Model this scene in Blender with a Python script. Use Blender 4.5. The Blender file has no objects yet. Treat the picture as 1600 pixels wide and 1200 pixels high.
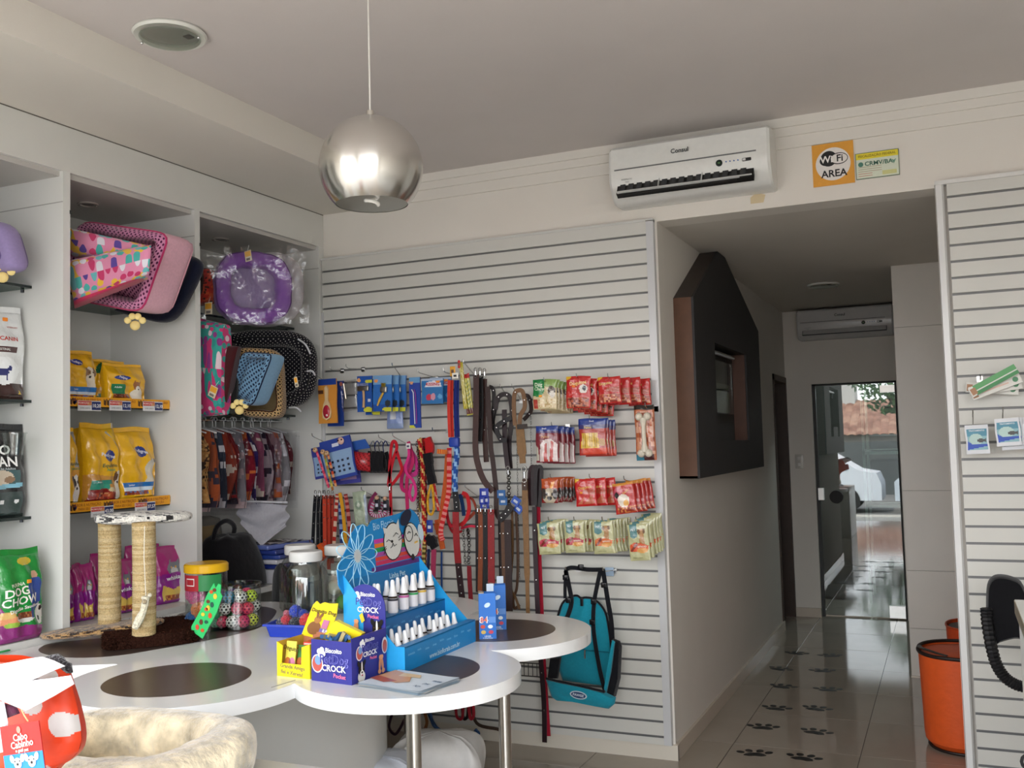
import bpy, bmesh, math, random
from mathutils import Vector, Matrix
from math import pi, sin, cos, radians as RAD
random.seed(7)
SC = bpy.context.scene
COL = SC.collection
# ------------------------------------------------------------------ camera
FPX = 1525.883
CAMZ = 1.524
def _camaxes(yaw, pitch, roll):
    y, p, r = RAD(yaw), RAD(pitch), RAD(roll)
    F = Vector((-sin(y)*cos(p), cos(y)*cos(p), sin(p)))
    R = Vector((cos(y), sin(y), 0)); U = R.cross(F)
    return F, cos(r)*R + sin(r)*U, -sin(r)*R + cos(r)*U
CF, CR, CU = _camaxes(23.93602571, 3.51859222, -1.54915855)
CAMP = Vector((0, 0, CAMZ))
cd = bpy.data.cameras.new('camera'); co = bpy.data.objects.new('camera', cd); COL.objects.link(co)
co.matrix_world = Matrix((( CR.x, CU.x, -CF.x, 0), (CR.y, CU.y, -CF.y, 0), (CR.z, CU.z, -CF.z, CAMZ), (0, 0, 0, 1)))
cd.sensor_width = 36; cd.lens = FPX/1600*36; cd.clip_start = .05; cd.clip_end = 200
SC.camera = co
def ray(px, py): return CF + CR*((px-800)/FPX) - CU*((py-600)/FPX)
def onY(px, py, Y):
    r = ray(px, py); return CAMP + r*(Y/r.y)
def onX(px, py, X):
    r = ray(px, py); return CAMP + r*(X/r.x)
def onZ(px, py, z):
    r = ray(px, py); return CAMP + r*((z-CAMZ)/r.z)
# ------------------------------------------------------------------ world, sun, daylight opening, exposure
W = bpy.data.worlds.new('sky'); SC.world = W; W.use_nodes = True
nt = W.node_tree; nt.nodes.clear()
wo = nt.nodes.new('ShaderNodeOutputWorld'); wb = nt.nodes.new('ShaderNodeBackground')
tc = nt.nodes.new('ShaderNodeTexCoord'); sp = nt.nodes.new('ShaderNodeSeparateXYZ'); cr = nt.nodes.new('ShaderNodeValToRGB')
ns = nt.nodes.new('ShaderNodeTexNoise'); mx = nt.nodes.new('ShaderNodeMixRGB')
nt.links.new(tc.outputs['Generated'], sp.inputs[0]); nt.links.new(sp.outputs['Z'], cr.inputs[0])
cr.color_ramp.elements[0].color = (.95, .97, 1, 1); cr.color_ramp.elements[1].color = (.55, .72, 1, 1)
nt.links.new(tc.outputs['Generated'], ns.inputs['Vector']); ns.inputs['Scale'].default_value = 3
nt.links.new(ns.outputs['Fac'], mx.inputs[0]); nt.links.new(cr.outputs[0], mx.inputs[1]); mx.inputs[2].default_value = (1, 1, 1, 1)
nt.links.new(mx.outputs[0], wb.inputs[0]); wb.inputs[1].default_value = 6.2
nt.links.new(wb.outputs[0], wo.inputs[0])
sd = bpy.data.lights.new('sun', 'SUN'); sd.energy = 9.0; sd.angle = RAD(1.5); sd.color = (1, .96, .88)
so = bpy.data.objects.new('sun', sd); COL.objects.link(so)
so.rotation_euler = Vector((.25, -.45, -.95)).to_track_quat('-Z', 'Y').to_euler()
pd = bpy.data.lights.new('daylight_opening', 'AREA'); pd.shape = 'RECTANGLE'; pd.size = 5.4; pd.size_y = 2.6
pd.cycles.is_portal = True
po = bpy.data.objects.new('daylight_opening', pd); COL.objects.link(po)
po.location = (-1.0, -.58, 1.36); po.rotation_euler = (RAD(90), 0, 0)
SC.view_settings.view_transform = 'Standard'; SC.view_settings.look = 'None'
SC.view_settings.gamma = 1; SC.view_settings.use_curve_mapping = False
SC.view_settings.exposure = 0.56
# ------------------------------------------------------------------ helpers
def lin(c):
    if isinstance(c, str):
        c = [int(c[i:i+2], 16)/255 for i in (0, 2, 4)]
    return tuple(v/12.92 if v <= .04045 else ((v+.055)/1.055)**2.4 for v in c)
_m = {}
def mat(name, rough=.5, metal=0., noise=0., nscale=40., bump=0., bscale=60., spec=.5, coat=0., alpha=1., trans=0., ior=1.45, sheen=0., emit=0., emc=(1, 1, 1), aniso=0.):
    """procedural material that takes its base colour from the mesh's own colour attribute, mottled by noise"""
    if name in _m: return _m[name]
    m = bpy.data.materials.new(name); m.use_nodes = True; _m[name] = m
    nt = m.node_tree; b = nt.nodes['Principled BSDF']
    at = nt.nodes.new('ShaderNodeAttribute'); at.attribute_name = 'Col'
    tc = nt.nodes.new('ShaderNodeTexCoord')
    out = at.outputs['Color']
    n = nt.nodes.new('ShaderNodeTexNoise'); n.inputs['Scale'].default_value = nscale; n.inputs['Detail'].default_value = 3
    nt.links.new(tc.outputs['Object'], n.inputs['Vector'])
    hs = nt.nodes.new('ShaderNodeHueSaturation')
    mr = nt.nodes.new('ShaderNodeMapRange'); mr.inputs[1].default_value = .3; mr.inputs[2].default_value = .7
    mr.inputs[3].default_value = 1-noise; mr.inputs[4].default_value = 1+noise
    nt.links.new(n.outputs['Fac'], mr.inputs[0]); nt.links.new(mr.outputs[0], hs.inputs['Value']); nt.links.new(out, hs.inputs['Color'])
    nt.links.new(hs.outputs[0], b.inputs['Base Color'])
    b.inputs['Roughness'].default_value = rough; b.inputs['Metallic'].default_value = metal
    b.inputs['Specular IOR Level'].default_value = spec; b.inputs['Coat Weight'].default_value = coat
    b.inputs['Alpha'].default_value = alpha; b.inputs['Transmission Weight'].default_value = trans; b.inputs['IOR'].default_value = ior
    b.inputs['Sheen Weight'].default_value = sheen; b.inputs['Anisotropic'].default_value = aniso
    if emit: b.inputs['Emission Strength'].default_value = emit; b.inputs['Emission Color'].default_value = (*emc, 1)
    if bump:
        n2 = nt.nodes.new('ShaderNodeTexNoise'); n2.inputs['Scale'].default_value = bscale; n2.inputs['Detail'].default_value = 4
        nt.links.new(tc.outputs['Object'], n2.inputs['Vector'])
        bp = nt.nodes.new('ShaderNodeBump'); bp.inputs['Strength'].default_value = bump; bp.inputs['Distance'].default_value = .01
        nt.links.new(n2.outputs['Fac'], bp.inputs['Height']); nt.links.new(bp.outputs[0], b.inputs['Normal'])
    return m
PLASTER = mat('painted_plaster', .85, noise=.015, nscale=3, bump=.05, bscale=150, spec=.2)
MELAMINE = mat('white_melamine', .35, noise=.01, nscale=8, spec=.4)
SATIN = mat('satin_lacquer', .22, noise=.01, nscale=6, spec=.5)
GLOSS = mat('gloss_plastic', .2, noise=.02, spec=.5)
MATTE = mat('matte_plastic', .55, noise=.04)
CARD = mat('printed_card', .4, noise=.02, nscale=90)
FILM = mat('crinkled_film', .22, noise=.03, bump=.55, bscale=32, spec=.7, coat=.3)
CLOTH = mat('woven_cloth', .9, noise=.07, nscale=220, bump=.25, bscale=260, spec=.15, sheen=.2)
PUFF = mat('padded_cloth', .85, noise=.05, nscale=90, bump=.4, bscale=22, spec=.15, sheen=.2)
FUR = mat('plush_fur', .95, noise=.28, nscale=130, bump=.9, bscale=170, spec=.1, sheen=.5)
LEATHER = mat('leather', .45, noise=.12, nscale=60, bump=.15, bscale=200)
METAL = mat('brushed_steel', .28, metal=1, noise=.04, nscale=30)
CHROME = mat('chrome', .12, metal=1)
ROPE = mat('sisal_rope', .95, noise=.14, nscale=160, bump=.8, bscale=200, spec=.1)
WOOD = mat('wood_veneer', .5, noise=.12, nscale=14)
DARKINSET = mat('dark_laminate', .3, noise=.08, nscale=50, spec=.4)
def clearmat(name, tint, a=.18, rough=.05, bump=0., bscale=20.):
    if name in _m: return _m[name]
    m = bpy.data.materials.new(name); m.use_nodes = True; _m[name] = m
    nt = m.node_tree; nt.nodes.clear(); o = nt.nodes.new('ShaderNodeOutputMaterial')
    t = nt.nodes.new('ShaderNodeBsdfTransparent'); t.inputs[0].default_value = (*tint, 1)
    g = nt.nodes.new('ShaderNodeBsdfGlossy'); g.inputs['Roughness'].default_value = rough
    f = nt.nodes.new('ShaderNodeLayerWeight'); f.inputs[0].default_value = .22
    ad = nt.nodes.new('ShaderNodeMath'); ad.operation = 'ADD'; ad.inputs[1].default_value = a; ad.use_clamp = True
    mi = nt.nodes.new('ShaderNodeMixShader')
    n2 = nt.nodes.new('ShaderNodeTexNoise'); n2.inputs['Scale'].default_value = bscale
    tc = nt.nodes.new('ShaderNodeTexCoord'); nt.links.new(tc.outputs['Object'], n2.inputs['Vector'])
    bp = nt.nodes.new('ShaderNodeBump'); bp.inputs['Strength'].default_value = bump; bp.inputs['Distance'].default_value = .02
    nt.links.new(n2.outputs['Fac'], bp.inputs['Height']); nt.links.new(bp.outputs[0], g.inputs['Normal'])
    ml = nt.nodes.new('ShaderNodeMath'); ml.operation = 'POWER'; ml.inputs[1].default_value = 2.2; nt.links.new(f.outputs['Facing'], ml.inputs[0]); m3 = nt.nodes.new('ShaderNodeMath'); m3.operation = 'MULTIPLY'; m3.inputs[1].default_value = .55; nt.links.new(ml.outputs[0], m3.inputs[0]); nt.links.new(m3.outputs[0], ad.inputs[0]); nt.links.new(ad.outputs[0], mi.inputs[0])
    nt.links.new(t.outputs[0], mi.inputs[1]); nt.links.new(g.outputs[0], mi.inputs[2]); nt.links.new(mi.outputs[0], o.inputs[0])
    return m
GLASS = clearmat('clear_glass', (.93, .97, .95), .04, .02)
JAR = clearmat('jar_glass', (.93, .95, .94), .07, .06)
WRAP = clearmat('clear_film', (.95, .95, .96), .07, .16, .8, 14)

def frame(o=(0, 0, 0), x=(1, 0, 0), y=(0, 1, 0), z=(0, 0, 1)):
    x, y, z = Vector(x), Vector(y), Vector(z)
    return Matrix(((x.x, y.x, z.x, o[0]), (x.y, y.y, z.y, o[1]), (x.z, y.z, z.z, o[2]), (0, 0, 0, 1)))
def TR(x, y, z): return Matrix.Translation((x, y, z))
def RZ(a): return Matrix.Rotation(RAD(a), 4, 'Z')
def RX(a): return Matrix.Rotation(RAD(a), 4, 'X')
def RY(a): return Matrix.Rotation(RAD(a), 4, 'Y')
_txt = {}
def textgeo(s, bold=False):
    k = (s, bold)
    if k not in _txt:
        cu = bpy.data.curves.new('t', 'FONT'); cu.body = s; cu.size = 1; cu.align_x = 'CENTER'; cu.align_y = 'CENTER'; cu.resolution_u = 2
        if bold: cu.offset = .022
        ob = bpy.data.objects.new('t', cu); COL.objects.link(ob)
        dg = bpy.context.evaluated_depsgraph_get(); me = bpy.data.meshes.new_from_object(ob.evaluated_get(dg))
        _txt[k] = ([(v.co.x, v.co.y) for v in me.vertices], [tuple(p.vertices) for p in me.polygons])
        bpy.data.objects.remove(ob); bpy.data.curves.remove(cu); bpy.data.meshes.remove(me)
    return _txt[k]
class MB:
    def __init__(s, M=None): s.v = []; s.f = []; s.c = []; s.M = M or Matrix.Identity(4)
    def add(s, vs, fs, col):
        n = len(s.v); s.v += [s.M @ Vector(v) for v in vs]
        for i, f in enumerate(fs):
            s.f.append(tuple(k+n for k in f)); s.c.append(col[i] if isinstance(col, list) else col)
        return s
    def box(s, a, b, col, M=None, bev=0.):
        x0, y0, z0 = a; x1, y1, z1 = b
        if bev:
            return s.rbox(a, b, col, bev, M)
        vs = [(x0, y0, z0), (x1, y0, z0), (x1, y1, z0), (x0, y1, z0), (x0, y0, z1), (x1, y0, z1), (x1, y1, z1), (x0, y1, z1)]
        if M: vs = [M @ Vector(v) for v in vs]
        return s.add(vs, [(3, 2, 1, 0), (4, 5, 6, 7), (0, 1, 5, 4), (1, 2, 6, 5), (2, 3, 7, 6), (3, 0, 4, 7)], col)
    def rbox(s, a, b, col, r, M=None, n=3):
        bm = bmesh.new(); bmesh.ops.create_cube(bm, size=1)
        c = [(a[i]+b[i])/2 for i in range(3)]; d = [abs(b[i]-a[i]) for i in range(3)]
        for v in bm.verts: v.co = Vector([c[i]+v.co[i]*d[i] for i in range(3)])
        bmesh.ops.bevel(bm, geom=list(bm.edges), offset=min(r, min(d)*.49), segments=n, affect='EDGES', profile=.5)
        bm.verts.index_update()
        vs = [v.co.copy() for v in bm.verts]; fs = [tuple(v.index for v in f.verts) for f in bm.faces]; bm.free()
        if M: vs = [M @ v for v in vs]
        return s.add(vs, fs, col)
    def grid(s, fn, nu, nv, col, cu=False, cv=False):
        """fn(u,v)->xyz ; col colour or fn(u,v)->colour at the face centre ; cu/cv closed"""
        NU = nu if cu else nu+1; NV = nv if cv else nv+1
        vs = [fn(i/nu, j/nv) for j in range(NV) for i in range(NU)]
        fs = []; cs = []
        for j in range(nv):
            for i in range(nu):
                i2 = (i+1) % NU; j2 = (j+1) % NV
                fs.append((j*NU+i, j*NU+i2, j2*NU+i2, j2*NU+i))
                cs.append(col((i+.5)/nu, (j+.5)/nv) if callable(col) else col)
        return s.add(vs, fs, cs)
    def lathe(s, prof, col, n=24, c=(0, 0, 0), M=None):
        """prof [(r,z)...]; col colour or list per segment"""
        vs = []; fs = []; cs = []
        for r, z in prof:
            for k in range(n):
                a = 2*pi*k/n; p = Vector((c[0]+r*cos(a), c[1]+r*sin(a), c[2]+z)); vs.append(M @ p if M else p)
        for j in range(len(prof)-1):
            for k in range(n):
                k2 = (k+1) % n; fs.append((j*n+k, j*n+k2, (j+1)*n+k2, (j+1)*n+k)); cs.append(col[j] if isinstance(col, list) else col)
        return s.add(vs, fs, cs)
    def tube(s, pts, r, col, n=8, cap=True, closed=False):
        """col colour or fn(i,k)"""
        pts = [Vector(p) for p in pts]; m = len(pts)
        rr = r if isinstance(r, (list, tuple)) else [r]*m
        vs = []; up = None
        for i, p in enumerate(pts):
            if closed: t = pts[(i+1) % m]-pts[i-1]
            else: t = pts[min(i+1, m-1)]-pts[max(i-1, 0)]
            t = t.normalized() if t.length > 1e-9 else Vector((0, 0, 1))
            if up is None:
                up = Vector((0, 0, 1)) if abs(t.z) < .9 else Vector((1, 0, 0))
            a = (up - t*up.dot(t))
            if a.length < 1e-6: a = t.orthogonal()
            a.normalize(); up = a; b = t.cross(a)
            for k in range(n): vs.append(p + (a*cos(2*pi*k/n)+b*sin(2*pi*k/n))*rr[i])
        fs = []; cs = []
        for i in range(m if closed else m-1):
            i2 = (i+1) % m
            for k in range(n):
                k2 = (k+1) % n; fs.append((i*n+k, i*n+k2, i2*n+k2, i2*n+k)); cs.append(col(i, k) if callable(col) else col)
        if cap and not closed:
            c0 = col(0, 0) if callable(col) else col
            fs.append(tuple(range(n))[::-1]); cs.append(c0); fs.append(tuple((m-1)*n+k for k in range(n))); cs.append(c0)
        return s.add(vs, fs, cs)
    def sphere(s, c, r, col, n=14, m=8, sc=(1, 1, 1), M=None):
        def fn(u, v):
            a = 2*pi*u; b = pi*(v-.5); p = Vector((c[0]+r*sc[0]*cos(b)*cos(a), c[1]+r*sc[1]*cos(b)*sin(a), c[2]+r*sc[2]*sin(b)))
            return M @ p if M else p
        return s.grid(fn, n, m, col, cu=True)
    def prism(s, poly, z0, z1, col, M=None, side=None):
        n = len(poly); vs = [Vector((x, y, z0)) for x, y in poly]+[Vector((x, y, z1)) for x, y in poly]
        if M: vs = [M @ v for v in vs]
        fs = [tuple(range(n))[::-1], tuple(range(n, 2*n))]+[(i, (i+1) % n, n+(i+1) % n, n+i) for i in range(n)]
        return s.add(vs, fs, [col, col]+[side or col]*n)
    def ribbon(s, pts, w, th, col, nrm=(0, -1, 0), ucol=None):
        pts = [Vector(p) for p in pts]; m = len(pts); N0 = Vector(nrm).normalized()
        ww = w if isinstance(w, (list, tuple)) else [w]*m; vs = []
        for i, p in enumerate(pts):
            t = (pts[min(i+1, m-1)]-pts[max(i-1, 0)]); t = t.normalized() if t.length > 1e-9 else Vector((0, 0, -1))
            a = t.cross(N0)
            if a.length < .2: a = Vector((1, 0, 0))
            a.normalize(); b = a.cross(t).normalized()
            for q, z in ((-1, -1), (1, -1), (1, 1), (-1, 1)): vs.append(p+a*q*ww[i]/2+b*z*th/2)
        fs = []; cs = []
        for i in range(m-1):
            for k in range(4):
                k2 = (k+1) % 4; fs.append((i*4+k, i*4+k2, i*4+4+k2, i*4+4+k)); cs.append(ucol(i) if ucol else col)
        fs += [(3, 2, 1, 0), tuple(4*(m-1)+k for k in range(4))]; cs += [col, col]
        return s.add(vs, fs, cs)
    def text(s, t, fn, size, col, at=(0, 0), bold=True, rot=0., sx=1.):
        """fn maps 2-D (x,y) to 3-D"""
        V, F = textgeo(t, bold); ca, sa = cos(RAD(rot)), sin(RAD(rot))
        vs = [fn(at[0]+(x*sx*ca-y*sa)*size, at[1]+(x*sx*sa+y*ca)*size) for x, y in V]
        return s.add(vs, F, col)
    def build(s, name, m, parent=None, smooth=35, org=None):
        vs = s.v
        if org is None:
            xs = [v.x for v in vs]; ys = [v.y for v in vs]; zs = [v.z for v in vs]
            org = Vector(((min(xs)+max(xs))/2, (min(ys)+max(ys))/2, min(zs)))
        org = Vector(org)
        me = bpy.data.meshes.new(name); me.from_pydata([v-org for v in vs], [], s.f)
        at = me.color_attributes.new('Col', 'FLOAT_COLOR', 'CORNER')
        buf = []; cache = {}
        for p, c in zip(me.polygons, s.c):
            l = cache.get(c)
            if l is None: l = (*lin(c), 1.); cache[c] = l
            buf += l*p.loop_total
        at.data.foreach_set('color', buf)
        me.materials.append(m)
        bm = bmesh.new(); bm.from_mesh(me); bmesh.ops.recalc_face_normals(bm, faces=bm.faces); bm.to_mesh(me); bm.free()
        if smooth:
            me.polygons.foreach_set('use_smooth', [True]*len(me.polygons)); me.set_sharp_from_angle(angle=RAD(smooth))
        o = bpy.data.objects.new(name, me); COL.objects.link(o)
        if parent:
            o.parent = parent; o.location = org-wloc(parent)
        else: o.location = org
        return o
def wloc(o):
    l = Vector(o.location)
    while o.parent: o = o.parent; l += o.location
    return l
def tag(o, label, cat, group=None, kind=None):
    o['label'] = label; o['category'] = cat
    if group: o['group'] = group
    if kind: o['kind'] = kind
    return o
def thing(name, label, cat, loc, group=None):
    o = bpy.data.objects.new(name, None); COL.objects.link(o); o.location = loc; o.empty_display_size = .05
    return tag(o, label, cat, group)
def struct(name, mb, m):
    o = mb.build(name, m); o['kind'] = 'structure'; return o
def dup(root, loc, label=None, rz=0.):
    r = root.copy(); COL.objects.link(r); r.location = loc
    if rz: r.rotation_euler = (0, 0, RAD(rz))
    if label: r['label'] = label
    for ch in list(root.children):
        c = ch.copy(); COL.objects.link(c); c.parent = r
        for g in ch.children:
            d = g.copy(); COL.objects.link(d); d.parent = c
    return r
def smoothpts(P, k=6, closed=False):
    """catmull-rom through points"""
    P = [Vector(p) for p in P]; n = len(P); out = []
    for i in range(n if closed else n-1):
        g = (lambda j: P[j % n]) if closed else (lambda j: P[max(0, min(n-1, j))])
        a, b, c, d = g(i-1), g(i), g(i+1), g(i+2)
        for q in range(k):
            t = q/k; out.append(.5*((2*b)+(c-a)*t+(2*a-5*b+4*c-d)*t*t+(3*b-a-3*c+d)*t**3))
    if not closed: out.append(P[-1])
    return out
WHT = 'e6e4de'; WALL = 'e2ddd4'
# ================================================================== SETTING
Y0, YB, XL, XR, ZC, ZH = -.6, 4.65, -3.78, 2.0, 3.01, 2.60
def fl():
    mb = MB()
    # polished porcelain tiles, each a slightly proud slab with a grout gap
    mb.box((XL-.2, Y0-.3, -.06), (XR+.2, 9.6, -.004), '6f665c')
    tx, ty, x0, y0 = .60, .60, -.455, 5.59
    i0, i1, j0, j1 = -7, 5, -11, 7
    for i in range(i0, i1):
        for j in range(j0, j1):
            a = x0+i*tx; b = y0+j*ty
            c = random.choice(['a69b8d', 'a89d90', 'a4998b'])
            mb.box((a+.002, b+.002, -.004), (a+tx-.002, b+ty-.002, 0), c)
    return mb
struct('floor', fl(), mat('polished_porcelain', .07, noise=.04, nscale=5, spec=.55))
mb = MB()
mb.box((XL-.2, YB, ZH), (XR+.2, YB+.15, ZC+.2), WALL)               # header over the hall
mb.box((XL-.2, YB, 0), (-1.26, YB+.12, ZH), WALL)
mb.box((0.0, YB, 0), (XR+.2, YB+.12, ZH), WALL)
struct('wall_back', mb, PLASTER)
mb = MB(); mb.box((XL-.15, Y0, 0), (XL, YB, ZC), WALL); struct('wall_left', mb, PLASTER)
mb = MB(); mb.box((XR, Y0, 0), (XR+.15, YB, ZC), WALL); struct('wall_right', mb, PLASTER)
mb = MB(); mb.box((XL-.2, Y0-.15, 2.68), (XR+.2, Y0, ZC+.2), WALL); mb.box((1.7, Y0-.15, 0), (XR+.2, Y0, 2.68), WALL)
struct('wall_front', mb, PLASTER)
mb = MB(); mb.box((XL-.2, Y0-.15, ZC), (XR+.2, YB+.15, ZC+.1), 'd6cfcb'); struct('ceiling', mb, PLASTER)
mb = MB(); mb.box((XL-.1, Y0, 2.871), (-2.67, YB, ZC), 'e2ddd3'); struct('trim_1', mb, PLASTER)    # lowered soffit over the shelves
mb = MB()                                                              # stepped plaster moulding on the back wall
for z0, z1, d in ((2.966, 3.01, .03), (2.925, 2.966, .02), (2.868, 2.925, .010)):
    mb.box((-2.67, YB-d, z0), (XR, YB, z1), WALL)
struct('trim_2', mb, PLASTER)
# hall
mb = MB(); mb.box((-1.40, YB+.12, 0), (-1.26, 8.0, ZH+.001), WALL); mb.box((-1.40, 8.0, 2.02), (-1.26, 8.75, ZH), WALL)
struct('wall_hall_left', mb, PLASTER)
mb = MB(); mb.box((-1.40, YB+.15, ZH), (.8, 9.0, ZH+.1), 'd2ccc2'); struct('ceiling_hall', mb, PLASTER)
mb = MB()
mb.box((-1.26, 8.65, 0), (-1.045, 8.8, ZH), WALL); mb.box((-1.045, 8.65, 1.965), (-.37, 8.8, ZH), WALL); mb.box((-.37, 8.65, 0), (-.2, 8.8, ZH), WALL)
struct('wall_hall_back', mb, PLASTER)
mb = MB(); mb.box((.45, YB+.12, 0), (.6, 6.69, ZH), WALL); struct('wall_hall_right', mb, PLASTER)
mb = MB()                                                              # tiled return wall that narrows the hall
mb.box((-.28, 6.70, 0), (.6, 8.65, ZH), '8d877e')
for z0, z1 in ((.0, .30), (.303, .66), (.663, 1.16), (1.163, 2.2), (2.203, ZH)):
    mb.box((-.282, 6.69, z0), (.6, 6.71, z1), 'd6d1c8')
struct('wall_hall_return', mb, mat('satin_tile', .3, noise=.02, nscale=4))
mb = MB(); mb.prism([(-1.262, YB-.0), (-1.245, YB-.012), (-1.245, 8.0), (-1.262, 8.0)], 0, .075, 'cfc4b4'); struct('baseboard_hall', mb, SATIN)
mb = MB(); mb.box((-3.2, YB-.018, 0), (-1.245, YB, .072), 'd9d2c4'); struct('baseboard_back', mb, SATIN)
mb = MB(); mb.box((0, YB-.018, 0), (XR, YB, .06), 'd9d2c4'); struct('baseboard_right', mb, SATIN)
mb = MB(); mb.box((-1.262, 8.63, 0), (-1.045, 8.65, .075), 'cfc4b4'); struct('baseboard_hall_back', mb, SATIN)
mb = MB(); mb.box((-.284, 6.672, 0), (.45, 6.69, .01), 'cfc4b4'); struct('baseboard_return', mb, SATIN)
# dark doorway on the left of the hall
mb = MB(); mb.box((-2.6, 7.6, 0), (-2.5, 9.2, ZH), '4a4540'); mb.box((-2.5, 7.5, 0), (-1.40, 7.6, ZH), '4a4540'); mb.box((-2.5, 9.1, 0), (-1.40, 9.2, ZH), '4a4540')
mb.box((-2.6, 7.5, 2.3), (-1.4, 9.2, 2.4), '4a4540'); struct('wall_side_room', mb, PLASTER)
mb = MB()
mb.box((-1.41, 7.97, 0), (-1.25, 8.01, 2.03), '3a2a20'); mb.box((-1.41, 8.60, 0), (-1.25, 8.64, 2.03), '3a2a20'); mb.box((-1.41, 7.97, 1.98), (-1.25, 8.64, 2.03), '5a4636')
d1 = struct('door_1', mb, WOOD)
mb = MB(); mb.box((-1.38, 8.01, .01), (-1.345, 8.60, 1.975), '241a15'); mb.build('door_leaf', WOOD, d1)
# room behind the glass door
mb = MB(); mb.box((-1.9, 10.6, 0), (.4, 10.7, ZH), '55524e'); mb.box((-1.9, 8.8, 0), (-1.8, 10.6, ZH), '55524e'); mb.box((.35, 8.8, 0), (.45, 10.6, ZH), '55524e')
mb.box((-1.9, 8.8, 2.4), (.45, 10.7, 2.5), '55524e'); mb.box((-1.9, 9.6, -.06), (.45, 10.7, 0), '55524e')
struct('wall_rear_room', mb, PLASTER)
# ---- glass door
M_DG = bpy.data.materials.new('door_glass'); M_DG.use_nodes = True
_n = M_DG.node_tree; _n.nodes.clear(); _o = _n.nodes.new('ShaderNodeOutputMaterial'); _t = _n.nodes.new('ShaderNodeBsdfTransparent'); _t.inputs[0].default_value = (.55, .62, .62, 1)
_g = _n.nodes.new('ShaderNodeBsdfGlossy'); _g.inputs['Roughness'].default_value = .01; _x = _n.nodes.new('ShaderNodeMixShader'); _x.inputs[0].default_value = .14
_n.links.new(_t.outputs[0], _x.inputs[1]); _n.links.new(_g.outputs[0], _x.inputs[2]); _n.links.new(_x.outputs[0], _o.inputs[0])
mb = MB(); mb.box((-1.045, 8.69, 0), (-1.02, 8.74, 1.965), '3b3d3c'); mb.box((-.385, 8.69, 0), (-.37, 8.74, 1.965), '3b3d3c'); mb.box((-1.045, 8.69, 1.95), (-.37, 8.74, 1.965), '3b3d3c')
d2 = struct('door_2', mb, MATTE)
mb = MB(); mb.box((-1.018, 8.70, .012), (-.387, 8.71, 1.948), 'dddddd'); mb.build('glass_pane', M_DG, d2)
mb = MB(); mb.box((-.50, 8.68, 1.87), (-.387, 8.72, 1.93), 'c9cac8'); mb.build('patch_hinge', METAL, d2)
mb = MB(); mb.box((-.51, 8.68, .012), (-.387, 8.72, .11), 'c9cac8'); mb.build('patch_hinge', METAL, d2)
mb = MB(); mb.box((-1.03, 8.665, .98), (-.985, 8.72, 1.08), 'c9cac8'); mb.build('lock', METAL, d2)
mb = MB(); mb.lathe([(0, 0), (.055, 0), (.055, .04), (0, .04)], '101010', 20, M=TR(-.885, 8.70, 1.005) @ RX(90)); mb.build('door_knob', MATTE, d2)
# ---- storefront: outside
mb = MB(); mb.box((-25, -40, -.5), (25, Y0-2.2, -.35), '6c6965'); struct('ground_street', mb, mat('asphalt', .9, noise=.15, nscale=6))
mb = MB(); mb.box((-25, Y0-2.2, -.5), (25, Y0-.3, -.03), 'a59e92'); struct('ground_pavement', mb, mat('concrete_paving', .8, noise=.06, nscale=12))
# ================================================================== SLAT PANELS
PITCH = .0713
def slat_panel(name, label, x0, x1, ztop, zbot, g0):
    t = thing(name, label, 'slatwall', (x0, YB, zbot))
    mb = MB(); mb.box((x0+.02, YB-.012, zbot), (x1, YB-.002, ztop), '8f8f8c'); mb.build('backing_board', MELAMINE, t)
    mb = MB(); z = ztop; g = g0
    while g > zbot+.02:
        mb.box((x0+.02, YB-.030, g+.0055), (x1, YB-.011, z), 'd0cfc8'); z = g-.0055; g -= PITCH
    mb.box((x0+.02, YB-.030, zbot), (x1, YB-.011, z), 'd0cfc8'); mb.build('slat_board', MELAMINE, t)
    mb = MB(); g = g0
    while g > zbot+.02:                                               # aluminium profile in every groove
        mb.box((x0+.02, YB-.029, g-.0058), (x1, YB-.027, g-.0030), '77787a'); mb.box((x0+.02, YB-.019, g-.0056), (x1, YB-.012, g+.0056), '7b7b7a'); g -= PITCH
    mb.build('groove_insert', mat('dull_aluminium', .5, metal=.3), t)
    return t
sl = slat_panel('slatwall_panel', 'wide white slatwall panel left of the hall, hung with pet goods', -3.24, -1.30, 2.602, .072, 2.5338)
mb = MB(); mb.box((-1.307, YB-.034, .072), (-1.270, YB-.001, 2.604), 'c9cacb'); mb.build('edge_strip', SATIN, sl)
mb = MB(); mb.box((-3.24, YB-.034, 2.600), (-1.27, YB-.001, 2.612), 'cfcfcb'); mb.build('top_strip', SATIN, sl)
mb = MB(); mb.box((-3.226, YB-.034, .072), (-3.212, YB-.012, 2.3), 'b9babb'); mb.build('side_strip', SATIN, sl)
sr = slat_panel('slatwall_panel', 'white slatwall panel at the right, with a fan of green boxes on it', .028, XR-.01, 2.612, .06, 2.547)
mb = MB(); mb.prism([(.001, YB-.002), (.004, YB-.036), (.028, YB-.040), (.036, YB-.030), (.036, YB-.002)], .0, 2.615, 'dcdcda'); mb.build('edge_strip', SATIN, sr)
mb = MB(); mb.box((0, YB-.04, 2.604), (XR, YB-.001, 2.622), 'dddcd8'); mb.build('top_strip', SATIN, sr)
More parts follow.
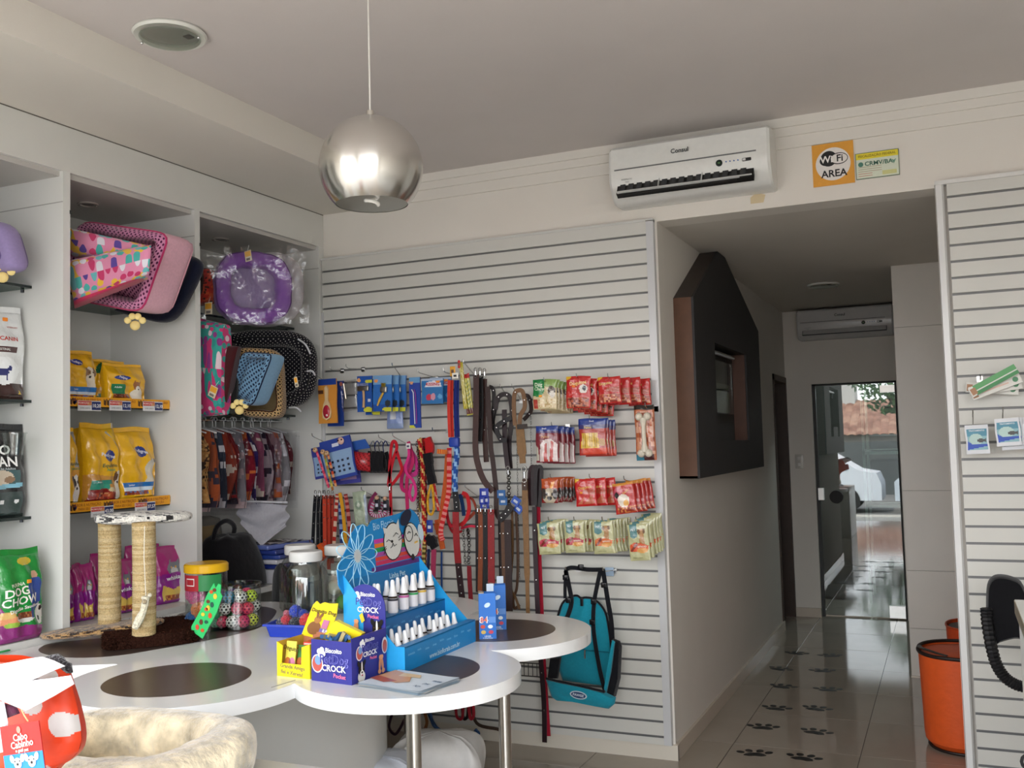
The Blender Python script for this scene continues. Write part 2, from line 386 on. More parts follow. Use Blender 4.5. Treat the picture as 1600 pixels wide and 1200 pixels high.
# ================================================================== SHELVING along the left wall
cab = thing('shelving_unit', 'tall white open shelving unit with glass shelves along the left wall', 'shelving', (-3.5, 2.6, 0))
FX = -3.226
DV = [(1.30, 1.335), (2.078, 2.113), (2.836, 2.871), (3.594, 3.629), (4.600, 4.648)]
for a, b in DV:
    mb = MB(); mb.box((XL+.002, a, 0), (FX, b, 2.68), 'dcdcd7')
    mb.box((FX-.38, a-.0012, 2.552), (FX-.001, b+.0012, 2.556), 'aaa9a4')
    mb.build('divider', MELAMINE, cab)
for i in range(4):
    a, b = DV[i][1], DV[i+1][0]
    mb = MB(); mb.box((XL+.002, a, 0), (XL+.014, b, 2.68), 'd9d9d5'); mb.build('back_panel', MELAMINE, cab)
    mb = MB(); mb.box((XL+.014, a, 2.66), (FX-.02, b, 2.68), 'c2beb8'); tp = mb.build('top_panel', MELAMINE, cab)
    ym = (a+b)/2-.02
    mb = MB(); mb.lathe([(.028, .004), (.045, .006), (.045, -.003), (.034, -.004), (.028, .004)], 'a39a94', 24, c=(-3.50, ym, 2.657)); mb.lathe([(0, .001), (.028, .001)], '6e6560', 24, c=(-3.50, ym, 2.657))
    mb.build('downlight', SATIN, tp)
mb = MB(); mb.box((FX-.022, 1.3, 2.68), (FX, YB-.002, 2.868), 'd9d8d2'); mb.build('fascia', MELAMINE, cab)
mb = MB(); mb.box((FX-.02, 1.3, 2.866), (FX+.001, YB-.002, 2.871), '6b675f'); mb.build('fascia_shadow_gap', MELAMINE, cab)
for a, b in DV[:5]:
    mb = MB(); mb.box((FX-.004, b-.003, 2.51), (FX+.003, b+.004, 2.525), '2d2b2a'); mb.build('hinge_stub', MATTE, cab)
GSH = clearmat('shelf_glass', (.50, .58, .55), .10, .03)
for i, zs in ((1, (2.224, 1.755, 1.285)), (2, (2.224, 1.755, 1.315)), (3, (2.224, 1.722))):
    a, b = DV[i][1], DV[i+1][0]
    for z in zs:
        mb = MB(); mb.box((XL+.016, a+.002, z-.010), (-3.405, b-.002, z), '24302c'); s_ = mb.build('glass_shelf', GSH, cab)
        mb = MB(); mb.box((-3.4055, a+.002, z-.0105), (-3.400, b-.002, z+.0005), '1d2826'); mb.build('polished_edge', GLOSS, s_)
        for yy in (a+.006, b-.006):
            mb = MB(); mb.lathe([(0, 0), (.007, 0), (.007, .012), (0, .012)], '44464a', 10, c=(-3.45, yy, z-.024)); mb.build('shelf_pin', METAL, s_)
    mb = MB(); mb.box((XL+.016, a, .80), (FX-.01, b, .828), 'd9d9d5'); mb.build('white_shelf', MELAMINE, cab)
    mb = MB(); mb.box((XL+.016, a, .0), (FX-.01, b, .08), 'cfcfcb'); mb.build('plinth', MELAMINE, cab)
mb = MB(); mb.box((FX-.03, 1.335, .08), (FX-.01, 3.594, .80), 'dcdcd7'); mb.build('cupboard_front', MELAMINE, cab)
# yellow paw badges on the shelf edges
def paw_badge(px, py, X, label):
    c = onX(px, py, X); f = frame(c, (.75*1.3, .66*1.3, 0), (0, 0, 1.3), (.66, -.75, 0))
    t = thing('paw_badge', label, 'badge', c - Vector((0, 0, .03)), 'yellow paw badges under the pet beds')
    def puff(cx, cy, rr, d, col):
        mb = MB(); mb.sphere((cx, cy, 0), rr, col, 14, 8, (1, 1, d), f); return mb
    puff(0, -.010, .0165, .5, 'e9cf86').build('paw_pad', MATTE, t)
    for a in (165, 112, 68, 15): puff(.024*cos(RAD(a)), .002+.020*sin(RAD(a)), .0115, .6, 'f0d98e').build('paw_toe', MATTE, t)
    puff(0, -.014, .010, .5, 'd9b774').build('paw_pad_spot', MATTE, t)
paw_badge(211, 504, -3.20, 'yellow paw badge under the pale pink polka dot bed')
paw_badge(374, 637, -3.17, 'yellow paw badge below the blue dotted bed')
paw_badge(4, 428, -3.30, 'yellow paw badge below the striped lilac bed, cut by the left edge')
# ================================================================== AIR CONDITIONERS
def air_con(label, x0, x1, z0, z1, yw, dep, openlv):
    t = thing('air_conditioner', label, 'air conditioner', ((x0+x1)/2, yw, z0), 'wall air conditioners'); w = x1-x0; h = z1-z0; yf = yw-dep
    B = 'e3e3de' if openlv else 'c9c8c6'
    prof = [(0, h), (-dep*.86, h*.985), (-dep*.95, h*.93), (-dep, h*.55), (-dep*.985, h*.34), (-dep*.80, h*.10), (-dep*.60, 0), (0, 0)]
    def body(xa, xb, col):
        P = [(yw+a, z0+b) for a, b in prof]; n = len(P); v = [(xa, *p) for p in P]+[(xb, *p) for p in P]
        return v, [tuple(range(n)), tuple(range(n, 2*n))[::-1]]+[(i, n+i, n+(i+1) % n, (i+1) % n) for i in range(n)]
    mb = MB(); v, f = body(x0+.012, x1-.012, B); mb.add(v, f, B)
    for xa, xb in ((x0, x0+.013), (x1-.013, x1)):                     # rounded end caps
        cx = (xa+xb)/2; v, f = body(xa, xb, B); outer = x0 if xa == x0 else x1
        v = [(q[0], yw+(q[1]-yw)*(.955 if abs(q[0]-outer) < 1e-6 else 1), z0+h/2+(q[2]-z0-h/2)*(.95 if abs(q[0]-outer) < 1e-6 else 1)) for q in v]; mb.add(v, f, B)
    mb.build('casing', GLOSS, t)
    mb = MB(); mb.box((x0+.03, yf-.003, z0+h*.545), (x1-.06, yf+.012, z0+h*.565), '6f7070'); mb.build('panel_seam', MATTE, t)
    # display
    f2 = lambda x, y: Vector((x, yf-.004, y)); xd = x0+w*.70; zd = z0+h*.43
    mb = MB(); mb.lathe([(0, 0), (.0155, 0), (.0155, .006), (0, .006)], '26302a', 20, M=TR(xd, yf+.004, zd) @ RX(90)); dpl = mb.build('receiver_window', GLOSS, t)
    mb = MB(); mb.prism([(cos(a)*.006-.0, sin(a)*.004) for a in [k*pi/5 for k in range(10)]], 0, .008, '4f7a4a', M=TR(xd, yf+.003, zd) @ RX(90)); mb.build('green_mark', GLOSS, dpl)
    for k in range(4):
        mb = MB(); mb.lathe([(0, 0), (.0032, 0), (.0032, .004), (0, .004)], '3b66a8', 8, M=TR(xd+.032+k*.018, yf+.003, zd+.002+.0*k) @ RX(90)); mb.build('indicator_lamp', GLOSS, t)
    mb = MB(); mb.rbox((xd+.105, yf-.005, zd-.007), (xd+.146, yf+.004, zd+.008), '2b2b2b', .004); mb.rbox((xd+.107, yf-.007, zd-.005), (xd+.122, yf+.0, zd+.006), 'e6e6e6', .004); mb.build('switch_window', GLOSS, t)
    mb = MB(); mb.text('Consul', lambda x, y: Vector((x, yf-.001+.006*0, y)), .030, '33383a', (x0+w*.46, z0+h*.745)); mb.build('lettering', MATTE, t)
    for v_ in t.children[-1].data.vertices: v_.co.y += .002
    mb = MB(); mb.text('ECOPRATIC', f2, .010, '9a9a98', (x0+w*.12, z0+h*.37)); mb.text('7500', f2, .010, '9a9a98', (x0+w*.12, z0+h*.32)); mb.build('small_print', MATTE, t)
    # air outlet
    zc = z0+h*.19; yc = yf+dep*.085
    tilt = Matrix.Translation((0, yf+dep*(.045 if openlv else .085), z0+h*.205)) @ RX(-30)
    if openlv:
        mb = MB(tilt); mb.box((x0+.04, -.008, -.033), (x1-.075, .02, .033), '131313'); mb.build('air_outlet', MATTE, t)
        mb = MB(tilt)
        for k in range(15):
            x = x0+.055+k*.041
            mb.box((x, -.014, -.022), (x+.026, -.006, .022), '3a3c3e', RY(6) if 0 else None)
        mb.build('louvre', GLOSS, t)
        mb = MB(tilt); mb.box((x0+.045, -.020, -.030), (x1-.08, -.008, -.024), 'cfd0ce')
        for x in (x0+.245, x0+.45): mb.box((x, -.022, -.03), (x+.004, -.010, .025), 'cfd0ce')
        mb.build('air_flap', GLOSS, t)
        mb = MB(tilt); mb.box((x1-.135, -.016, -.040), (x1-.07, -.006, -.030), '161616'); mb.box((x0+.05, -.014, -.046), (x1-.15, -.006, -.038), '222222'); mb.build('outlet_slot', MATTE, t)
    else:
        mb = MB(tilt); mb.box((x0+.045, -.014, -.028), (x1-.05, -.004, .028), '55565a'); mb.box((x0+.05, -.018, -.024), (x1-.055, -.006, .026), 'bcbcbb'); mb.build('air_flap', GLOSS, t)
    return t
air_con('white wall air conditioner with open black louvre above the slatwall', -1.435, -.672, 2.672, 2.948, YB, .20, True)
air_con('small grey-looking air conditioner with closed flap, high at the far end of the hall', -1.12, -.36, 2.335, 2.585, 8.65, .19, False)
mb = MB(); mb.prism([(-.80, 0), (-.74, .0), (-.73, .035), (-.77, .05), (-.80, .03)], 0, .0015, 'd2c19e', M=TR(0, YB-.001, 2.63) @ RX(90)); 
tag(mb.build('damp_stain', PLASTER), 'pale yellowish damp stain on the wall under the air conditioner corner', 'stain')
# ================================================================== SIGNS on the header
def sign_quad(mb, px0, py0, px1, py1, px2, py2, px3, py3, Y, d, col):
    q = [onY(a, b, Y) for a, b in ((px0, py0), (px1, py1), (px2, py2), (px3, py3))]
    v = q+[p+Vector((0, d, 0)) for p in q]
    mb.add(v, [(0, 1, 2, 3), (4, 5, 6, 7), (0, 1, 5, 4), (1, 2, 6, 5), (2, 3, 7, 6), (3, 0, 4, 7)], col); return q
YS = YB-.006
t = thing('wifi_sign', 'orange square sign reading WiFi AREA in a white disc', 'sign', onY(1303, 290, YS))
a = onY(1268, 227, YS); b = onY(1336, 286, YS); X0, X1, Z1, Z0 = a.x, b.x, onY(1302, 223, YS).z, onY(1302, 289, YS).z
mb = MB(); mb.box((X0, YS, Z0), (X1, YB, Z1), 'e2a03c'); mb.build('sign_plate', CARD, t)
cx, cz, R = (X0+X1)/2, (Z0+Z1)/2, (X1-X0)*.42
def disc(mb, cx, cz, rx, rz, y, col, n=40): mb.prism([(cx+rx*cos(2*pi*k/n), cz+rz*sin(2*pi*k/n)) for k in range(n)], 0, .0006, col, M=Matrix(((1, 0, 0, 0), (0, 0, -1, y), (0, 1, 0, 0), (0, 0, 0, 1))))
mb = MB(); disc(mb, cx, cz, R, R, YS, 'e9e4de'); mb.build('white_disc', CARD, t)
mb = MB(); disc(mb, cx-.018, cz+.026, .036, .036, YS-.0007, '1c1c1c'); disc(mb, cx-.030, cz+.018, .028, .024, YS-.0008, '1c1c1c'); disc(mb, cx+.026, cz+.022, .040, .027, YS-.0009, '1c1c1c'); disc(mb, cx+.027, cz+.022, .036, .023, YS-.0016, 'e9e4de')
F = lambda x, y: Vector((x, YS-.0026, y))
mb.text('Wi', F, .044, 'f2efea', (cx-.028, cz+.022)); mb.text('Fi', F, .044, '1c1c1c', (cx+.030, cz+.022)); mb.text('AREA', F, .046, '1c1c1c', (cx+.003, cz-.046)); mb.build('wifi_mark', CARD, t)
t = thing('permit_sign', 'small yellow-headed CRMV/BA inspection certificate beside the orange sign', 'sign', onY(1371, 280, YS))
X0, X1 = onY(1337, 260, YS).x, onY(1405, 253, YS).x; Z1, Z0 = onY(1371, 236, YS).z, onY(1371, 277, YS).z
mb = MB(); mb.box((X0, YS, Z0), (X1, YB, Z1), '6b7c66'); mb.box((X0+.003, YS-.0006, Z0+.003), (X1-.003, YS, Z1-.003), 'd9e0cc'); mb.build('certificate', CARD, t)
mb = MB(); mb.box((X0+.003, YS-.0012, Z1-.030), (X1-.003, YS-.0006, Z1-.003), 'e6d53a'); mb.build('yellow_band', CARD, t)
F = lambda x, y: Vector((x, YS-.002, y)); cx = (X0+X1)/2
mb = MB(); mb.text('FISCALIZAÇÃO FEDERAL', F, .0145, '8c7a1e', (cx, Z1-.0165)); mb.text('CRMV/BA', F, .027, '3c6b58', (cx+.006, Z1-.053), sx=1.05)
for k in range(5): mb.box((X0+.01, YS-.002, Z0+.012+k*.010), (X0+(.11 if k > 1 else .07), YS-.0006, Z0+.0145+k*.010), 'b9a890' if k > 1 else 'c98a7c')
mb.box((cx+.02, YS-.002, Z0+.010), (X1-.012, YS-.0006, Z0+.028), 'cfcf8e')
disc(mb, X0+.022, Z1-.053, .011, .011, YS-.0012, '4f7f6e'); mb.build('printed_text', CARD, t)
mb = MB(); mb.prism([(X1-.022, Z1-.066), (X1-.012, Z1-.044), (X1-.022, Z1-.050), (X1-.032, Z1-.044)], 0, .001, '6f9a86', M=Matrix(((1, 0, 0, 0), (0, 0, -1, YS-.0008), (0, 1, 0, 0), (0, 0, 0, 1)))); mb.build('emblem', CARD, t)
# ================================================================== CEILING LIGHTS, PENDANT
def downlight(c, label, r):
    t = thing('ceiling_light', label, 'ceiling light', c, 'round recessed ceiling lights')
    mb = MB(); mb.lathe([(r*.80, -.004), (r*1.0, -.002), (r*1.02, -.008), (r*.97, -.016), (r*.80, -.010), (r*.80, -.004)], 'dcdcd4', 40, c=c); mb.build('trim_ring', SATIN, t)
    mb = MB(); mb.lathe([(0, .028), (r*.6, .026), (r*.80, -.003)], 'c4c9c2', 32, c=c); mb.build('reflector', SATIN, t)
    mb = MB(); mb.box((c[0]+r*.20, c[1]+r*.30, c[2]-.004), (c[0]+r*.42, c[1]+r*.52, c[2]+.01), '3a3d3a'); mb.build('lamp_holder', MATTE, t)
    mb = MB(); mb.lathe([(0, -.024), (r*.80, -.024), (r*.84, -.020), (r*.80, -.018), (0, -.018)], 'c7ccc6', 40, c=c); mb.build('glass_cover', clearmat('frosted_cover', (.80, .84, .80), .16, .25), t)
    for a in (60, 240):
        mb = MB(); mb.sphere((c[0]+r*.86*cos(RAD(a+135)), c[1]+r*.86*sin(RAD(a+135)), c[2]-.026), .006, 'dddddd', 10, 6); mb.build('clip_knob', CHROME, t)
downlight((-2.447, 2.608, ZC), 'round glass-covered ceiling light above the left shelves', .125)
downlight((-.755, 7.20, ZH), 'dim round ceiling light in the hall', .11)
PC = onY(580, 262, 2.6); PR = .163
t = thing('pendant_lamp', 'brushed silver ball pendant lamp hanging over the paw-shaped table', 'lamp', PC)
BR = mat('spun_aluminium', .24, metal=1, aniso=.0, noise=.03, nscale=10)
b_ = BR.node_tree; pb = b_.nodes['Principled BSDF']; pb.inputs['Anisotropic'].default_value = .8; pb.inputs['Anisotropic Rotation'].default_value = .25
tg = b_.nodes.new('ShaderNodeTangent'); tg.direction_type = 'RADIAL'; tg.axis = 'Z'; b_.links.new(tg.outputs[0], pb.inputs['Tangent'])
prof = [(PR*cos(RAD(a)), PR*sin(RAD(a))) for a in range(-46, 88, 3)]+[(.012, PR)]
mb = MB(); mb.lathe(prof, 'd9d7d2', 64, c=PC); mb.build('shade', BR, t, smooth=80, org=PC)
mb = MB(); mb.lathe([(p[0]*.985, p[1]*.985) for p in prof], 'cfccc4', 64, c=PC); mb.build('shade_lining', mat('matt_aluminium_paint', .6, metal=.2), t, smooth=80)
mb = MB(); mb.lathe([(0, PR+.022), (.011, PR+.02), (.013, PR-.002), (.013, PR-.02), (0, PR-.02)], 'dddad2', 16, c=PC); mb.build('cord_grip', METAL, t)
mb = MB(); mb.tube([(PC.x, PC.y, PC.z+PR+.015), (PC.x, PC.y, ZC)], .0028, 'e2dfd8', 8); mb.build('cord', MATTE, t)
mb = MB(); mb.lathe([(0, 0), (.05, 0), (.05, -.02), (0, -.03)], 'e2dfd8', 24, c=(PC.x, PC.y, ZC)); mb.build('ceiling_rose', MATTE, t)
mb = MB(); mb.lathe([(0, .06), (.022, .06), (.022, -.01), (0, -.01)], 'e6e6e2', 16, c=PC)
lamp = mb.build('lamp_socket', MATTE, t)
mb = MB(); mb.tube([(PC.x+.020*cos(a*.55), PC.y+.020*sin(a*.55), PC.z-.015-.0022*a) for a in range(0, 48)], .006, 'f4f2ea', 8); mb.build('spiral_bulb', GLOSS, lamp)
# ================================================================== HOUSE-SHAPED CABINET in the hall
t = thing('display_niche', 'dark house-shaped wall cabinet with wooden sides and a small window in the hall', 'cabinet', (-1.26, 5.9, 1.3))
XF = -1.155
ys, ye, zb, ze, za, yp = 4.915, 6.80, 1.325, 2.252, 2.595, 5.66
H = [(ys, zb), (ye, zb), (ye, ze), (yp+.10, za), (yp-.10, za), (ys, ze)]
wy0, wy1, wz0, wz1 = 5.38, 6.31, 1.51, 2.055
YZ = lambda x: Matrix(((0, 0, 1, x), (1, 0, 0, 0), (0, 1, 0, 0), (0, 0, 0, 1)))
mb = MB()
front = 'x'
DK = '2b2a2b'
cs = [(ys, wy0, zb, ze), (wy1, ye, zb, ze), (wy0, wy1, zb, wz0), (wy0, wy1, wz1, ze)]
for a, b, c, d in cs: mb.box((XF-.012, a, c), (XF, b, d), DK)
mb.prism([(ys, ze), (ye, ze), (yp+.10, za), (yp-.10, za)], XF-.012, XF, DK, M=YZ(0))
mb.build('front_panel', mat('charcoal_panel', .6, noise=.06, nscale=20), t)
mb = MB(); n = len(H); 
for i in range(n):
    (a, b), (c, d) = H[i], H[(i+1) % n]
    wood = i in (0, 1, 5)
    k = Vector((c-a, d-b)).normalized(); nx, nz = -k.y, k.x
    P = [(a, b), (c, d), (c+nx*.012, d+nz*.012), (a+nx*.012, b+nz*.012)]
    m2 = MB(); m2.prism(P, -1.26, XF-.0121, '5f3f2b' if i == 5 or i == 1 else ('4b3225' if i == 0 else '3c332e'), M=YZ(0)); m2.build('wood_side' if i in (1, 5) else ('bottom_board' if i == 0 else 'roof_board'), WOOD, t)
mb = MB(); mb.box((-1.259, wy0, wz0), (-1.245, wy1, wz1), '2a2724'); mb.build('niche_back', MATTE, t)
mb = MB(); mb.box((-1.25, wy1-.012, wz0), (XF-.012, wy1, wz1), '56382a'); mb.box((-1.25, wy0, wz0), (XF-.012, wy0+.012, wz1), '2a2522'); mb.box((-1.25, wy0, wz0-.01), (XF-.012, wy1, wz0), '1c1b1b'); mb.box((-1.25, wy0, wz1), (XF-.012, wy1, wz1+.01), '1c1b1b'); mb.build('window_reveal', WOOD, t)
mb = MB(); mb.box((-1.225, wy0+.02, wz0+.16), (-1.219, wy1-.16, wz1-.07), '50564c'); mb.build('inner_glass', GLASS, t)
mb = MB(); mb.box((-1.243, wy0+.03, wz0+.17), (-1.238, wy1-.17, wz1-.20), '6e7263'); mb.box((-1.243, wy0+.03, wz0+.30), (-1.236, wy1-.17, wz0+.31), '2c2c28'); mb.build('inner_screen', MATTE, t)
mb = MB(); mb.tube([(-1.20, wy0+.05, wz1-.035), (-1.20, wy1-.2, wz1-.035)], .012, 'b9bab8', 10); mb.tube([(-1.20, wy0+.13, wz1-.035), (-1.21, wy0+.13, wz1-.10)], .008, 'b9bab8', 8); mb.build('tube_fitting', METAL, t)
mb = MB(); mb.box((-1.21, wy0+.04, wz0), (-1.17, wy0+.5, wz0+.11), '0f0f0f'); mb.build('black_box', MATTE, t)
# ================================================================== hall details
c = onY(1249, 721, 8.645)
t = thing('light_switch', 'white switch plate on the hall end wall beside the glass door', 'switch', c)
mb = MB(); mb.rbox((c.x-.035, 8.64, c.z-.06), (c.x+.035, 8.65, c.z+.06), 'c9c5bc', .004); mb.build('plate', SATIN, t)
for dz in (-.025, .025): mb = MB(); mb.rbox((c.x-.014, 8.634, c.z+dz-.014), (c.x+.014, 8.642, c.z+dz+.014), 'e6e3dc', .003); mb.build('rocker', SATIN, t)
def paw_print(x, y, a, label):
    M = TR(x, y, .0005) @ RZ(a) @ Matrix.Diagonal((.93, .72, 1, 1)); mb = MB()
    def el(cx, cy, rx, ry, rot=0):
        P = []
        for k in range(18):
            q = 2*pi*k/18; u, v = rx*cos(q), ry*sin(q); P.append((cx+u*cos(RAD(rot))-v*sin(RAD(rot)), cy+u*sin(RAD(rot))+v*cos(RAD(rot))))
        mb.prism(P, 0, .0008, '1d1b1a', M=M)
    mb.prism([(-.058, -.035), (-.03, -.052), (.0, -.045), (.03, -.052), (.058, -.035), (.05, -.005), (.022, .022), (-.022, .022), (-.05, -.005)], 0, .0008, '1d1b1a', M=M)
    el(-.072, .03, .019, .028, 25); el(-.028, .062, .019, .03, 8); el(.028, .062, .019, .03, -8); el(.072, .03, .019, .028, -25)
    tag(mb.build('paw_decal', mat('vinyl_decal', .4), org=(x, y, 0)), label, 'floor sticker', 'black paw print stickers on the hall floor')
rows = ['nearest the camera', 'of the second row', 'of the third row', 'of the fourth row', 'of the fifth row', 'nearest the glass door']
LP = [(-.928, 4.86, 12), (-.966, 5.31, 5), (-.959, 5.70, -4), (-1.0, 6.20, -10), (-1.09, 6.66, -22), (-1.05, 7.17, -4)]
RP = [(-.704, 4.87, -8), (-.700, 5.31, -12), (-.749, 5.76, -10), (-.735, 6.21, 6), (-.82, 6.69, 12), (-.817, 7.16, 20)]
for k in range(6):
    paw_print(*LP[k][:2], LP[k][2], 'black paw sticker on the hall floor, left one '+rows[k]); paw_print(*RP[k][:2], RP[k][2], 'black paw sticker on the hall floor, right one '+rows[k])
def pouf(cx, cy, r, h, label, col, strap):
    t = thing('storage_bin', label, 'bin', (cx, cy, 0), 'orange bins in the hall')
    sq = lambda a, rr: Vector((cx+rr*math.copysign(abs(cos(a))**.8, cos(a)), cy+rr*math.copysign(abs(sin(a))**.8, sin(a)), 0))
    def body(u, v):
        rr = r*(1-.06*(1-v)); e = 1-(1-min(1, v/.10))**2*.14
        p = sq(2*pi*u, rr*e); p.z = .006+h*v; return p
    mb = MB(); mb.grid(body, 40, 14, col, cu=True); mb.build('body', mat('orange_leatherette', .5, noise=.04, nscale=30, bump=.1), t)
    def lid(u, v):
        p = sq(2*pi*u, r*.94*v); p.z = h-.012+.018*(1-v*v); return p
    mb = MB(); mb.grid(lid, 40, 6, col if strap else '2b1b16', cu=True); mb.build('lid', mat('orange_leatherette'), t)
    mb = MB(); mb.tube([sq(2*pi*k/40, r*1.0)+Vector((0, 0, h)) for k in range(40)], .009 if strap else .005, '221713' if strap else 'c04a22', 8, closed=True); mb.build('rim_piping', LEATHER, t)
    mb = MB(); mb.tube([sq(2*pi*k/40, r*.86)+Vector((0, 0, .008)) for k in range(40)], .007, '221713', 8, closed=True); mb.build('foot_piping', LEATHER, t)
    if strap:
        mb = MB(); mb.ribbon([Vector((cx+r*.2+.02*k, cy-r-.006+.012*abs(math.sin(k)), h+.03-.03*k)) for k in range(0, 4)], .05, .006, '221713', (0, -1, 0)); mb.build('strap', LEATHER, t)
        mb = MB(); mb.ribbon([sq(pi+1.2*k/10-.0, r*.97)+Vector((0, 0, h+.012+.012*math.sin(pi*k/10))) for k in range(11)], .02, .004, '1e1512', (0, 0, 1)); mb.build('strap', LEATHER, t)
    return t
pouf(.045, 5.33, .235, .455, 'orange bin with black piping beside the right slatwall', 'e05a20', True)
pouf(.135, 6.12, .20, .44, 'darker orange bin behind the front one, against the tiled wall', 'd44f24', False)
# ================================================================== PACKS, BAGS
def inpoly(u, v, P):
    c = False; n = len(P); j = n-1
    for i in range(n):
        if (P[i][1] > v) != (P[j][1] > v) and u < (P[j][0]-P[i][0])*(v-P[i][1])/(P[j][1]-P[i][1])+P[i][0]: c = not c
        j = i
    return c
def hsh(i, j, k=0):
    x = sin(i*127.1+j*311.7+k*74.7)*43758.5453; return x-math.floor(x)
def painter(base, shapes):
    def f(u, v):
        c = base
        for s in shapes:
            k = s[0]
            if k == 'r':
                if s[1] <= u <= s[3] and s[2] <= v <= s[4]: c = s[5]
            elif k == 'e':
                if ((u-s[1])/s[3])**2+((v-s[2])/s[4])**2 <= 1: c = s[5]
            elif k == 'p':
                if inpoly(u, v, s[1]): c = s[2]
            elif k == 'n':            # speckled patch: region polygon, cells, colours
                if s[1] <= u <= s[3] and s[2] <= v <= s[4]: c = s[6][int(hsh(int(u*s[5]), int(v*s[5]*1.3))*len(s[6]))]
            elif k == 'w':            # wavy boundary: everything below v0 + a sin
                if v < s[1]+s[2]*sin(u*s[3]+s[4]): c = s[5]
        return c
    return f
def doggy(cx, cy, s, body='e9e4da', patch='8a5a34', body2=None):
    b2 = body2 or body
    return [('e', cx, cy-1.25*s, .85*s, 1.2*s, b2), ('e', cx-.45*s, cy-1.7*s, .3*s, .9*s, body), ('e', cx, cy, .62*s, .75*s, body), ('e', cx-.6*s, cy+.15*s, .28*s, .5*s, patch), ('e', cx+.6*s, cy+.15*s, .28*s, .5*s, patch),
            ('e', cx-.28*s, cy+.1*s, .26*s, .32*s, patch), ('e', cx, cy-.42*s, .16*s, .12*s, '1b1512'), ('e', cx+.24*s, cy+.1*s, .08*s, .08*s, '1b1512'), ('e', cx-.24*s, cy+.1*s, .08*s, .08*s, '1b1512')]
def bagshape(w, h, d, kind):
    seed = random.random()*9
    def B(u, v):
        e = max(0, 1-abs(2*u-1)**5)**.55
        if kind == 'stand':                                          # kibble bag: full at the foot, closed flat at the top
            t = 1 if v < .55 else max(.04, 1-((v-.55)/.43)**1.8); b = min(1, (v+.05)/.10)**.5
            return (.28+.72*e)*t*b if v < .93 else .03
        if kind == 'box': return 1
        t = max(0, 1-abs(2*v-1)**7)**.8
        return max(.03, e*t)
    def P(u, v, side):
        wob = .012*w*sin(9*v+seed)*(1 if abs(2*u-1) > .4 else 0)
        cr = .045*d*(sin(17*u+seed*3+4*v)+sin(23*v+seed+5*u)) if kind != 'box' else 0
        x = (u-.5)*w + wob*(1 if u > .5 else -1)
        z = h*v + (.010*h*sin(6*u+seed) if v > .9 and kind != 'box' else 0)
        if kind == 'stand' and v > .93: y = side*-.002
        else: y = -side*(d/2*B(u, v)+(cr if .05 < u < .95 and .05 < v < .95 else 0)*B(u, v))
        return Vector((x, y, z))
    return P
def pack(name, label, cat, M, w, h, d, base, shapes=(), texts=(), kind='pillow', nu=28, nv=36, m=None, group=None, back=None, stickers=(), scallop=False, extra=None):
    """soft or stiff pack. local frame: x right, z up, front faces -y, origin bottom centre"""
    P = bagshape(w, h, d, kind); pt = painter(base, shapes); bk = back or base
    org = M @ Vector((0, 0, 0)); t = thing(name, label, cat, org, group)
    mb = MB(M); mb.grid(lambda u, v: P(u, v, 1), nu, nv, pt); mb.grid(lambda u, v: P(1-u, v, -1), max(6, nu//3), max(6, nv//3), bk)
    rim = [P(0, j/nv, 1) for j in range(nv+1)]; rimb = [P(0, j/nv, -1) for j in range(nv+1)]
    for side in (0, 1):
        a = [P(side, j/12, 1) for j in range(13)]; b = [P(side, j/12, -1) for j in range(13)]
        mb.add(a+b, [(j, j+1, 14+j, 13+j) for j in range(12)], bk)
    for q in (0, 1):
        a = [P(i/12, q, 1) for i in range(13)]; b = [P(i/12, q, -1) for i in range(13)]
        mb.add(a+b, [(i, i+1, 14+i, 13+i) for i in range(12)], bk)
    for T in texts:
        s_, u, v, size, col = T[:5]; rot = T[5] if len(T) > 5 else 0; sx = T[6] if len(T) > 6 else 1
        def fn(x, y):
            uu = min(.98, max(.02, .5+x/w)); vv = min(.98, max(.02, y/h)); q = P(uu, vv, 1); return Vector((x, q.y-.0022, y))
        mb.text(s_, fn, size*h, col, ((u-.5)*w, v*h), True, rot, sx)
    mb.build({'stand': 'bag', 'box': 'carton'}.get(kind, 'pouch'), m or FILM, t, smooth=50)
    for (u, v, r, c) in stickers:
        q = P(u, v, 1); sb = MB(M); sb.rbox((q.x-r, q.y-.004, q.z-r*.7), (q.x+r, q.y-.001, q.z+r*.7), c, r*.4, n=2); sb.build('price_sticker', CARD, t)
    if extra: extra(M, t, P)
    return t
def stackof(t, n, step, labels, jit=0., group=None):
    """n copies of t, each moved on by step and nudged"""
    if group: t['group'] = group
    base = Vector(t.location); out = [t]
    for k in range(n):
        l = labels[k] if isinstance(labels, (list, tuple)) else labels
        out.append(dup(t, base+Vector(step)*(k+1)+Vector((random.uniform(-jit, jit), 0, random.uniform(-jit, jit))), l))
    return out
def face_x(px0, px1, pyb, X):                                           # frame on a plane facing the room from the left shelves
    pass
def shelfbag(name, label, cat, X, pxl, pxr, pyb, z, h, d, *a, turn=0, **k):
    """bag standing on a shelf, facing +X; its left/right edges at the photo columns, its foot at height z"""
    yl = onX(pxl, pyb, X).y; yr = onX(pxr, pyb, X).y; w = yr-yl
    M = TR(X-d/2, (yl+yr)/2, z) @ RZ(90+turn)
    return pack(name, label, cat, M, w, h, d, *a, **k)
YEL = 'eab21a'
PEDLOGO = lambda u, v, s=1: [('e', u, v, .17*s, .052*s, '27367f'), ('e', u, v, .13*s, .03*s, '3a4fa8')]
def kibble_row(u0, v0, u1, v1): return [('n', u0, v0, u1, v1, 26, ['a8502a', '7a3519', 'c98a4a', '8f2f1c', 'b0c060'])]
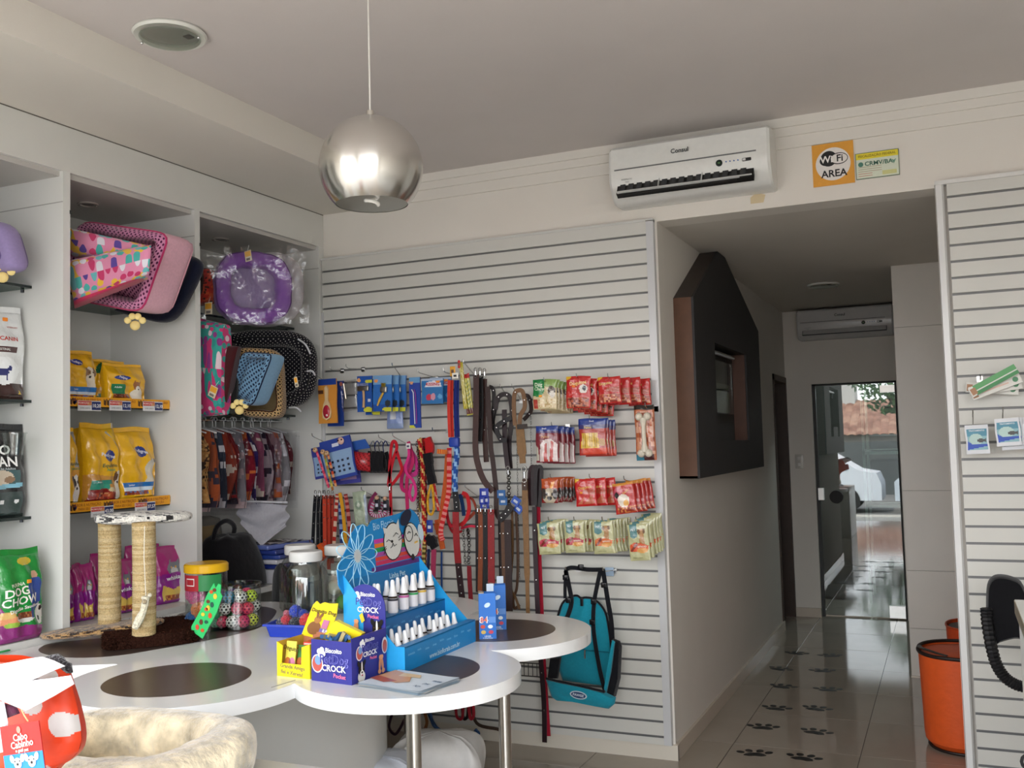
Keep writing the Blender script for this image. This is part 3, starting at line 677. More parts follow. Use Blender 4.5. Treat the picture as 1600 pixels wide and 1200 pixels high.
# --- bay at the far left
Z1, Z2, Z3, Z4 = 1.755, 1.285, .828, 0
shelfbag('pet_food_bag', 'white and brown kibble bag with red lettering on the middle left glass shelf', 'pet food bag', -3.405, -62, 42, 627, 1.757, .372, .10, 'd9dbda',
    [('r', 0, 0, 1, .165, '3b2320'), ('r', 0, .50, .84, .565, '4a2c2b'), ('e', 0.640, .30, .24, .15, 'e9ecec'), ('e', 0.640, .285, .085, .040, '232a66'), ('e', 0.725, .325, .035, .028, '232a66'), ('p', [(0.570, .20), (0.590, .20), (0.600, .29), (0.570, .29)], '232a66'), ('p', [(0.690, .20), (0.710, .20), (0.720, .29), (0.680, .29)], '232a66'), ('p', [(0.560, .29), (0.500, .32), (0.510, .33), (0.580, .30)], '232a66'), ('p', [(.84, .05), (.90, .05), (.87, .10)], 'd8b63a')],
    [('ROYAL CANIN', .56, .645, .062, 'b8382c', 0, 1.15), ('VETERINARY', .80, .775, .022, 'b0605a'), ('GASTRO INTESTINAL', 0.530, .53, .034, 'd8d4d0')], kind='stand', nu=70, nv=96, stickers=[(.72, .86, .011, 'f08a2a')], turn=-6)
shelfbag('pet_food_bag', 'black kibble bag with white lettering on the third left glass shelf', 'pet food bag', -3.405, -62, 45, 806, 1.287, .375, .12, '15171a',
    [('r', .02, .03, .88, .27, '31403f'), ('r', .30, .33, .85, .50, '3f5a5c'), ('e', .60, .42, .17, .08, 'c9b9a4'), ('e', .72, .40, .07, .035, '8a6f58'), ('p', [(.02, .27), (.90, .32), (.90, .365), (.02, .315)], '7fb6c9'), ('e', .40, .16, .035, .022, 'dddddd'), ('e', .60, .165, .035, .022, 'dddddd'), ('e', .80, .17, .035, .022, 'dddddd')],
    [('PRO', .56, .71, .14, 'f1f1ee'), ('PLAN', .60, .585, .145, 'f1f1ee'), ('Cães Adultos', .66, .515, .035, 'b9c2c2')], kind='stand', nu=70, nv=96, turn=-6)
# clear cup in front of the black bag
c = onX(22, 712, -3.33)
t = thing('measuring_cup', 'clear plastic cup in front of the black kibble bag', 'cup', c)
mb = MB(); mb.lathe([(0, .002), (.032, .002), (.043, .085), (.047, .085), (.047, .090), (.0425, .090), (.031, .006), (0, .005)], 'e6e9ea', 28, c=c); mb.build('cup', JAR, t)

shelfbag('pet_food_bag', 'green and purple kibble bag with a person in blue printed on it, bottom left', 'pet food bag', -3.235, 3, 72, 1006, .83, .345, .10, '1f8a3a',
    [('w', .155, .03, 3, 2.2, '7b2a6b'), ('p', [(.0, .0), (1, 0), (1, .13), (.55, .17), (.3, .16), (0, .42)], '8c3078'), ('e', .20, .24, .24, .05, 'e0966a'), ('e', .13, .30, .16, .04, 'd9b26a'), ('e', .24, .19, .14, .03, '9cc04a'), ('e', .52, .255, .21, .055, 'dcdad4'), ('n', .33, .25, .71, .31, 30, ['8a4a2c', '6e3520', 'a86a3c']),
     ('e', .74, .70, .07, .05, 'c9a184'), ('p', [(.62, .40), (.88, .40), (.93, .60), (.84, .67), (.66, .67), (.58, .58)], '35509c'), ('p', [(.64, .40), (.86, .40), (.84, .24), (.78, .24), (.76, .36), (.72, .24), (.66, .24)], '3a4f86'), ('e', .86, .26, .10, .11, 'e2e0d8'), ('e', .89, .33, .04, .03, '2a2422'), ('e', .84, .22, .03, .03, '2a2422'), ('e', .60, .86, .15, .045, 'c9b23a')],
    [('PURINA', .36, .615, .05, 'd8e8d0', 4), ('DOG', .34, .535, .125, 'f2f2ea', 5), ('CHOW', .42, .435, .125, 'f2f2ea', 5), ('Digestão Saudável', .50, .355, .05, 'f2f2ea', 8)], kind='stand', nu=76, nv=110, stickers=[(.60, .64, .010, 'f0a030')])
shelfbag('pet_food_bag', 'purple-edged kibble bag cut by the left edge, beside the green bag', 'pet food bag', -3.25, -60, 5, 1006, .83, .342, .10, '1f8a3a',
    [('w', .62, .04, 4, 1, '7b2a6b'), ('e', .9, .3, .2, .1, 'e0966a')], [('CHOW', .4, .7, .10, 'f2f2ea', 5)], kind='stand', nu=24, nv=40)
c = onZ(4, 1022, .806)
mb = MB(); mb.rbox((c.x-.14, c.y-.03, .806), (c.x-.02, c.y+.05, .812), '2f9a50', .002); mb.rbox((c.x-.14, c.y-.02, .812), (c.x-.05, c.y+.04, .818), 'e8d82c', .002)
tag(mb.build('leaflet', CARD), 'green and yellow leaflet on the table edge under the green kibble bag', 'leaflet')
# --- second bay: three shelves of yellow bags, magenta pouches
PED = dict(kind='stand', nu=70, nv=96)
shelfbag('pet_food_bag', 'yellow kibble bag with a blue band, leftmost on the upper yellow shelf', 'pet food bag', -3.41, 104, 156, 617, Z1, .228, .10, YEL,
    PEDLOGO(.38, .76, 1.15)+doggy(.72, .56, .17, 'ded2bd', '8a6a4a')+[('r', .10, .20, .93, .29, '2a72b8'), ('r', .10, .15, .93, .20, 'cfdbe6'), ('n', .10, .09, .85, .14, 30, ['6e3520', 'a04a2a', '4a5a9a'])],
    [('Pedigree', .38, .76, .065, 'e9e9f2', -12), ('Junior', .30, .245, .05, 'dce8f2')], **PED)
shelfbag('pet_food_bag', 'yellow kibble bag with dark green print, in the middle of the upper yellow shelf', 'pet food bag', -3.47, 154, 205, 617, Z1, .205, .10, YEL,
    [('e', .30, .72, .26, .20, '25613a'), ('p', [(.02, .12), (.12, .12), (.4, .6), (.32, .65)], '25613a'), ('e', .25, .30, .22, .10, 'c9a05a'), ('e', .28, .38, .16, .06, '2d6a44')], [], kind='stand', nu=30, nv=40)
shelfbag('pet_food_bag', 'yellow kibble bag with a green panel and terrier, rightmost on the upper yellow shelf', 'pet food bag', -3.41, 174, 231, 620, Z1, .185, .10, YEL,
    PEDLOGO(.36, .64, 1.1)+[('r', .08, .24, .38, .48, '1f7a4c'), ('n', .10, .14, .50, .24, 26, ['7a3a1c', 'a0522a', '5a2a14']), ('e', .70, .43, .10, .12, 'a0663a'), ('p', [(.60, .46), (.64, .60), (.69, .50)], 'a0663a'), ('p', [(.73, .50), (.79, .60), (.80, .45)], 'a0663a'), ('e', .71, .37, .07, .08, 'ece4d4'), ('e', .70, .22, .16, .15, 'ece4d4'), ('e', .71, .36, .02, .02, '1b1512')],
    [('Pedigree', .36, .64, .075, 'e9e9f2', -10), ('Adulto', .22, .40, .06, 'dff0e6')], turn=-4, **PED)
shelfbag('pet_food_bag', 'yellow kibble bag with a spaniel print, leftmost on the lower yellow shelf', 'pet food bag', -3.41, 88, 128, 780, Z2+.03, .335, .11, YEL,
    [('p', [(.62, .35), (1, .35), (1, .95), (.80, .95), (.86, .7)], 'a8a49c'), ('e', .78, .36, .2, .12, 'e0a040')]+doggy(.80, .27, .15, 'e9e4da', '3a2620'), [('Equilíbrio', .72, .52, .05, '4a5a3a'), ('Natural', .72, .46, .04, '6a9a5a')], **PED)
shelfbag('pet_food_bag', 'yellow side-gusset kibble bag showing its narrow side on the lower yellow shelf', 'pet food bag', -3.47, 124, 146, 780, Z2+.03, .33, .11, YEL,
    [('r', .35, .70, .85, .82, '55402a'), ('e', .6, .56, .22, .05, '27367f'), ('r', .40, .22, .85, .48, '1f6a4c'), ('r', .4, .05, .85, .15, '1f6a4c')], [], kind='stand', nu=20, nv=40)
shelfbag('pet_food_bag', 'tall yellow kibble bag with green panel, centre of the lower yellow shelf', 'pet food bag', -3.41, 141, 192, 784, Z2+.03, .352, .13, YEL,
    [('p', [(.80, 1), (.66, .88), (.80, .80), (.90, .55), (1, .45), (1, 1)], 'aaa79f'), ('p', [(.66, 1), (.70, .90), (.85, .75), (.90, .62), (1.0, .62), (.95, 1)], 'e2b428'), ('e', .62, .58, .15, .075, '2b3b86'), ('w', .34, .02, 5, 1, 'c98f3a'), ('r', .08, .23, .68, .285, '1f8a78'), ('r', .08, .17, .55, .225, '2a9a80'), ('p', [(0, 0), (.92, 0), (.80, .12), (.45, .18), (.08, .16)], '8f2420'), ('n', .20, .04, .68, .13, 22, ['b5402a', 'd08a5a', '7a2018', 'b8502e']), ('e', .62, .16, .09, .03, 'd8c89a')]+doggy(.88, .30, .13, 'd8d0c0', '6a4a30'),
    [('Pedigree', .58, .585, .062, 'dfe3f4', -10), ('Equilíbrio', .60, .46, .062, '3f5a3c'), ('Natural', .62, .405, .045, '6fae6a'), ('Adulto', .26, .258, .03, 'd9f0e8')], **PED)
shelfbag('pet_food_bag', 'yellow kibble bag with seated dog, rightmost on the lower yellow shelf', 'pet food bag', -3.41, 193, 249, 778, Z2+.03, .335, .13, YEL,
    [('e', .50, .66, .14, .075, '27387f'), ('e', .81, .50, .075, .06, 'c8c0ae'), ('e', .90, .53, .03, .03, '3a2a20'), ('e', .72, .40, .11, .14, 'cfc6b2'), ('p', [(.60, .24), (.86, .24), (.86, .50), (.72, .50)], 'd6cdb9'), ('r', .06, .175, .84, .235, '2a6fb5'), ('r', .06, .125, .84, .175, 'cfe0ee'), ('n', .06, .075, .70, .12, 30, ['7a2a20', '94402a', '5a6a9a'])],
    [('Pedigree', .50, .665, .065, 'e2e6f4', -10), ('Junior', .25, .205, .035, 'dce8f2')], **PED)
# shelf-edge rails and price tags
def rail(label, pts, z0):
    t = thing('shelf_rail', label, 'shelf strip', (-3.39, 3.23, z0-.04), 'yellow printed strips on the shelf fronts')
    y0, y1 = 2.873, 3.592; X = -3.385
    mb = MB(); mb.box((X-.003, y0, z0-.030), (X, y1, z0+.012), 'e8a21c'); mb.box((X-.012, y0, z0-.036), (X-.002, y1, z0-.030), '1d1a16'); mb.build('strip', CARD, t)
    mb = MB()
    for k in range(4):
        y = y0+.12+k*.20
        for dx in (0, .018, .034):
            mb.prism([(y+dx, -.006), (y+dx+.012, -.010), (y+dx+.016, .022), (y+dx+.008, .012), (y+dx, .020)], 0, .001, '5a3a1c', M=Matrix(((0, 0, 1, X), (1, 0, 0, 0), (0, 1, 0, z0-.014), (0, 0, 0, 1))))
        mb.text('SABOR E NUTRIÇÃO', lambda a, b: Vector((X+.0012, a, b)), .016, 'a85a14', (y+.11, z0-.002)); mb.text('PARA SEU CÃO', lambda a, b: Vector((X+.0012, a, b)), .014, 'a85a14', (y+.11, z0-.019))
        mb.prism([(y+.044+.010*cos(a), .0+.012*sin(a)) for a in [q*pi/6 for q in range(12)]], 0, .001, '2a3a80', M=Matrix(((0, 0, 1, X), (1, 0, 0, 0), (0, 1, 0, z0-.008), (0, 0, 0, 1))))
    mb.build('strip_print', CARD, t); return t
rail('yellow printed strip along the upper yellow shelf front', None, Z1+.01); rail('yellow printed strip along the lower yellow shelf front', None, Z2+.03)
def price_tag(px, py, txt, label):
    X = -3.378; c = onX(px, py, X); t = thing('price_tag', label, 'price tag', c-Vector((0, 0, .02)), 'red white and blue price tags on the yellow shelves')
    f = lambda y, z: Vector((X+.002, c.y+y, c.z+z))
    mb = MB(TR(0, c.y, c.z)); mb.box((X-.001, -.062, -.022), (X, .062, .022), 'dcdcdc'); mb.build('tag_card', CARD, t)
    mb = MB(TR(0, c.y, c.z)); mb.box((X, -.060, .002), (X+.0008, .010, .020), 'c8423a'); mb.box((X, .012, -.018), (X+.0008, .060, .018), '1e2d66'); mb.box((X, -.012, .002), (X+.0012, .010, .016), 'd08a5a'); mb.build('tag_print', CARD, t)
    mb = MB(); mb.text(txt, f, .021, 'f0f0f0', (.036, 0)); mb.text('PROMOÇÃO', f, .010, 'f4d8d0', (-.034, .011)); mb.text('SUPER OFERTA', f, .008, '8a8a8a', (-.025, -.011)); mb.build('tag_figures', CARD, t)
price_tag(140, 634, '10,20', 'price tag reading 10,20 on the upper yellow shelf, leftmost'); price_tag(188, 634, '12,10', 'price tag reading 12,10 at the middle of the upper yellow shelf'); price_tag(239, 635, '12,10', 'price tag reading 12,10 at the right end of the upper yellow shelf')
price_tag(160, 799, '43,00', 'price tag reading 43,00 on the lower yellow shelf, left of centre'); price_tag(227, 792, '37,57', 'price tag reading 37,57 on the lower yellow shelf, right')
# --- magenta cat food pouches
MAG = 'a81f72'
def whiskas(label, px0, px1, pyb, X, h, full=True, turn=0):
    s = [('p', [(0, .62), (.35, .70), (1, .62), (1, 1), (0, 1)], 'a3206f'), ('e', .45, .60, .22, .12, '75767c'), ('p', [(.28, .64), (.34, .78), (.40, .68)], '75767c'), ('p', [(.52, .68), (.60, .78), (.62, .62)], '75767c'), ('e', .44, .56, .13, .06, 'c9c6c2'), ('e', .36, .62, .03, .02, 'd8a040'), ('e', .52, .62, .03, .02, 'd8a040'),
         ('w', .50, .03, 3.5, 0, '8a1c86'), ('p', [(.12, .06), (.78, .10), (.74, .30), (.40, .24), (.12, .33)], 'e6c25a'), ('n', .2, .05, .9, .14, 18, ['a8502a', 'c9823a', '8a3a1c'])]
    return shelfbag('cat_food_pouch', label, 'cat food pouch', X, px0, px1, pyb, .80+.03, h, .07, MAG, s, [('whiskas', .45, .44, .105, 'f3eef2', 4), ('carne', .82, .74, .05, 'e9c8dc', 20)] if full else [], kind='stand', nu=44, nv=56, turn=turn, group='magenta cat food pouches on the bottom shelf')
for i, (a, b, X, h, full, tn, lb) in enumerate([(100, 120, -3.36, .225, False, 0, 'magenta cat food pouch, leftmost on the bottom shelf, beside the white divider'),
        (119, 137, -3.36, .240, False, 20, 'magenta cat food pouch shown edge-on, second from the left divider'), (134, 152, -3.35, .235, False, -10, 'magenta cat food pouch just left of the left sisal post'),
        (150, 190, -3.42, .262, True, 0, 'magenta cat food pouch mostly behind the left sisal post'), (186, 214, -3.33, .235, True, 0, 'magenta cat food pouch between the two sisal posts'),
        (205, 240, -3.42, .275, True, 0, 'magenta cat food pouch behind the right sisal post'), (238, 257, -3.40, .272, True, 0, 'magenta cat food pouch with an orange sticker just right of the right sisal post'),
        (252, 299, -3.33, .262, True, -4, 'magenta cat food pouch with grey cat, rightmost beside the yellow-lidded jar')]):
    t = whiskas(lb, a, b, 950, X, h, full, tn)
# ================================================================== PET BEDS
def dotmat(name, base, dot, scale, r=.27, rough=.9, wrinkle=.35):
    m = mat(name, rough, noise=.04, nscale=60, bump=wrinkle, bscale=24, spec=.15, sheen=.2); nt = m.node_tree; b = nt.nodes['Principled BSDF']
    uv = nt.nodes.new('ShaderNodeUVMap'); mp = nt.nodes.new('ShaderNodeMapping'); mp.inputs['Scale'].default_value = (scale, scale, 1); mp.inputs['Rotation'].default_value = (0, 0, RAD(45))
    vo = nt.nodes.new('ShaderNodeTexVoronoi'); vo.voronoi_dimensions = '2D'; vo.inputs['Scale'].default_value = 1; vo.inputs['Randomness'].default_value = 0
    lt = nt.nodes.new('ShaderNodeMath'); lt.operation = 'LESS_THAN'; lt.inputs[1].default_value = r; mx = nt.nodes.new('ShaderNodeMixRGB')
    mx.inputs[1].default_value = (*lin(base), 1); mx.inputs[2].default_value = (*lin(dot), 1)
    nt.links.new(uv.outputs[0], mp.inputs[0]); nt.links.new(mp.outputs[0], vo.inputs['Vector']); nt.links.new(vo.outputs['Distance'], lt.inputs[0]); nt.links.new(lt.outputs[0], mx.inputs[0]); nt.links.new(mx.outputs[0], b.inputs['Base Color'])
    return m
def blobmat(name, cols, scale):
    m = mat(name, .9, bump=.35, bscale=24, spec=.15, sheen=.2); nt = m.node_tree; b = nt.nodes['Principled BSDF']
    uv = nt.nodes.new('ShaderNodeUVMap'); vo = nt.nodes.new('ShaderNodeTexVoronoi'); vo.voronoi_dimensions = '2D'; vo.inputs['Scale'].default_value = scale; vo.inputs['Randomness'].default_value = .55
    sx = nt.nodes.new('ShaderNodeSeparateColor'); cr = nt.nodes.new('ShaderNodeValToRGB'); cr.color_ramp.interpolation = 'CONSTANT'
    while len(cr.color_ramp.elements) < len(cols): cr.color_ramp.elements.new(.5)
    for k, c in enumerate(cols): cr.color_ramp.elements[k].position = k/len(cols); cr.color_ramp.elements[k].color = (*lin(c), 1)
    nt.links.new(uv.outputs[0], vo.inputs['Vector']); nt.links.new(vo.outputs['Color'], sx.inputs[0]); nt.links.new(sx.outputs[0], cr.inputs[0])
    v2 = nt.nodes.new('ShaderNodeTexVoronoi'); v2.voronoi_dimensions = '2D'; v2.inputs['Scale'].default_value = scale*.6; c2 = nt.nodes.new('ShaderNodeValToRGB'); c2.color_ramp.interpolation = 'CONSTANT'
    c2.color_ramp.elements[0].color = (*lin(cols[0]), 1); c2.color_ramp.elements[1].color = (*lin(cols[-1]), 1); c2.color_ramp.elements[1].position = .5; e3 = c2.color_ramp.elements.new(.75); e3.color = (*lin(cols[1]), 1)
    s2 = nt.nodes.new('ShaderNodeSeparateColor'); nt.links.new(uv.outputs[0], v2.inputs['Vector']); nt.links.new(v2.outputs['Color'], s2.inputs[0]); nt.links.new(s2.outputs[0], c2.inputs[0])
    lt = nt.nodes.new('ShaderNodeMath'); lt.operation = 'LESS_THAN'; lt.inputs[1].default_value = .44; mx = nt.nodes.new('ShaderNodeMixRGB')
    nt.links.new(vo.outputs['Distance'], lt.inputs[0]); nt.links.new(lt.outputs[0], mx.inputs[0]); nt.links.new(c2.outputs[0], mx.inputs[1]); nt.links.new(cr.outputs[0], mx.inputs[2]); nt.links.new(mx.outputs[0], b.inputs['Base Color'])
    return m
def uvgrid(name, fn, nu, nv, m, parent, col='ffffff', cu=False, cv=False, su=1., sv=1., smooth=60, auto=False):
    """grid mesh with uv in metres-like units (su,sv)"""
    mb = MB(); mb.grid(fn, nu, nv, col, cu, cv); o = mb.build(name, m, parent, smooth)
    uvl = o.data.uv_layers.new(name='UVMap'); NU = nu if cu else nu+1
    def cum(n, f):
        L = [0.]
        for i in range(n): L.append(L[-1]+(Vector(f((i+1)/n))-Vector(f(i/n))).length)
        return L
    if auto: LU = cum(nu, lambda q: fn(q, .5)); LV = cum(nv, lambda q: fn(.13, q))
    else: LU = [a/nu*su for a in range(nu+1)]; LV = [b/nv*sv for b in range(nv+1)]
    k = 0
    # faces keep their order: rebuild the uv per face corner from the grid cell
    tab = {}
    for p in o.data.polygons:
        i, j = p.index % nu, p.index//nu
        for li in p.loop_indices:
            vi = o.data.loops[li].vertex_index; a, b = vi % NU, vi//NU
            if cu and i == nu-1 and a == 0: a = nu
            if cv and j == nv-1 and b == 0: b = nv
            uvl.data[li].uv = (LU[a], LV[b])
    return o
def ring_bed(name, label, O, ax, ay, az, A, Bv, wr, wh, outer, inner, floor_, piping, sq=4, group='pet beds on the upper shelves', pipe_r=.004, cat='pet bed', lump=.0, fl=.22, split=90):
    """bed with a padded wall: plane axes ax, ay (half sizes A, Bv), opening towards az, wall thickness wr, wall height wh"""
    ax, ay, az = Vector(ax).normalized(), Vector(ay).normalized(), Vector(az).normalized(); O = Vector(O)
    t = thing(name, label, cat, O, group)
    TB = []; e = 2/sq
    for i in range(2881):
        a = 2*pi*i/2880; TB.append((math.copysign(abs(cos(a))**e, cos(a))*A, math.copysign(abs(sin(a))**e, sin(a))*Bv))
    CU_ = [0.]
    for i in range(2880): CU_.append(CU_[-1]+math.hypot(TB[i+1][0]-TB[i][0], TB[i+1][1]-TB[i][1]))
    import bisect
    def rim(a, k=1., off=0.):
        a = 2*pi*min(2880, bisect.bisect_left(CU_, (a/(2*pi) % 1.0)*CU_[-1]))/2880
        e = 2/sq; return math.copysign(abs(cos(a))**e, cos(a))*(A-off), math.copysign(abs(sin(a))**e, sin(a))*(Bv-off)
    def wall(phi0, phi1):
        def fn(u, v):
            a = 2*pi*u; x, y = rim(a); q = phi0+(phi1-phi0)*v
            nx, ny = x/(A or 1), y/(Bv or 1); l = math.hypot(nx, ny) or 1; nx /= l; ny /= l
            rr = wr*(1+lump*sin(9*a)+lump*.6*sin(17*a+1)); c = math.copysign(abs(cos(q))**.7, cos(q)); s_ = math.copysign(abs(sin(q))**.7, sin(q))
            return O+ax*(x-nx*wr+nx*rr*c)+ay*(y-ny*wr+ny*rr*c)+az*(wh/2+wh/2*s_)
        return fn
    per = CU_[-1]
    uvgrid('outer_wall', wall(-pi/2, RAD(split)), 72, 10, outer[0], t, outer[1], cu=True, auto=True)
    uvgrid('inner_wall', wall(RAD(split), 3*pi/2), 72, 10, inner[0], t, inner[1], cu=True, auto=True)
    def fl_(u, v):
        a = 2*pi*u; x, y = rim(a, off=wr*.9); return O+ax*x*v+ay*y*v+az*(wh*fl*(1-.6*v**4)+.0)
    def bk_(u, v):
        a = 2*pi*u; x, y = rim(a, off=wr*.3); return O+ax*x*v+ay*y*v+az*.002
    def planar(o):                                                   # planar uv for the flat cushion
        for p in o.data.polygons:
            for li in p.loop_indices:
                co_ = o.data.vertices[o.data.loops[li].vertex_index].co; o.data.uv_layers[0].data[li].uv = (co_.dot(ax), co_.dot(ay))
    o = uvgrid('cushion', fl_, 48, 12, floor_[0], t, floor_[1], cu=True); planar(o)
    o = uvgrid('underside', bk_, 48, 4, outer[0], t, outer[1], cu=True); planar(o)
    if piping:
        mb = MB(); mb.tube([wall(RAD(split), RAD(split))(k/72, 0) for k in range(72)], pipe_r, piping, 6, closed=True); mb.build('piping', CLOTH, t)
    return t
pinkdot = dotmat('pink_dot_cotton', 'd68fb4', '5a2148', 62, .30); pinkplain = (PUFF, 'e0aebc')
TOP = 2.224
# navy bed furthest right, then pink bed, then the multicolour one in front
def axes_from(p0, p1, p2):
    ax = (p1-p0); ay = (p2-p0); az = ax.cross(ay); return ax, ay, az
def bed_from_px(name, label, Yf, quad, wh, wr, outer, inner, fl2, piping, lean=(0, 0, 0), **k):
    """quad: photo corners tl,tr,br,bl of the open rim at depth Yf"""
    q = [onY(x, y, Yf+(lean[i] if len(lean) > i else 0)) for i, (x, y) in enumerate(quad)]
    c = (q[0]+q[1]+q[2]+q[3])/4; ax = (q[1]-q[0]+q[2]-q[3]); ay = (q[0]-q[3]+q[1]-q[2]); A, B_ = ax.length/4, ay.length/4
    ax.normalize(); ay.normalize(); az = ax.cross(ay).normalized()
    if az.y > 0: az = -az
    O = c-az*wh
    return ring_bed(name, label, O, ax, ay, az, A, B_, wr, wh, outer, inner, fl2, piping, **k)
navy = (PUFF, '14182c')
bed_from_px('pet_bed', 'dark navy pet bed sticking out behind the pale pink one', 3.46, [(215, 383), (308, 399), (268, 513), (150, 478)], .07, .03, navy, navy, navy, None, lean=(0, 0, 0, 0), sq=5)
bed_from_px('pet_bed', 'pale pink pet bed lined with dark polka dots, tilted on the top shelf', 3.16, [(119, 342), (260, 362), (216, 489), (78, 462)], .20, .030, pinkplain, (pinkdot, 'ffffff'), (pinkdot, 'ffffff'), 'c03a6c', lean=(0, 0, 0, 0), sq=9, pipe_r=.005, fl=.5, split=40)
multi = blobmat('multicolour_circle_print', ['d98aa8', 'e0b23a', '4aa8a0', '5c4694', 'd8d4dc', 'c23a68', '6ab0b4', 'd98aa8'], 22)
def slab(name, m, parent, q8, bulge, col='ffffff', su=.4, sv=.3):
    """padded slab: q8 = front tl,tr,br,bl, back tl,tr,br,bl"""
    F, K = q8[:4], q8[4:]
    def fn(u, v):
        # closed loop around the slab in v, along it in u
        th = 2*pi*v; cx = .5-.5*math.copysign(abs(cos(th))**.45, cos(th)); cy = .5+.5*math.copysign(abs(sin(th))**.45, sin(th))
        e = 1-abs(2*u-1)**8; cx = .5+(cx-.5)*(.75+.25*e)
        def bl(Q, a, b): return (Q[3]*(1-a)+Q[2]*a)*(1-b)+(Q[0]*(1-a)+Q[1]*a)*b
        fp = bl(F, u, cy); kp = bl(K, u, cy); p = fp*(1-cx)+kp*cx
        d = (fp-kp).normalized(); return p+d*bulge*(1-2*cx)*sin(pi*cy)*(.3+.7*e)
    o = uvgrid(name, fn, 40, 36, m, parent, col, cv=True, su=su, sv=sv*2)
    for u in (0, 1):
        mb = MB(); vs = [fn(u, j/36) for j in range(36)]; mb.add(vs, [tuple(range(36))], col)
        e = mb.build(name+'_end', m, parent); uv = e.data.uv_layers.new(name='UVMap')
        for l in e.data.loops: co_ = e.data.vertices[l.vertex_index].co; uv.data[l.index].uv = (co_.x+co_.y, co_.z)
    return o
t = thing('pet_bed', 'multicoloured circle-print pet bed folded in front of the pale pink one', 'pet bed', onY(170, 470, 2.95), 'pet beds on the upper shelves')
def q4(l, Y): return [onY(x, y, Y) for x, y in l]
back = Vector((-.06, .18, 0))
Q = q4([(100, 352), (236, 382), (236, 415), (100, 392)], 2.98); slab('padded_rim', multi, t, Q+[p+Vector((-.10, .09, 0)) for p in Q], .012, su=.45, sv=.18)
Q = q4([(100, 405), (237, 378), (233, 428), (116, 470)], 2.93); slab('padded_wall', multi, t, Q+[p+Vector((-.13, .12, .0)) for p in Q], .016, su=.5, sv=.3)
Q = q4([(114, 462), (226, 418), (228, 431), (116, 476)], 2.945); slab('red_base', PUFF, t, Q+[p+Vector((-.12, .11, .0)) for p in Q], .003, col='c03258')
# lilac striped bed, far left
stripe = dotmat('lilac_stripe', '8a6a9a', 'd0486a', 34, .22)
bed_from_px('pet_bed', 'lilac and pink striped pet bed on the top left shelf, cut by the frame', 2.60, [(-110, 340), (-4, 350), (22, 412), (-90, 440)], .10, .05, (PUFF, '9a8ab8'), (stripe, 'ffffff'), (stripe, 'ffffff'), '6a5a8a', sq=5)
# --- third bay
purple = (PUFF, '7f589c')
pb = bed_from_px('pet_bed', 'round lilac pet bed in clear wrapping on the top right shelf', 3.98, [(333, 386), (462, 396), (456, 508), (338, 504)], .12, .044, purple, (PUFF, '7d4f9c'), (PUFF, '8f7fa0'), '4f2a66', sq=2.7, lump=.05, lean=(-.13, .17, .17, -.13), fl=.5, split=40)
def tagcard(px, py, Y, label_parent, col='e8b04a', w=.04, h=.055, rot=8, txt='R$'):
    c = onY(px, py, Y); mb = MB(TR(*c) @ RY(-rot)); mb.box((-w/2, -.002, -h/2), (w/2, 0, h/2), 'd8cdb4'); mb.box((-w/2+.003, -.003, -h*.05), (w/2-.003, -.001, h/2-.004), col); mb.box((-w*.3, -.0032, -h*.4), (w*.3, -.002, -h*.2), '77706a')
    mb.tube([(0, 0, h/2), (.004, .01, h/2+.03)], .0008, 'dddddd', 4); return mb.build('hang_tag', CARD, label_parent)
tagcard(388, 400, 3.93, pb)
mb = MB(); cpb = onY(398, 448, 3.93)
mb.grid(lambda u, v: Vector((cpb.x-.24+.46*u+.01*sin(9*v), 3.80+.26*u+.012*sin(14*u+5*v), cpb.z-.19+.40*v)), 40, 30, 'e8e8ee'); mb.build('plastic_wrap', WRAP, pb)
t2 = ring_bed('pet_bed', 'pale translucent wrapped bed leaning behind the round lilac one', onY(425, 455, 4.30), (1, .05, 0), (0, 0, 1), (0, -1, 0), .22, .20, .05, .10, (PUFF, 'b8b4b8'), (PUFF, 'b0acb2'), (PUFF, 'aaa6ac'), None, sq=2.6)
# red leopard beds
redleo = blobmat('red_leopard_print', ['a82418', 'b83020', '3a120c', 'a02a1c', 'c4502a'], 60)
t3 = ring_bed('pet_bed', 'red and black patterned pet bed at the left of the round lilac one', onY(328, 452, 3.95), (1, 0, 0), (0, .15, 1), (0, -1, .1), .075, .095, .03, .10, (redleo, 'ffffff'), (PUFF, '4a1c14'), (PUFF, '3a1a12'), None, sq=3)
tagcard(326, 482, 3.82, t3, 'e8a83a', .045, .06, 0)
# lower shelf of the third bay
blk = dotmat('black_pin_dot', '14131a', 'b8b4ac', 62, .16); tan = dotmat('tan_dot_cotton', 'b8976a', '1c1410', 62, .30); blue = dotmat('blue_dot_cotton', '7096b4', '14203a', 56, .30)
brownin = (PUFF, '7a6a52')
bb = ring_bed('pet_bed', 'black round pet bed with tiny white dots, largest of the lower right shelf', onY(428, 580, 4.26)+Vector((-.05, .0, 0)), (.8, .6, 0), (0, .05, 1), (.6, -.8, .05), .27, .215, .045, .12, (blk, 'ffffff'), (blk, 'ffffff'), (blk, 'ffffff'), '1a1a1a', sq=3.0)
for a, b in (((466, 530), (485, 553)), ((452, 637), (470, 643)), ((480, 580), (492, 586))): mb = MB(); mb.tube(smoothpts([onY(a[0], a[1], 4.20), onY((a[0]+b[0])/2+2, (a[1]+b[1])/2-3, 4.18), onY(b[0], b[1], 4.20)], 4), .005, 'c4c4c8', 6); mb.build('white_lace', CLOTH, bb)

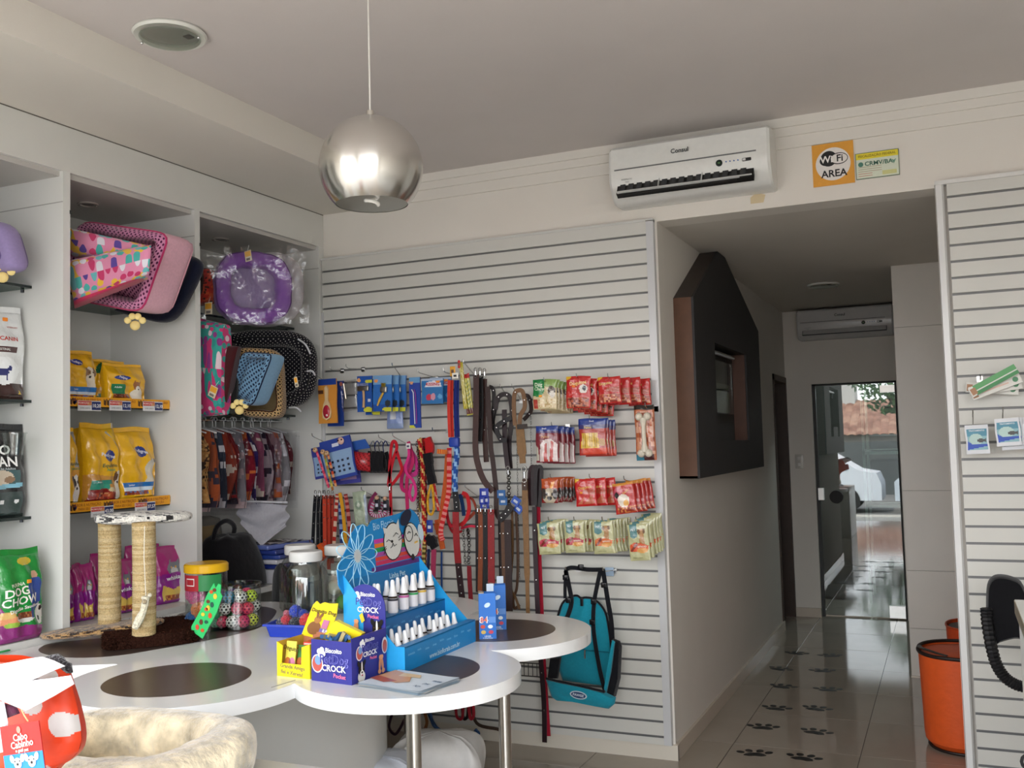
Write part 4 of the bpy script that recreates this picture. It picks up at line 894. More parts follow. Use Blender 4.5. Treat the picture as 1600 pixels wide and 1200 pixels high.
bt = bed_from_px('pet_bed', 'tan pet bed with black dots, in front of the black round one', 4.02, [(352, 536), (450, 549), (432, 650), (380, 655)], .14, .022, (tan, 'ffffff'), (PUFF, '9a8560'), (PUFF, '8f7a58'), '4a2a18', sq=5, lean=(-.05, .06, .06, -.05), split=120)
tagcard(463, 597, 3.93, bt, 'e8a020', .02, .05, 12)
bl_ = bed_from_px('pet_bed', 'light blue pet bed with dark dots and plain blue side on the lower right shelf', 3.84, [(376, 549), (424, 552), (392, 634), (346, 630)], .13, .016, (PUFF, '7fa6c4'), (blue, 'ffffff'), (blue, 'ffffff'), '18203a', sq=8, lean=(0, 0, 0, 0), fl=.8, split=40)
maroon = (PUFF, '3c1418')
Q = q4([(341, 538), (370, 540), (350, 645), (338, 640)], 3.76); t = thing('cushion', 'dark maroon cushion squeezed beside the blue dotted bed', 'cushion', onY(355, 640, 3.84), 'pet beds on the upper shelves'); slab('cover', PUFF, t, Q+[p+Vector((-.03, .08, 0)) for p in Q], .01, col='42161a')
Q = q4([(338, 536), (352, 534), (350, 640), (336, 640)], 3.76); t = thing('cushion', 'black cushion between the pink patterned bed and the maroon cushion', 'cushion', onY(345, 640, 3.8), 'pet beds on the upper shelves'); slab('cover', PUFF, t, Q+[p+Vector((0, .1, 0)) for p in Q], .015, col='17120f')
tealp = blobmat('pink_teal_print', ['c23a70', '2f8f88', 'd8c4cc', '8a3a80', 'c23a70', '3a9a90'], 30)
t = thing('pet_bed', 'pink and teal patterned pet bed standing upright beside the divider', 'pet bed', onY(330, 645, 3.72), 'pet beds on the upper shelves')
Q = q4([(300, 495), (345, 506), (343, 648), (300, 652)], 3.72); slab('padded_side', tealp, t, Q+[p+Vector((0, .09, 0)) for p in Q], .012, su=.22, sv=.42)
tagcard(333, 612, 3.70, t, 'e8a83a', .045, .055, -25)
# ================================================================== GOODS ON THE SLATWALL
def hook(px, py, Y1, label, up=.035, parent=None, price=None):
    """chrome peg hook: root in the slatwall, tip at photo point (px,py) and depth Y1"""
    tip = onY(px, py, Y1); root = Vector((tip.x, YB-.031, tip.z-up))
    g = round((2.5338-root.z)/PITCH); root.z = 2.5338-g*PITCH; up = tip.z-root.z
    t = thing('display_hook', label, 'display hook', root-Vector((0, 0, .02)), 'chrome peg hooks in the slatwall')
    mb = MB(); mb.tube([root+Vector((0, .004, 0)), root+Vector((0, -.01, 0)), Vector((tip.x, tip.y+.02, tip.z-.008)), tip, tip+Vector((0, -.004, .014))], .0026, 'c4c4c2', 6); mb.build('peg', CHROME, t)
    mb = MB(); mb.box((root.x-.012, YB-.034, root.z-.016), (root.x+.012, YB-.0305, root.z+.010), 'c9c9c7'); mb.build('bracket', METAL, t)
    return t
def wallpack(name, label, cat, Y, tl, tr, bl, *a, d=.012, tilt=None, **k):
    """hanging pack whose front top-left, top-right, bottom-left corners sit at photo points, at depth Y"""
    p0, p1, p2 = onY(*tl, Y), onY(*tr, Y), onY(*bl, Y); w = (p1-p0).length; h = (p0-p2).length
    x = (p1-p0).normalized(); z = (p0-p2); z = (z-x*z.dot(x)).normalized(); y = z.cross(x)
    c = (p0+p1)/2-z*h + y*(d/2)
    return pack(name, label, cat, frame(c, x, y, z), w, h, d, *a, **k)
G1 = 'treat packs on the upper right hooks'
RS = lambda name, cols, **kw: [('n', .06, .04, .94, .42, 14, cols)]
def treat(label, tl, tr, bl, Y, base, shapes, texts, n, step, backlabel, d=.016, grp=None, **k):
    t = wallpack('treat_pack', label, 'treat pack', Y, tl, tr, bl, base, shapes, texts, d=d, group=grp, **k)
    if n: stackof(t, n, step, [backlabel[0] % w for w in backlabel[1][:n]] if isinstance(backlabel, tuple) else backlabel, .004, grp)
    return t
ORD = ['second', 'third', 'fourth', 'fifth', 'sixth', 'seventh']
ORDN = (lambda s: (s, ORD))
# row of treats, top
treat('green and beige treat pack, foremost on the left hook of the top treat row', (832, 593), (869, 592), (832, 640), 4.41, 'cdbb93', [('p', [(0, .45), (.35, .40), (.5, .62), (.52, 1), (0, 1)], '1f7d3e'), ('p', [(.52, .75), (1, .72), (1, 1), (.5, 1)], '8aa85a'), ('e', .80, .62, .16, .16, '4a3a2a'), ('e', .82, .50, .10, .12, 'd8d0c4'), ('r', .02, .02, .22, .32, 'a8382a'), ('n', .25, .05, .95, .34, 16, ['d8c29a', 'c4a878', 'e0d0a8'])],
    [('Dog', .25, .82, .16, 'd6e8c8'), ('Chow', .30, .68, .15, 'd6e8c8')], 5, (.004, .036, -.004), ORDN('green and beige treat pack, %s in the left stack of the top treat row'), grp='green treat packs', stickers=[(.34, .44, .008, 'f0a02a')])
DOGUI = [('p', [(0, .85), (.2, .95), (.2, 1), (0, 1)], 'e0b030'), ('n', .08, .04, .94, .34, 15, ['8f3a26', 'b55a3a', '6a2418', 'c07050']), ('e', .72, .60, .17, .14, 'ddd6cc'), ('e', .76, .62, .08, .08, '3a3a42')]
treat('red treat pack with a black and white dog face, foremost in the top row', (884, 588), (922, 587), (885, 638), 4.40, 'c02a28', DOGUI, [('Doguitos', .50, .78, .15, 'e8c070', 6)], 4, (.016, .038, -.010), ORDN('red treat pack, %s in the middle stack of the top treat row'), grp='red treat packs', stickers=[(.33, .68, .008, 'f07a20')])
STR = [('p', [(0, .85), (.2, .95), (.2, 1), (0, 1)], 'e0b030'), ('p', [(.1, .08), (.5, .42), (.3, .08)], 'c06a4a'), ('p', [(.35, .08), (.8, .40), (.95, .1)], 'b55a3c'), ('p', [(.35, .46), (.95, .40), (.95, .60), (.4, .62)], 'a8442e')]
treat('red treat pack with meat strip pictures, foremost on the right hook of the top row', (933, 590), (968, 587), (932, 632), 4.42, 'bd2726', STR+[('n', .05, .05, .95, .35, 12, ['c4694a', 'a03c2a', 'd08a60', '8a2a1e'])], [('Doguitos', .36, .76, .14, 'e8c070', 4)], 3, (.036, .045, -.003), ORDN('red meat strip treat pack, %s in the right stack of the top treat row'), grp='red meat strip packs')
hook(1008, 634, 4.43, 'chrome hook holding the long bone pack at the far right')
hook(901, 588, 4.38, 'chrome hook through the red treat packs of the top row', .03)
hook(850, 594, 4.39, 'chrome hook through the green treat packs', .03)
hook(950, 588, 4.40, 'chrome hook through the red meat strip packs', .03)
hook(921, 653, 4.40, 'chrome hook holding the yellow stick packs', .03)
hook(862, 664, 4.40, 'chrome hook holding the red and white stick packs', .03)
# bone pack
def bonex(M, t, P):
    mb = MB(M)
    w, h = P(1, 0, 1).x*2, P(0, 1, 1).z
    mb.tube([(0, -.022, h*.16), (0, -.026, h*.30), (0, -.026, h*.62), (0, -.022, h*.76)], [.020, .011, .010, .019], 'd6cdbb', 10)
    for a, b in ((-.018, .13), (.018, .13), (-.020, .79), (.020, .79)): mb.sphere((a, -.022, h*b), .019, 'd6cdbb', 10, 8)
    mb.build('rawhide_bone', MATTE, t)
wallpack('bone_pack', 'long clear pack with a white rawhide bone at the right edge of the panel', 'bone pack', 4.46, (989, 634), (1020, 632), (986, 720), 'b56a4a', [('n', .08, .1, .95, .9, 9, ['b5643f', 'c98a68', '96503a', 'd0a088']), ('r', 0, .93, 1, 1, '2c2622'), ('r', 0, 0, .40, .12, '3f7f94'), ('r', .4, 0, .9, .1, '4a2424')], [], d=.03, stickers=[(.30, .74, .009, 'f0a02a')], extra=bonex)
# sticks
treat('blue and red pack of red and white sticks, foremost of its stack', (836, 666), (871, 665), (837, 723), 4.41, '7a2a34', [('r', 0, .86, 1, 1, '26408c'), ('r', 0, .80, 1, .86, '4a3a6a'), ('p', [(.18, .02), (.95, .02), (.95, .50), (.7, .64), (.35, .62), (.2, .45)], 'd8c8c4'), ('p', [(.35, .03), (.52, .03), (.50, .55), (.4, .50)], 'b5403a'), ('p', [(.60, .03), (.76, .03), (.80, .55), (.7, .60)], 'b5403a'), ('p', [(0, .05), (.15, .05), (.1, .4), (0, .5)], 'b9b4a4')],
    [('Snack', .4, .93, .06, 'e0e0ee'), ('Palitos', .45, .70, .09, 'd8a070')], 3, (.014, .040, -.004), ORDN('blue and red stick pack, %s in its stack under the green treats'), grp='blue and red stick packs')
treat('blue pack of yellow sticks, foremost of its stack below the red treats', (903, 655), (945, 653), (905, 712), 4.40, 'a8342c', [('r', 0, .84, 1, 1, '223a86'), ('r', 0, .72, 1, .84, '3a3468'), ('p', [(.08, .20), (.76, .20), (.72, .60), (.10, .62)], 'd8b040')]+[('r', .14+.085*k, .22, .165+.085*k, .60, 'a8802c') for k in range(7)]+[('p', [(.14, .02), (1, .02), (1, .20), (.16, .18)], 'd0442a'), ('e', .85, .35, .12, .10, 'c0986a')],
    [('Palitos', .36, .76, .08, 'e0c070'), ('Snack', .5, .93, .06, 'd8dcf0')], 3, (.006, .030, -.002), ORDN('blue and yellow stick pack, %s in its stack below the red treats'), grp='blue and yellow stick packs')
# second treat row
hook(860, 745, 4.40, 'chrome hook holding the orange dog face packs'); hook(921, 745, 4.40, 'chrome hook holding the lower middle red packs'); hook(975, 748, 4.42, 'chrome hook holding the lower right red packs')
treat('dark orange treat pack with a dog face, foremost in the lower treat row', (845, 748), (871, 748), (845, 786), 4.41, '7a1c1a', [('r', 0, .60, 1, 1, 'b5502a'), ('p', [(.5, .55), (.62, .85), (.85, .9), (.7, .6)], 'e8a050'), ('e', .5, .28, .42, .34, 'b9ab94'), ('e', .15, .38, .16, .22, '3a302c'), ('e', .85, .38, .16, .22, '3a302c'), ('e', .5, .20, .14, .09, '2a2420'), ('e', .36, .36, .05, .05, '1c1614'), ('e', .64, .36, .05, .05, '1c1614')], [], 5, (.005, .034, 0), ORDN('dark red treat pack, %s behind the dog face pack'), grp='dark red treat packs', d=.014)
treat('red treat pack with bone strips, foremost in the middle of the lower treat row', (897, 749), (929, 747), (896, 792), 4.41, 'be2625', STR, [('Doguitos', .50, .68, .14, 'e0b060', 6)], 2, (.036, .040, .001), ORDN('red bone strip pack, %s in the middle of the lower treat row'), grp='red bone strip packs', stickers=[(.30, .50, .007, 'f0902a')])
treat('red treat pack with a pale puppy, foremost at the right of its row', (955, 757), (988, 752), (959, 805), 4.42, 'b52a26', [('r', 0, .92, 1, 1, 'd08a3a'), ('e', .25, .65, .25, .22, 'b8485a'), ('e', .18, .62, .1, .1, '2a2020'), ('e', .45, .42, .28, .22, 'e0d4c4'), ('e', .55, .34, .13, .10, 'e8b060'), ('n', .1, .03, .95, .22, 12, ['b5502e', 'd88a4a', '8a2a1a'])], [('Snack', .60, .70, .10, 'e0a050', 30)], 4, (.012, .036, .002), ORDN('red puppy treat pack, %s in the right stack of the lower treat row'), grp='red puppy treat packs')
# khaki packs
KH = 'b9b78a'
def khaki(label, tl, tr, bl, n, st, col2, grp, which):
    treat(label, tl, tr, bl, 4.42, KH, [('r', .12, .70, .46, 1, '4f7f80'), ('e', .29, .68, .17, .06, '4f7f80'), ('e', .66, .78, .17, .09, 'a87a44'), ('e', .54, .80, .06, .07, '6a4a2a'), ('e', .80, .80, .06, .07, '6a4a2a'), ('p', [(.52, .45), (.80, .45), (.76, .78), (.60, .78)], 'a87a44'), ('p', [(.06, .24), (.9, .26), (.95, .40), (.7, .46), (.3, .50), (.08, .44)], col2), ('p', [(.08, .28), (.40, .52), (.46, .44), (.15, .24)], '7a2f22'), ('e', .65, .28, .26, .07, 'd89a50')],
        [('PET', .29, .84, .09, 'dfe9e6'), ('BIFINHO', .65, .38, .065, 'f0e0c8'), ('SABOR CARNE', .4, .08, .04, '8a8a60')], n, st, ORDN('khaki treat pack, %s in the '+which+' stack of the bottom treat row'), grp=grp, d=.012, nv=44)
khaki('khaki treat pack, foremost of the first stack, beside the maroon leash', (838, 818), (872, 816), (838, 867), 3, (.004, .030, .004), 'b5354a', 'khaki packs first stack', 'first')
khaki('khaki treat pack with orange sticker, foremost of the second stack', (880, 815), (911, 814), (879, 864), 4, (.008, .032, 0), 'b53a4a', 'khaki packs second stack', 'second')
khaki('khaki treat pack with orange print, foremost of the third stack', (924, 816), (956, 814), (924, 866), 6, (.005, .030, 0), 'd0652a', 'khaki packs third stack', 'third')
khaki('khaki treat pack with orange print, foremost of the fourth stack at the panel edge', (979, 820), (1011, 818), (979, 877), 6, (.004, .028, .006), 'd0542a', 'khaki packs fourth stack', 'fourth')
for x, l in ((857, 'first'), (897, 'second'), (941, 'third'), (994, 'fourth')): hook(x, 812, 4.40, 'chrome hook through the %s khaki stack' % l, .02)
# --- grooming tools, top left
BL = '1f4f9e'
CARDP = dict(kind='box', m=CARD)
for x, y, Y, l in ((480, 578, 4.40, 'leftmost chrome hook, holding the hairbrush cards'), (516, 576, 4.50, 'chrome hook holding the clear comb pack'), (541, 573, 4.45, 'chrome hook holding the rake brush card'), (613, 571, 4.50, 'chrome hook holding the slicker brush pack'), (653, 580, 4.42, 'chrome hook above the toothbrush pack'), (693, 579, 4.42, 'chrome hook above the small blue finger brush card'), (724, 566, 4.48, 'long chrome hook between the yellow pack and the brown belts'), (782, 604, 4.5, 'chrome hook of the black harness'), (800, 604, 4.5, 'chrome hook of the tan harness'),
                   (488, 681, 4.40, 'chrome hook holding the bootie cards'), (614, 681, 4.45, 'chrome hook holding the red harness'), (676, 672, 4.45, 'chrome hook above the blue rope leash'), (727, 761, 4.45, 'chrome hook behind the red collar loops'), (592, 683, 4.45, 'chrome hook holding the black strap muzzles'), (565, 765, 4.45, 'chrome hook holding the clear pale green pack'), (484, 847, 4.42, 'lowest left chrome hook with the orange bundle')):
    hook(x, y, Y, l)
def brushx(M, t, P):
    w, h = P(1, 0, 1).x*2, P(0, 1, 1).z
    f = lambda x, y: Vector(((x-.5)*w, -.016, y*h))
    mb = MB(M); L = [(.28, .22), (.30, .12), (.5, .07), (.70, .12), (.74, .26), (.66, .44), (.58, .52), (.60, .78), (.52, .84), (.42, .80), (.44, .52), (.34, .42)]
    pts = [(f(a, b).x, f(a, b).z) for a, b in L]; mb.prism(pts, .008, .018, 'd8bc90', M=Matrix(((1, 0, 0, 0), (0, 0, -1, 0), (0, 1, 0, 0), (0, 0, 0, 1)))); mb.build('wooden_brush', WOOD, t)
    mb = MB(M); c = f(.51, .26); mb.sphere((0, 0, 0), 1, 'a8283a', 20, 10, M=TR(c.x, -.018, c.z) @ Matrix.Diagonal((w*.19, .008, h*.15, 1))); mb.sphere((c.x+.008, -.027, c.z-.02), .006, 'f0d8dc', 10, 6); mb.build('red_pad', GLOSS, t)
t = wallpack('brush_card', 'orange card with a wooden hairbrush and red pad, leftmost on the slatwall', 'brush card', 4.42, (497, 593), (525, 591), (500, 662), 'cc8a38', [('r', 0, .86, 1, 1, '24408e'), ('r', 0, .66, .3, .76, '4a2a1c')], [], d=.008, extra=brushx, group='brush cards', **CARDP)
wallpack('brush_card', 'blue brush card behind the orange hairbrush card', 'brush card', 4.50, (512, 596), (536, 595), (516, 666), '24408e', [('e', .85, .93, .1, .04, 'd8806a')], [], d=.008, group='brush cards', **CARDP)
def combx(M, t, P):
    w, h = P(1, 0, 1).x*2, P(0, 1, 1).z
    mb = MB(M); mb.tube([(-w*.18, -.012, h*.9), (-w*.12, -.012, h*.4)], .007, 'b0a89c', 8)
    for k in range(6): mb.tube([(w*.05+.006*k, -.012, h*.95), (w*.05+.006*k, -.012, h*.72)], .0015, 'a8a8a8', 5)
    mb.build('metal_comb', METAL, t)
t = wallpack('comb_pack', 'clear pack with a pale comb beside the hairbrush card', 'comb pack', 4.47, (530, 596), (554, 592), (531, 644), 'c9c4b8', [('n', .1, .1, .9, .3, 12, ['d8d4cc', 'b8b0a4', 'cfc8bc'])], [], d=.012, m=WRAP, extra=combx)
def rakex(M, t, P):
    w, h = P(1, 0, 1).x*2, P(0, 1, 1).z
    mb = MB(M); mb.rbox((-w*.42, -.02, h*.58), (w*.35, -.008, h*.72), 'a9a49a', .003)
    for k in range(9): mb.tube([(-w*.38+k*w*.085, -.014, h*.72), (-w*.38+k*w*.085, -.014, h*.80)], .001, 'c0c0c0', 4)
    mb.build('rake_head', METAL, t)
    mb = MB(M); mb.tube([(0, -.014, h*.60), (.002, -.014, h*.35), (0, -.014, h*.12)], [.007, .006, .008], 'c09a70', 10); mb.build('handle', WOOD, t)
t = wallpack('brush_card', 'blue card with a rake comb and yellow rabbit mark', 'brush card', 4.45, (558, 588), (581, 587), (557, 644), BL, [('e', .75, .06, .34, .07, 'c9c83a'), ('e', .80, .85, .28, .05, 'c9c83a'), ('e', .12, .88, .12, .06, 'e0a060'), ('r', .70, .28, .88, .36, 'c9ccd8')], [], d=.008, extra=rakex, group='brush cards', **CARDP)
dup(t, t.location+Vector((.02, .05, -.015)), 'blue card behind the rake comb card')
def slickx(M, t, P):
    w, h = P(1, 0, 1).x*2, P(0, 1, 1).z
    mb = MB(M); mb.rbox((-w*.05, -.022, h*.52), (w*.30, -.008, h*.68), 'b9b4a8', .004); mb.box((w*.02, -.02, h*.66), (w*.20, -.008, h*.78), 'd8b84a'); mb.build('brush_head', METAL, t)
    mb = MB(M); mb.tube([(w*.1, -.014, h*.52), (-w*.1, -.014, h*.32), (-w*.22, -.014, h*.16)], [.006, .007, .005], 'c9a24a', 10); mb.build('handle', GLOSS, t)
t = wallpack('brush_card', 'blue pack with a T-shaped slicker brush, foremost of its stack', 'brush card', 4.43, (583, 587), (612, 586), (584, 643), '2a66b0', [('r', 0, .75, 1, 1, '6f9ac4'), ('r', 0, 0, 1, .2, BL), ('e', .80, .06, .3, .06, 'c9c83a'), ('e', .78, .22, .15, .10, '26303a'), ('e', .15, .85, .1, .05, 'e8904a')], [], d=.010, extra=slickx, group='slicker brush packs', **CARDP)
for k in range(2): dup(t, t.location+Vector((.022*(k+1), .035*(k+1), 0)), 'blue slicker brush pack, %s of its stack' % ORD[k])
wallpack('comb_pack', 'tall clear blister with a pale cylinder hanging below the slicker brush packs', 'comb pack', 4.55, (603, 612), (628, 611), (604, 670), '8a9cc0', [('r', 0, .15, 1, 1, '8a9cc8'), ('r', .25, .25, .62, .95, 'c9ccd0')], [], d=.02, m=FILM)
def tbx(M, t, P):
    w, h = P(1, 0, 1).x*2, P(0, 1, 1).z
    mb = MB(M); mb.tube([(-w*.22, -.010, h*.76), (-w*.08, -.010, h*.70), (w*.02, -.010, h*.08)], .003, 'cfd0e0', 6); mb.build('toothbrush', GLOSS, t)
    mb = MB(M); mb.tube([(w*.0, -.010, h*.76), (w*.12, -.010, h*.66), (w*.18, -.010, h*.08)], .003, '8a4a9a', 6); mb.build('toothbrush', GLOSS, t)
wallpack('toothbrush_pack', 'narrow blue pack with two long toothbrushes', 'toothbrush pack', 4.43, (639, 590), (656, 589), (640, 669), '223f96', [('r', 0, .88, 1, 1, '5f94c0'), ('e', .2, .90, .2, .03, 'd89a70'), ('e', .2, .02, .3, .03, 'c9c83a')], [], d=.008, extra=tbx, **CARDP)
t = wallpack('toothbrush_pack', 'small blue card with red lettering holding finger brushes', 'toothbrush pack', 4.42, (659, 592), (692, 591), (661, 631), '2a6ca6', [('r', 0, .92, 1, 1, '9fb0c8'), ('p', [(.15, .68), (.25, .86), (.6, .92), (.9, .82), (.92, .66)], 'd8d8e0'), ('e', .76, .88, .1, .05, 'e8903a'), ('e', .34, .26, .13, .13, 'b8304a'), ('e', .54, .28, .11, .14, 'c98a9a'), ('e', .86, .28, .1, .1, '5f9cc8')], [('KISSING', .53, .77, .17, 'c02a3a')], d=.008, **CARDP)
dup(t, t.location+Vector((.02, .05, .008)), 'blue finger brush card directly behind the foremost one')
# --- bootie cards, muzzle cap
def bootx(M, t, P):
    w, h = P(1, 0, 1).x*2, P(0, 1, 1).z
    mb = MB(M); mb.sphere((w*.22, -.014, h*.90), .020, 'd8b0a0', 14, 8, (1, .5, 1)); mb.sphere((w*.17, -.024, h*.92), .005, '3a2a2a', 6, 5); mb.sphere((w*.28, -.024, h*.92), .005, '3a2a2a', 6, 5); mb.build('animal_charm', GLOSS, t)
bsh = [('r', .05, .08, .95, .70, '8aa6c8')]+[('r', .14+.16*i, .16+.13*j, .20+.16*i, .21+.13*j, '20263a') for i in range(5) for j in (0, 1, 2)]+[('r', .38, .80, .60, .90, 'd0d4e4')]
t = wallpack('bootie_card', 'blue card with pale blue square-holed bootie and a pink animal head', 'bootie card', 4.40, (498, 692), (546, 679), (510, 754), '2e4496', bsh, [], d=.010, extra=bootx, group='bootie cards', **CARDP)
t2 = wallpack('bootie_card', 'blue card with pale bootie, behind and left of the pink-headed card', 'bootie card', 4.44, (486, 701), (522, 693), (484, 750), '3a3f8e', bsh, [], d=.010, group='bootie cards', **CARDP)
t3 = wallpack('bootie_card', 'purple-edged card with a lilac bootie sticking out at the lower right', 'bootie card', 4.50, (520, 705), (558, 700), (524, 758), '4a4a9c', [('r', .2, .1, .85, .6, 'a88ab8')]+[('r', .4+.16*i, .2+.14*j, .47+.16*i, .26+.14*j, '5a3a7a') for i in (0, 1) for j in (0, 1)], [], d=.010, group='bootie cards', **CARDP)
c = onY(562, 719, 4.42); t = thing('muzzle_cap', 'red quilted pet muzzle cap on a blue header card', 'muzzle', c-Vector((0, 0, .06)))
mb = MB(); mb.grid(lambda u, v: Vector((c.x-.048+.1*u*(1 if 1 else 0), 4.44-.035*(sin(pi*u)**.6)*(sin(pi*v)**.5), c.z-.052+.100*v-.012*u)), 26, 22, lambda u, v: '7a1a20' if ((int(u*13)+int(v*11)) % 3 == 0) else 'b02a30'); mb.build('quilted_cap', GLOSS, t)
q = [onY(*p, 4.44) for p in ((550, 704), (578, 700), (570, 686), (550, 690))]
mb = MB(); mb.add(q+[p+Vector((0, .006, 0)) for p in q], [(0, 1, 2, 3), (4, 5, 6, 7), (0, 1, 5, 4), (1, 2, 6, 5), (2, 3, 7, 6), (3, 0, 4, 7)], '2c55a0'); mb.build('header_card', CARD, t)
for k in range(4):
    x0 = 578+6.5*k
    t = thing('strap_muzzle', 'black strap muzzle beside the red cap, %s from the left' % ['first', 'second', 'third', 'fourth'][k], 'muzzle', onY(x0+4, 737, 4.46), 'black strap muzzles')
    mb = MB(); mb.ribbon(smoothpts([onY(x0, 705, 4.46), onY(x0-3, 722, 4.45), onY(x0+1, 736, 4.46), onY(x0+8, 737, 4.50), onY(x0+9, 720, 4.5), onY(x0+6, 706, 4.5)], 5), .022, .004, '17171a'); mb.build('strap', CLOTH, t)
    mb = MB(); mb.tube(smoothpts([onY(x0+2, 706, 4.46), onY(x0+1, 696, 4.46), onY(x0+5, 689, 4.5), onY(x0+9, 697, 4.52)], 5), .003, ['c0c4cc', '3a4aa0', 'a8acb8', '4a5aa8'][k], 6); mb.build('ring', CHROME, t)
# --- leashes, collars, harnesses
PXM = .0040
def snap(t, px, py, Y, s=1., rot=0):
    c = onY(px, py, Y); M = TR(*c) @ RY(rot); mb = MB(M)
    mb.tube([(.010*s*sin(a), 0, .022*s+.012*s*cos(a)) for a in [RAD(q) for q in range(-150, 151, 30)]], .0028*s, 'd0d0d0', 6); mb.tube([(0, 0, .012*s), (0, 0, -.012*s)], .005*s, 'c4c4c4', 8); mb.tube([(.010*s*cos(a), 0, -.020*s+.009*s*sin(a)) for a in [k*pi/5 for k in range(10)]], .0022*s, 'd0d0d0', 6, closed=True)
    return mb.build('snap_hook', CHROME, t)
def strap(name, label, cat, pts, w, col, Y=4.56, grp=None, kind='strap', Ys=None, hooks=(), studs=None, th=.004, col2=None, extra=()):
    P = [onY(x, y, (Ys[i] if Ys else Y)) for i, (x, y) in enumerate(pts)]
    P = smoothpts(P, 7) if len(P) > 2 else [P[0]+(P[1]-P[0])*k/10 for k in range(11)]
    lo = min(P, key=lambda p: p.z); t = thing(name, label, cat, (lo.x, lo.y, lo.z), grp)
    W_ = [x*PXM for x in w] if isinstance(w, (list, tuple)) else w*PXM
    if isinstance(W_, list): n = len(P); W_ = [W_[min(len(W_)-1, int(i/n*len(W_)))] for i in range(n)]
    if kind == 'leather': col = ''.join('%02x' % int(int(col[i:i+2], 16)*.74) for i in (0, 2, 4))
    mb = MB(); c2 = col2 or col; pn = 'strap'; m = CLOTH if kind != 'leather' else LEATHER
    if kind in ('strap', 'leather'):
        mb.ribbon(P, W_, th, col, ucol=(lambda i: (col, c2)[i % 2]) if col2 else None)
    elif kind == 'rope':
        r = (W_ if not isinstance(W_, list) else W_[0])/2
        L = []                                                        # resample for a twisted pattern
        for i in range(len(P)-1):
            k = max(1, int((P[i+1]-P[i]).length/.006))
            for q in range(k): L.append(P[i]+(P[i+1]-P[i])*q/k)
        L.append(P[-1]); mb.tube(L, [r*(1+.10*sin(i*1.3)) for i in range(len(L))], lambda i, k: c2 if ((i+k*2) % 8) < 3 else col, 8); pn = 'rope'
    elif kind == 'chain':
        L = []; d = 0; seg = .013
        for i in range(len(P)-1):
            l = (P[i+1]-P[i]).length; n = max(1, round(l/seg))
            for q in range(n): L.append((P[i]+(P[i+1]-P[i])*(q+.5)/n, (P[i+1]-P[i]).normalized()))
        r = W_/2
        for i, (p, tt) in enumerate(L):
            a = tt.orthogonal().normalized() if 0 else (tt.cross(Vector((0, 1, 0))).normalized() if i % 2 else Vector((0, -1, 0))); 
            mb.tube([p+tt*(seg*.62*cos(q))+a*(r*sin(q)) for q in [k*pi/4 for k in range(8)]], r*.28, col, 4, closed=True)
        m = CHROME if col > '80' else METAL; pn = 'chain'
    if col2 and kind == 'strap' and False: pass
    mb.build(pn, m, t)
    for h in hooks: snap(t, *h)
    if studs:
        mb_n = studs
        for i in range(mb_n):
            p = P[int((i+1)/(mb_n+1)*(len(P)-1))]; s_ = MB(); s_.sphere((p.x, p.y-th*.6-.001, p.z), .0042, 'dcdcdc', 8, 5, (1, .5, 1)); s_.build('stud', CHROME, t)
    return t
LE = 'leather'
# collars bunch, left
CB = [(491, 488, 866, '15151a'), (497, 497, 868, '1c1c20'), (503, 503, 862, '121216')]
for k, (a, b, y1, c) in enumerate(CB): strap('pet_collar', 'black collar at the left end of the slatwall, %s from the left' % ['first', 'second', 'third'][k], 'collar', [(a+2, 774), (a, 800), (b, y1)], 5, c, 4.48+.02*k, 'black collars', hooks=[(a+2, 773, 4.47+.02*k, .7)], studs=5)
CO = [(507, 508, 872, 'c0432c'), (513, 514, 890, 'b83c28'), (519, 519, 880, 'a83a2a')]
for k, (a, b, y1, c) in enumerate(CO): strap('pet_collar', 'orange-red collar beside the black collars, %s from the left' % ['first', 'second', 'third'][k], 'collar', [(a, 774), (a, 800), (b, y1)], 5.5, c, 4.48+.02*k, 'orange-red collars', hooks=[(a, 773, 4.47+.02*k, .7)], studs=4)
strap('pet_collar', 'red collar with small print beside the orange-red ones', 'collar', [(527, 772), (525, 800), (522, 850)], 5, 'b02a24', 4.50, col2='d8b8a0')
strap('pet_collar', 'yellow collar hanging between two printed ones', 'collar', [(531, 770), (536, 800), (541, 857)], 5, 'd89a24', 4.47)
strap('pet_collar', 'blue patterned collar behind the yellow one', 'collar', [(530, 775), (532, 805), (534, 853)], 5, '2a3a70', 4.51, col2='8a9ac0')
strap('pet_collar', 'dark red printed collar right of the yellow one', 'collar', [(540, 772), (544, 800), (548, 850)], 5.5, '8a1f24', 4.49, col2='c07a70')
t = strap('bandana', 'orange and dark bundle on the lowest left hook', 'bandana', [(500, 850), (505, 862), (500, 874)], [7, 12, 8], 'd85a1c', 4.47, th=.03); strap('bandana', 'dark bundle beside the orange one on the lowest left hook', 'bandana', [(512, 852), (516, 862), (518, 872)], [9, 11, 8], '22262a', 4.49, th=.03)
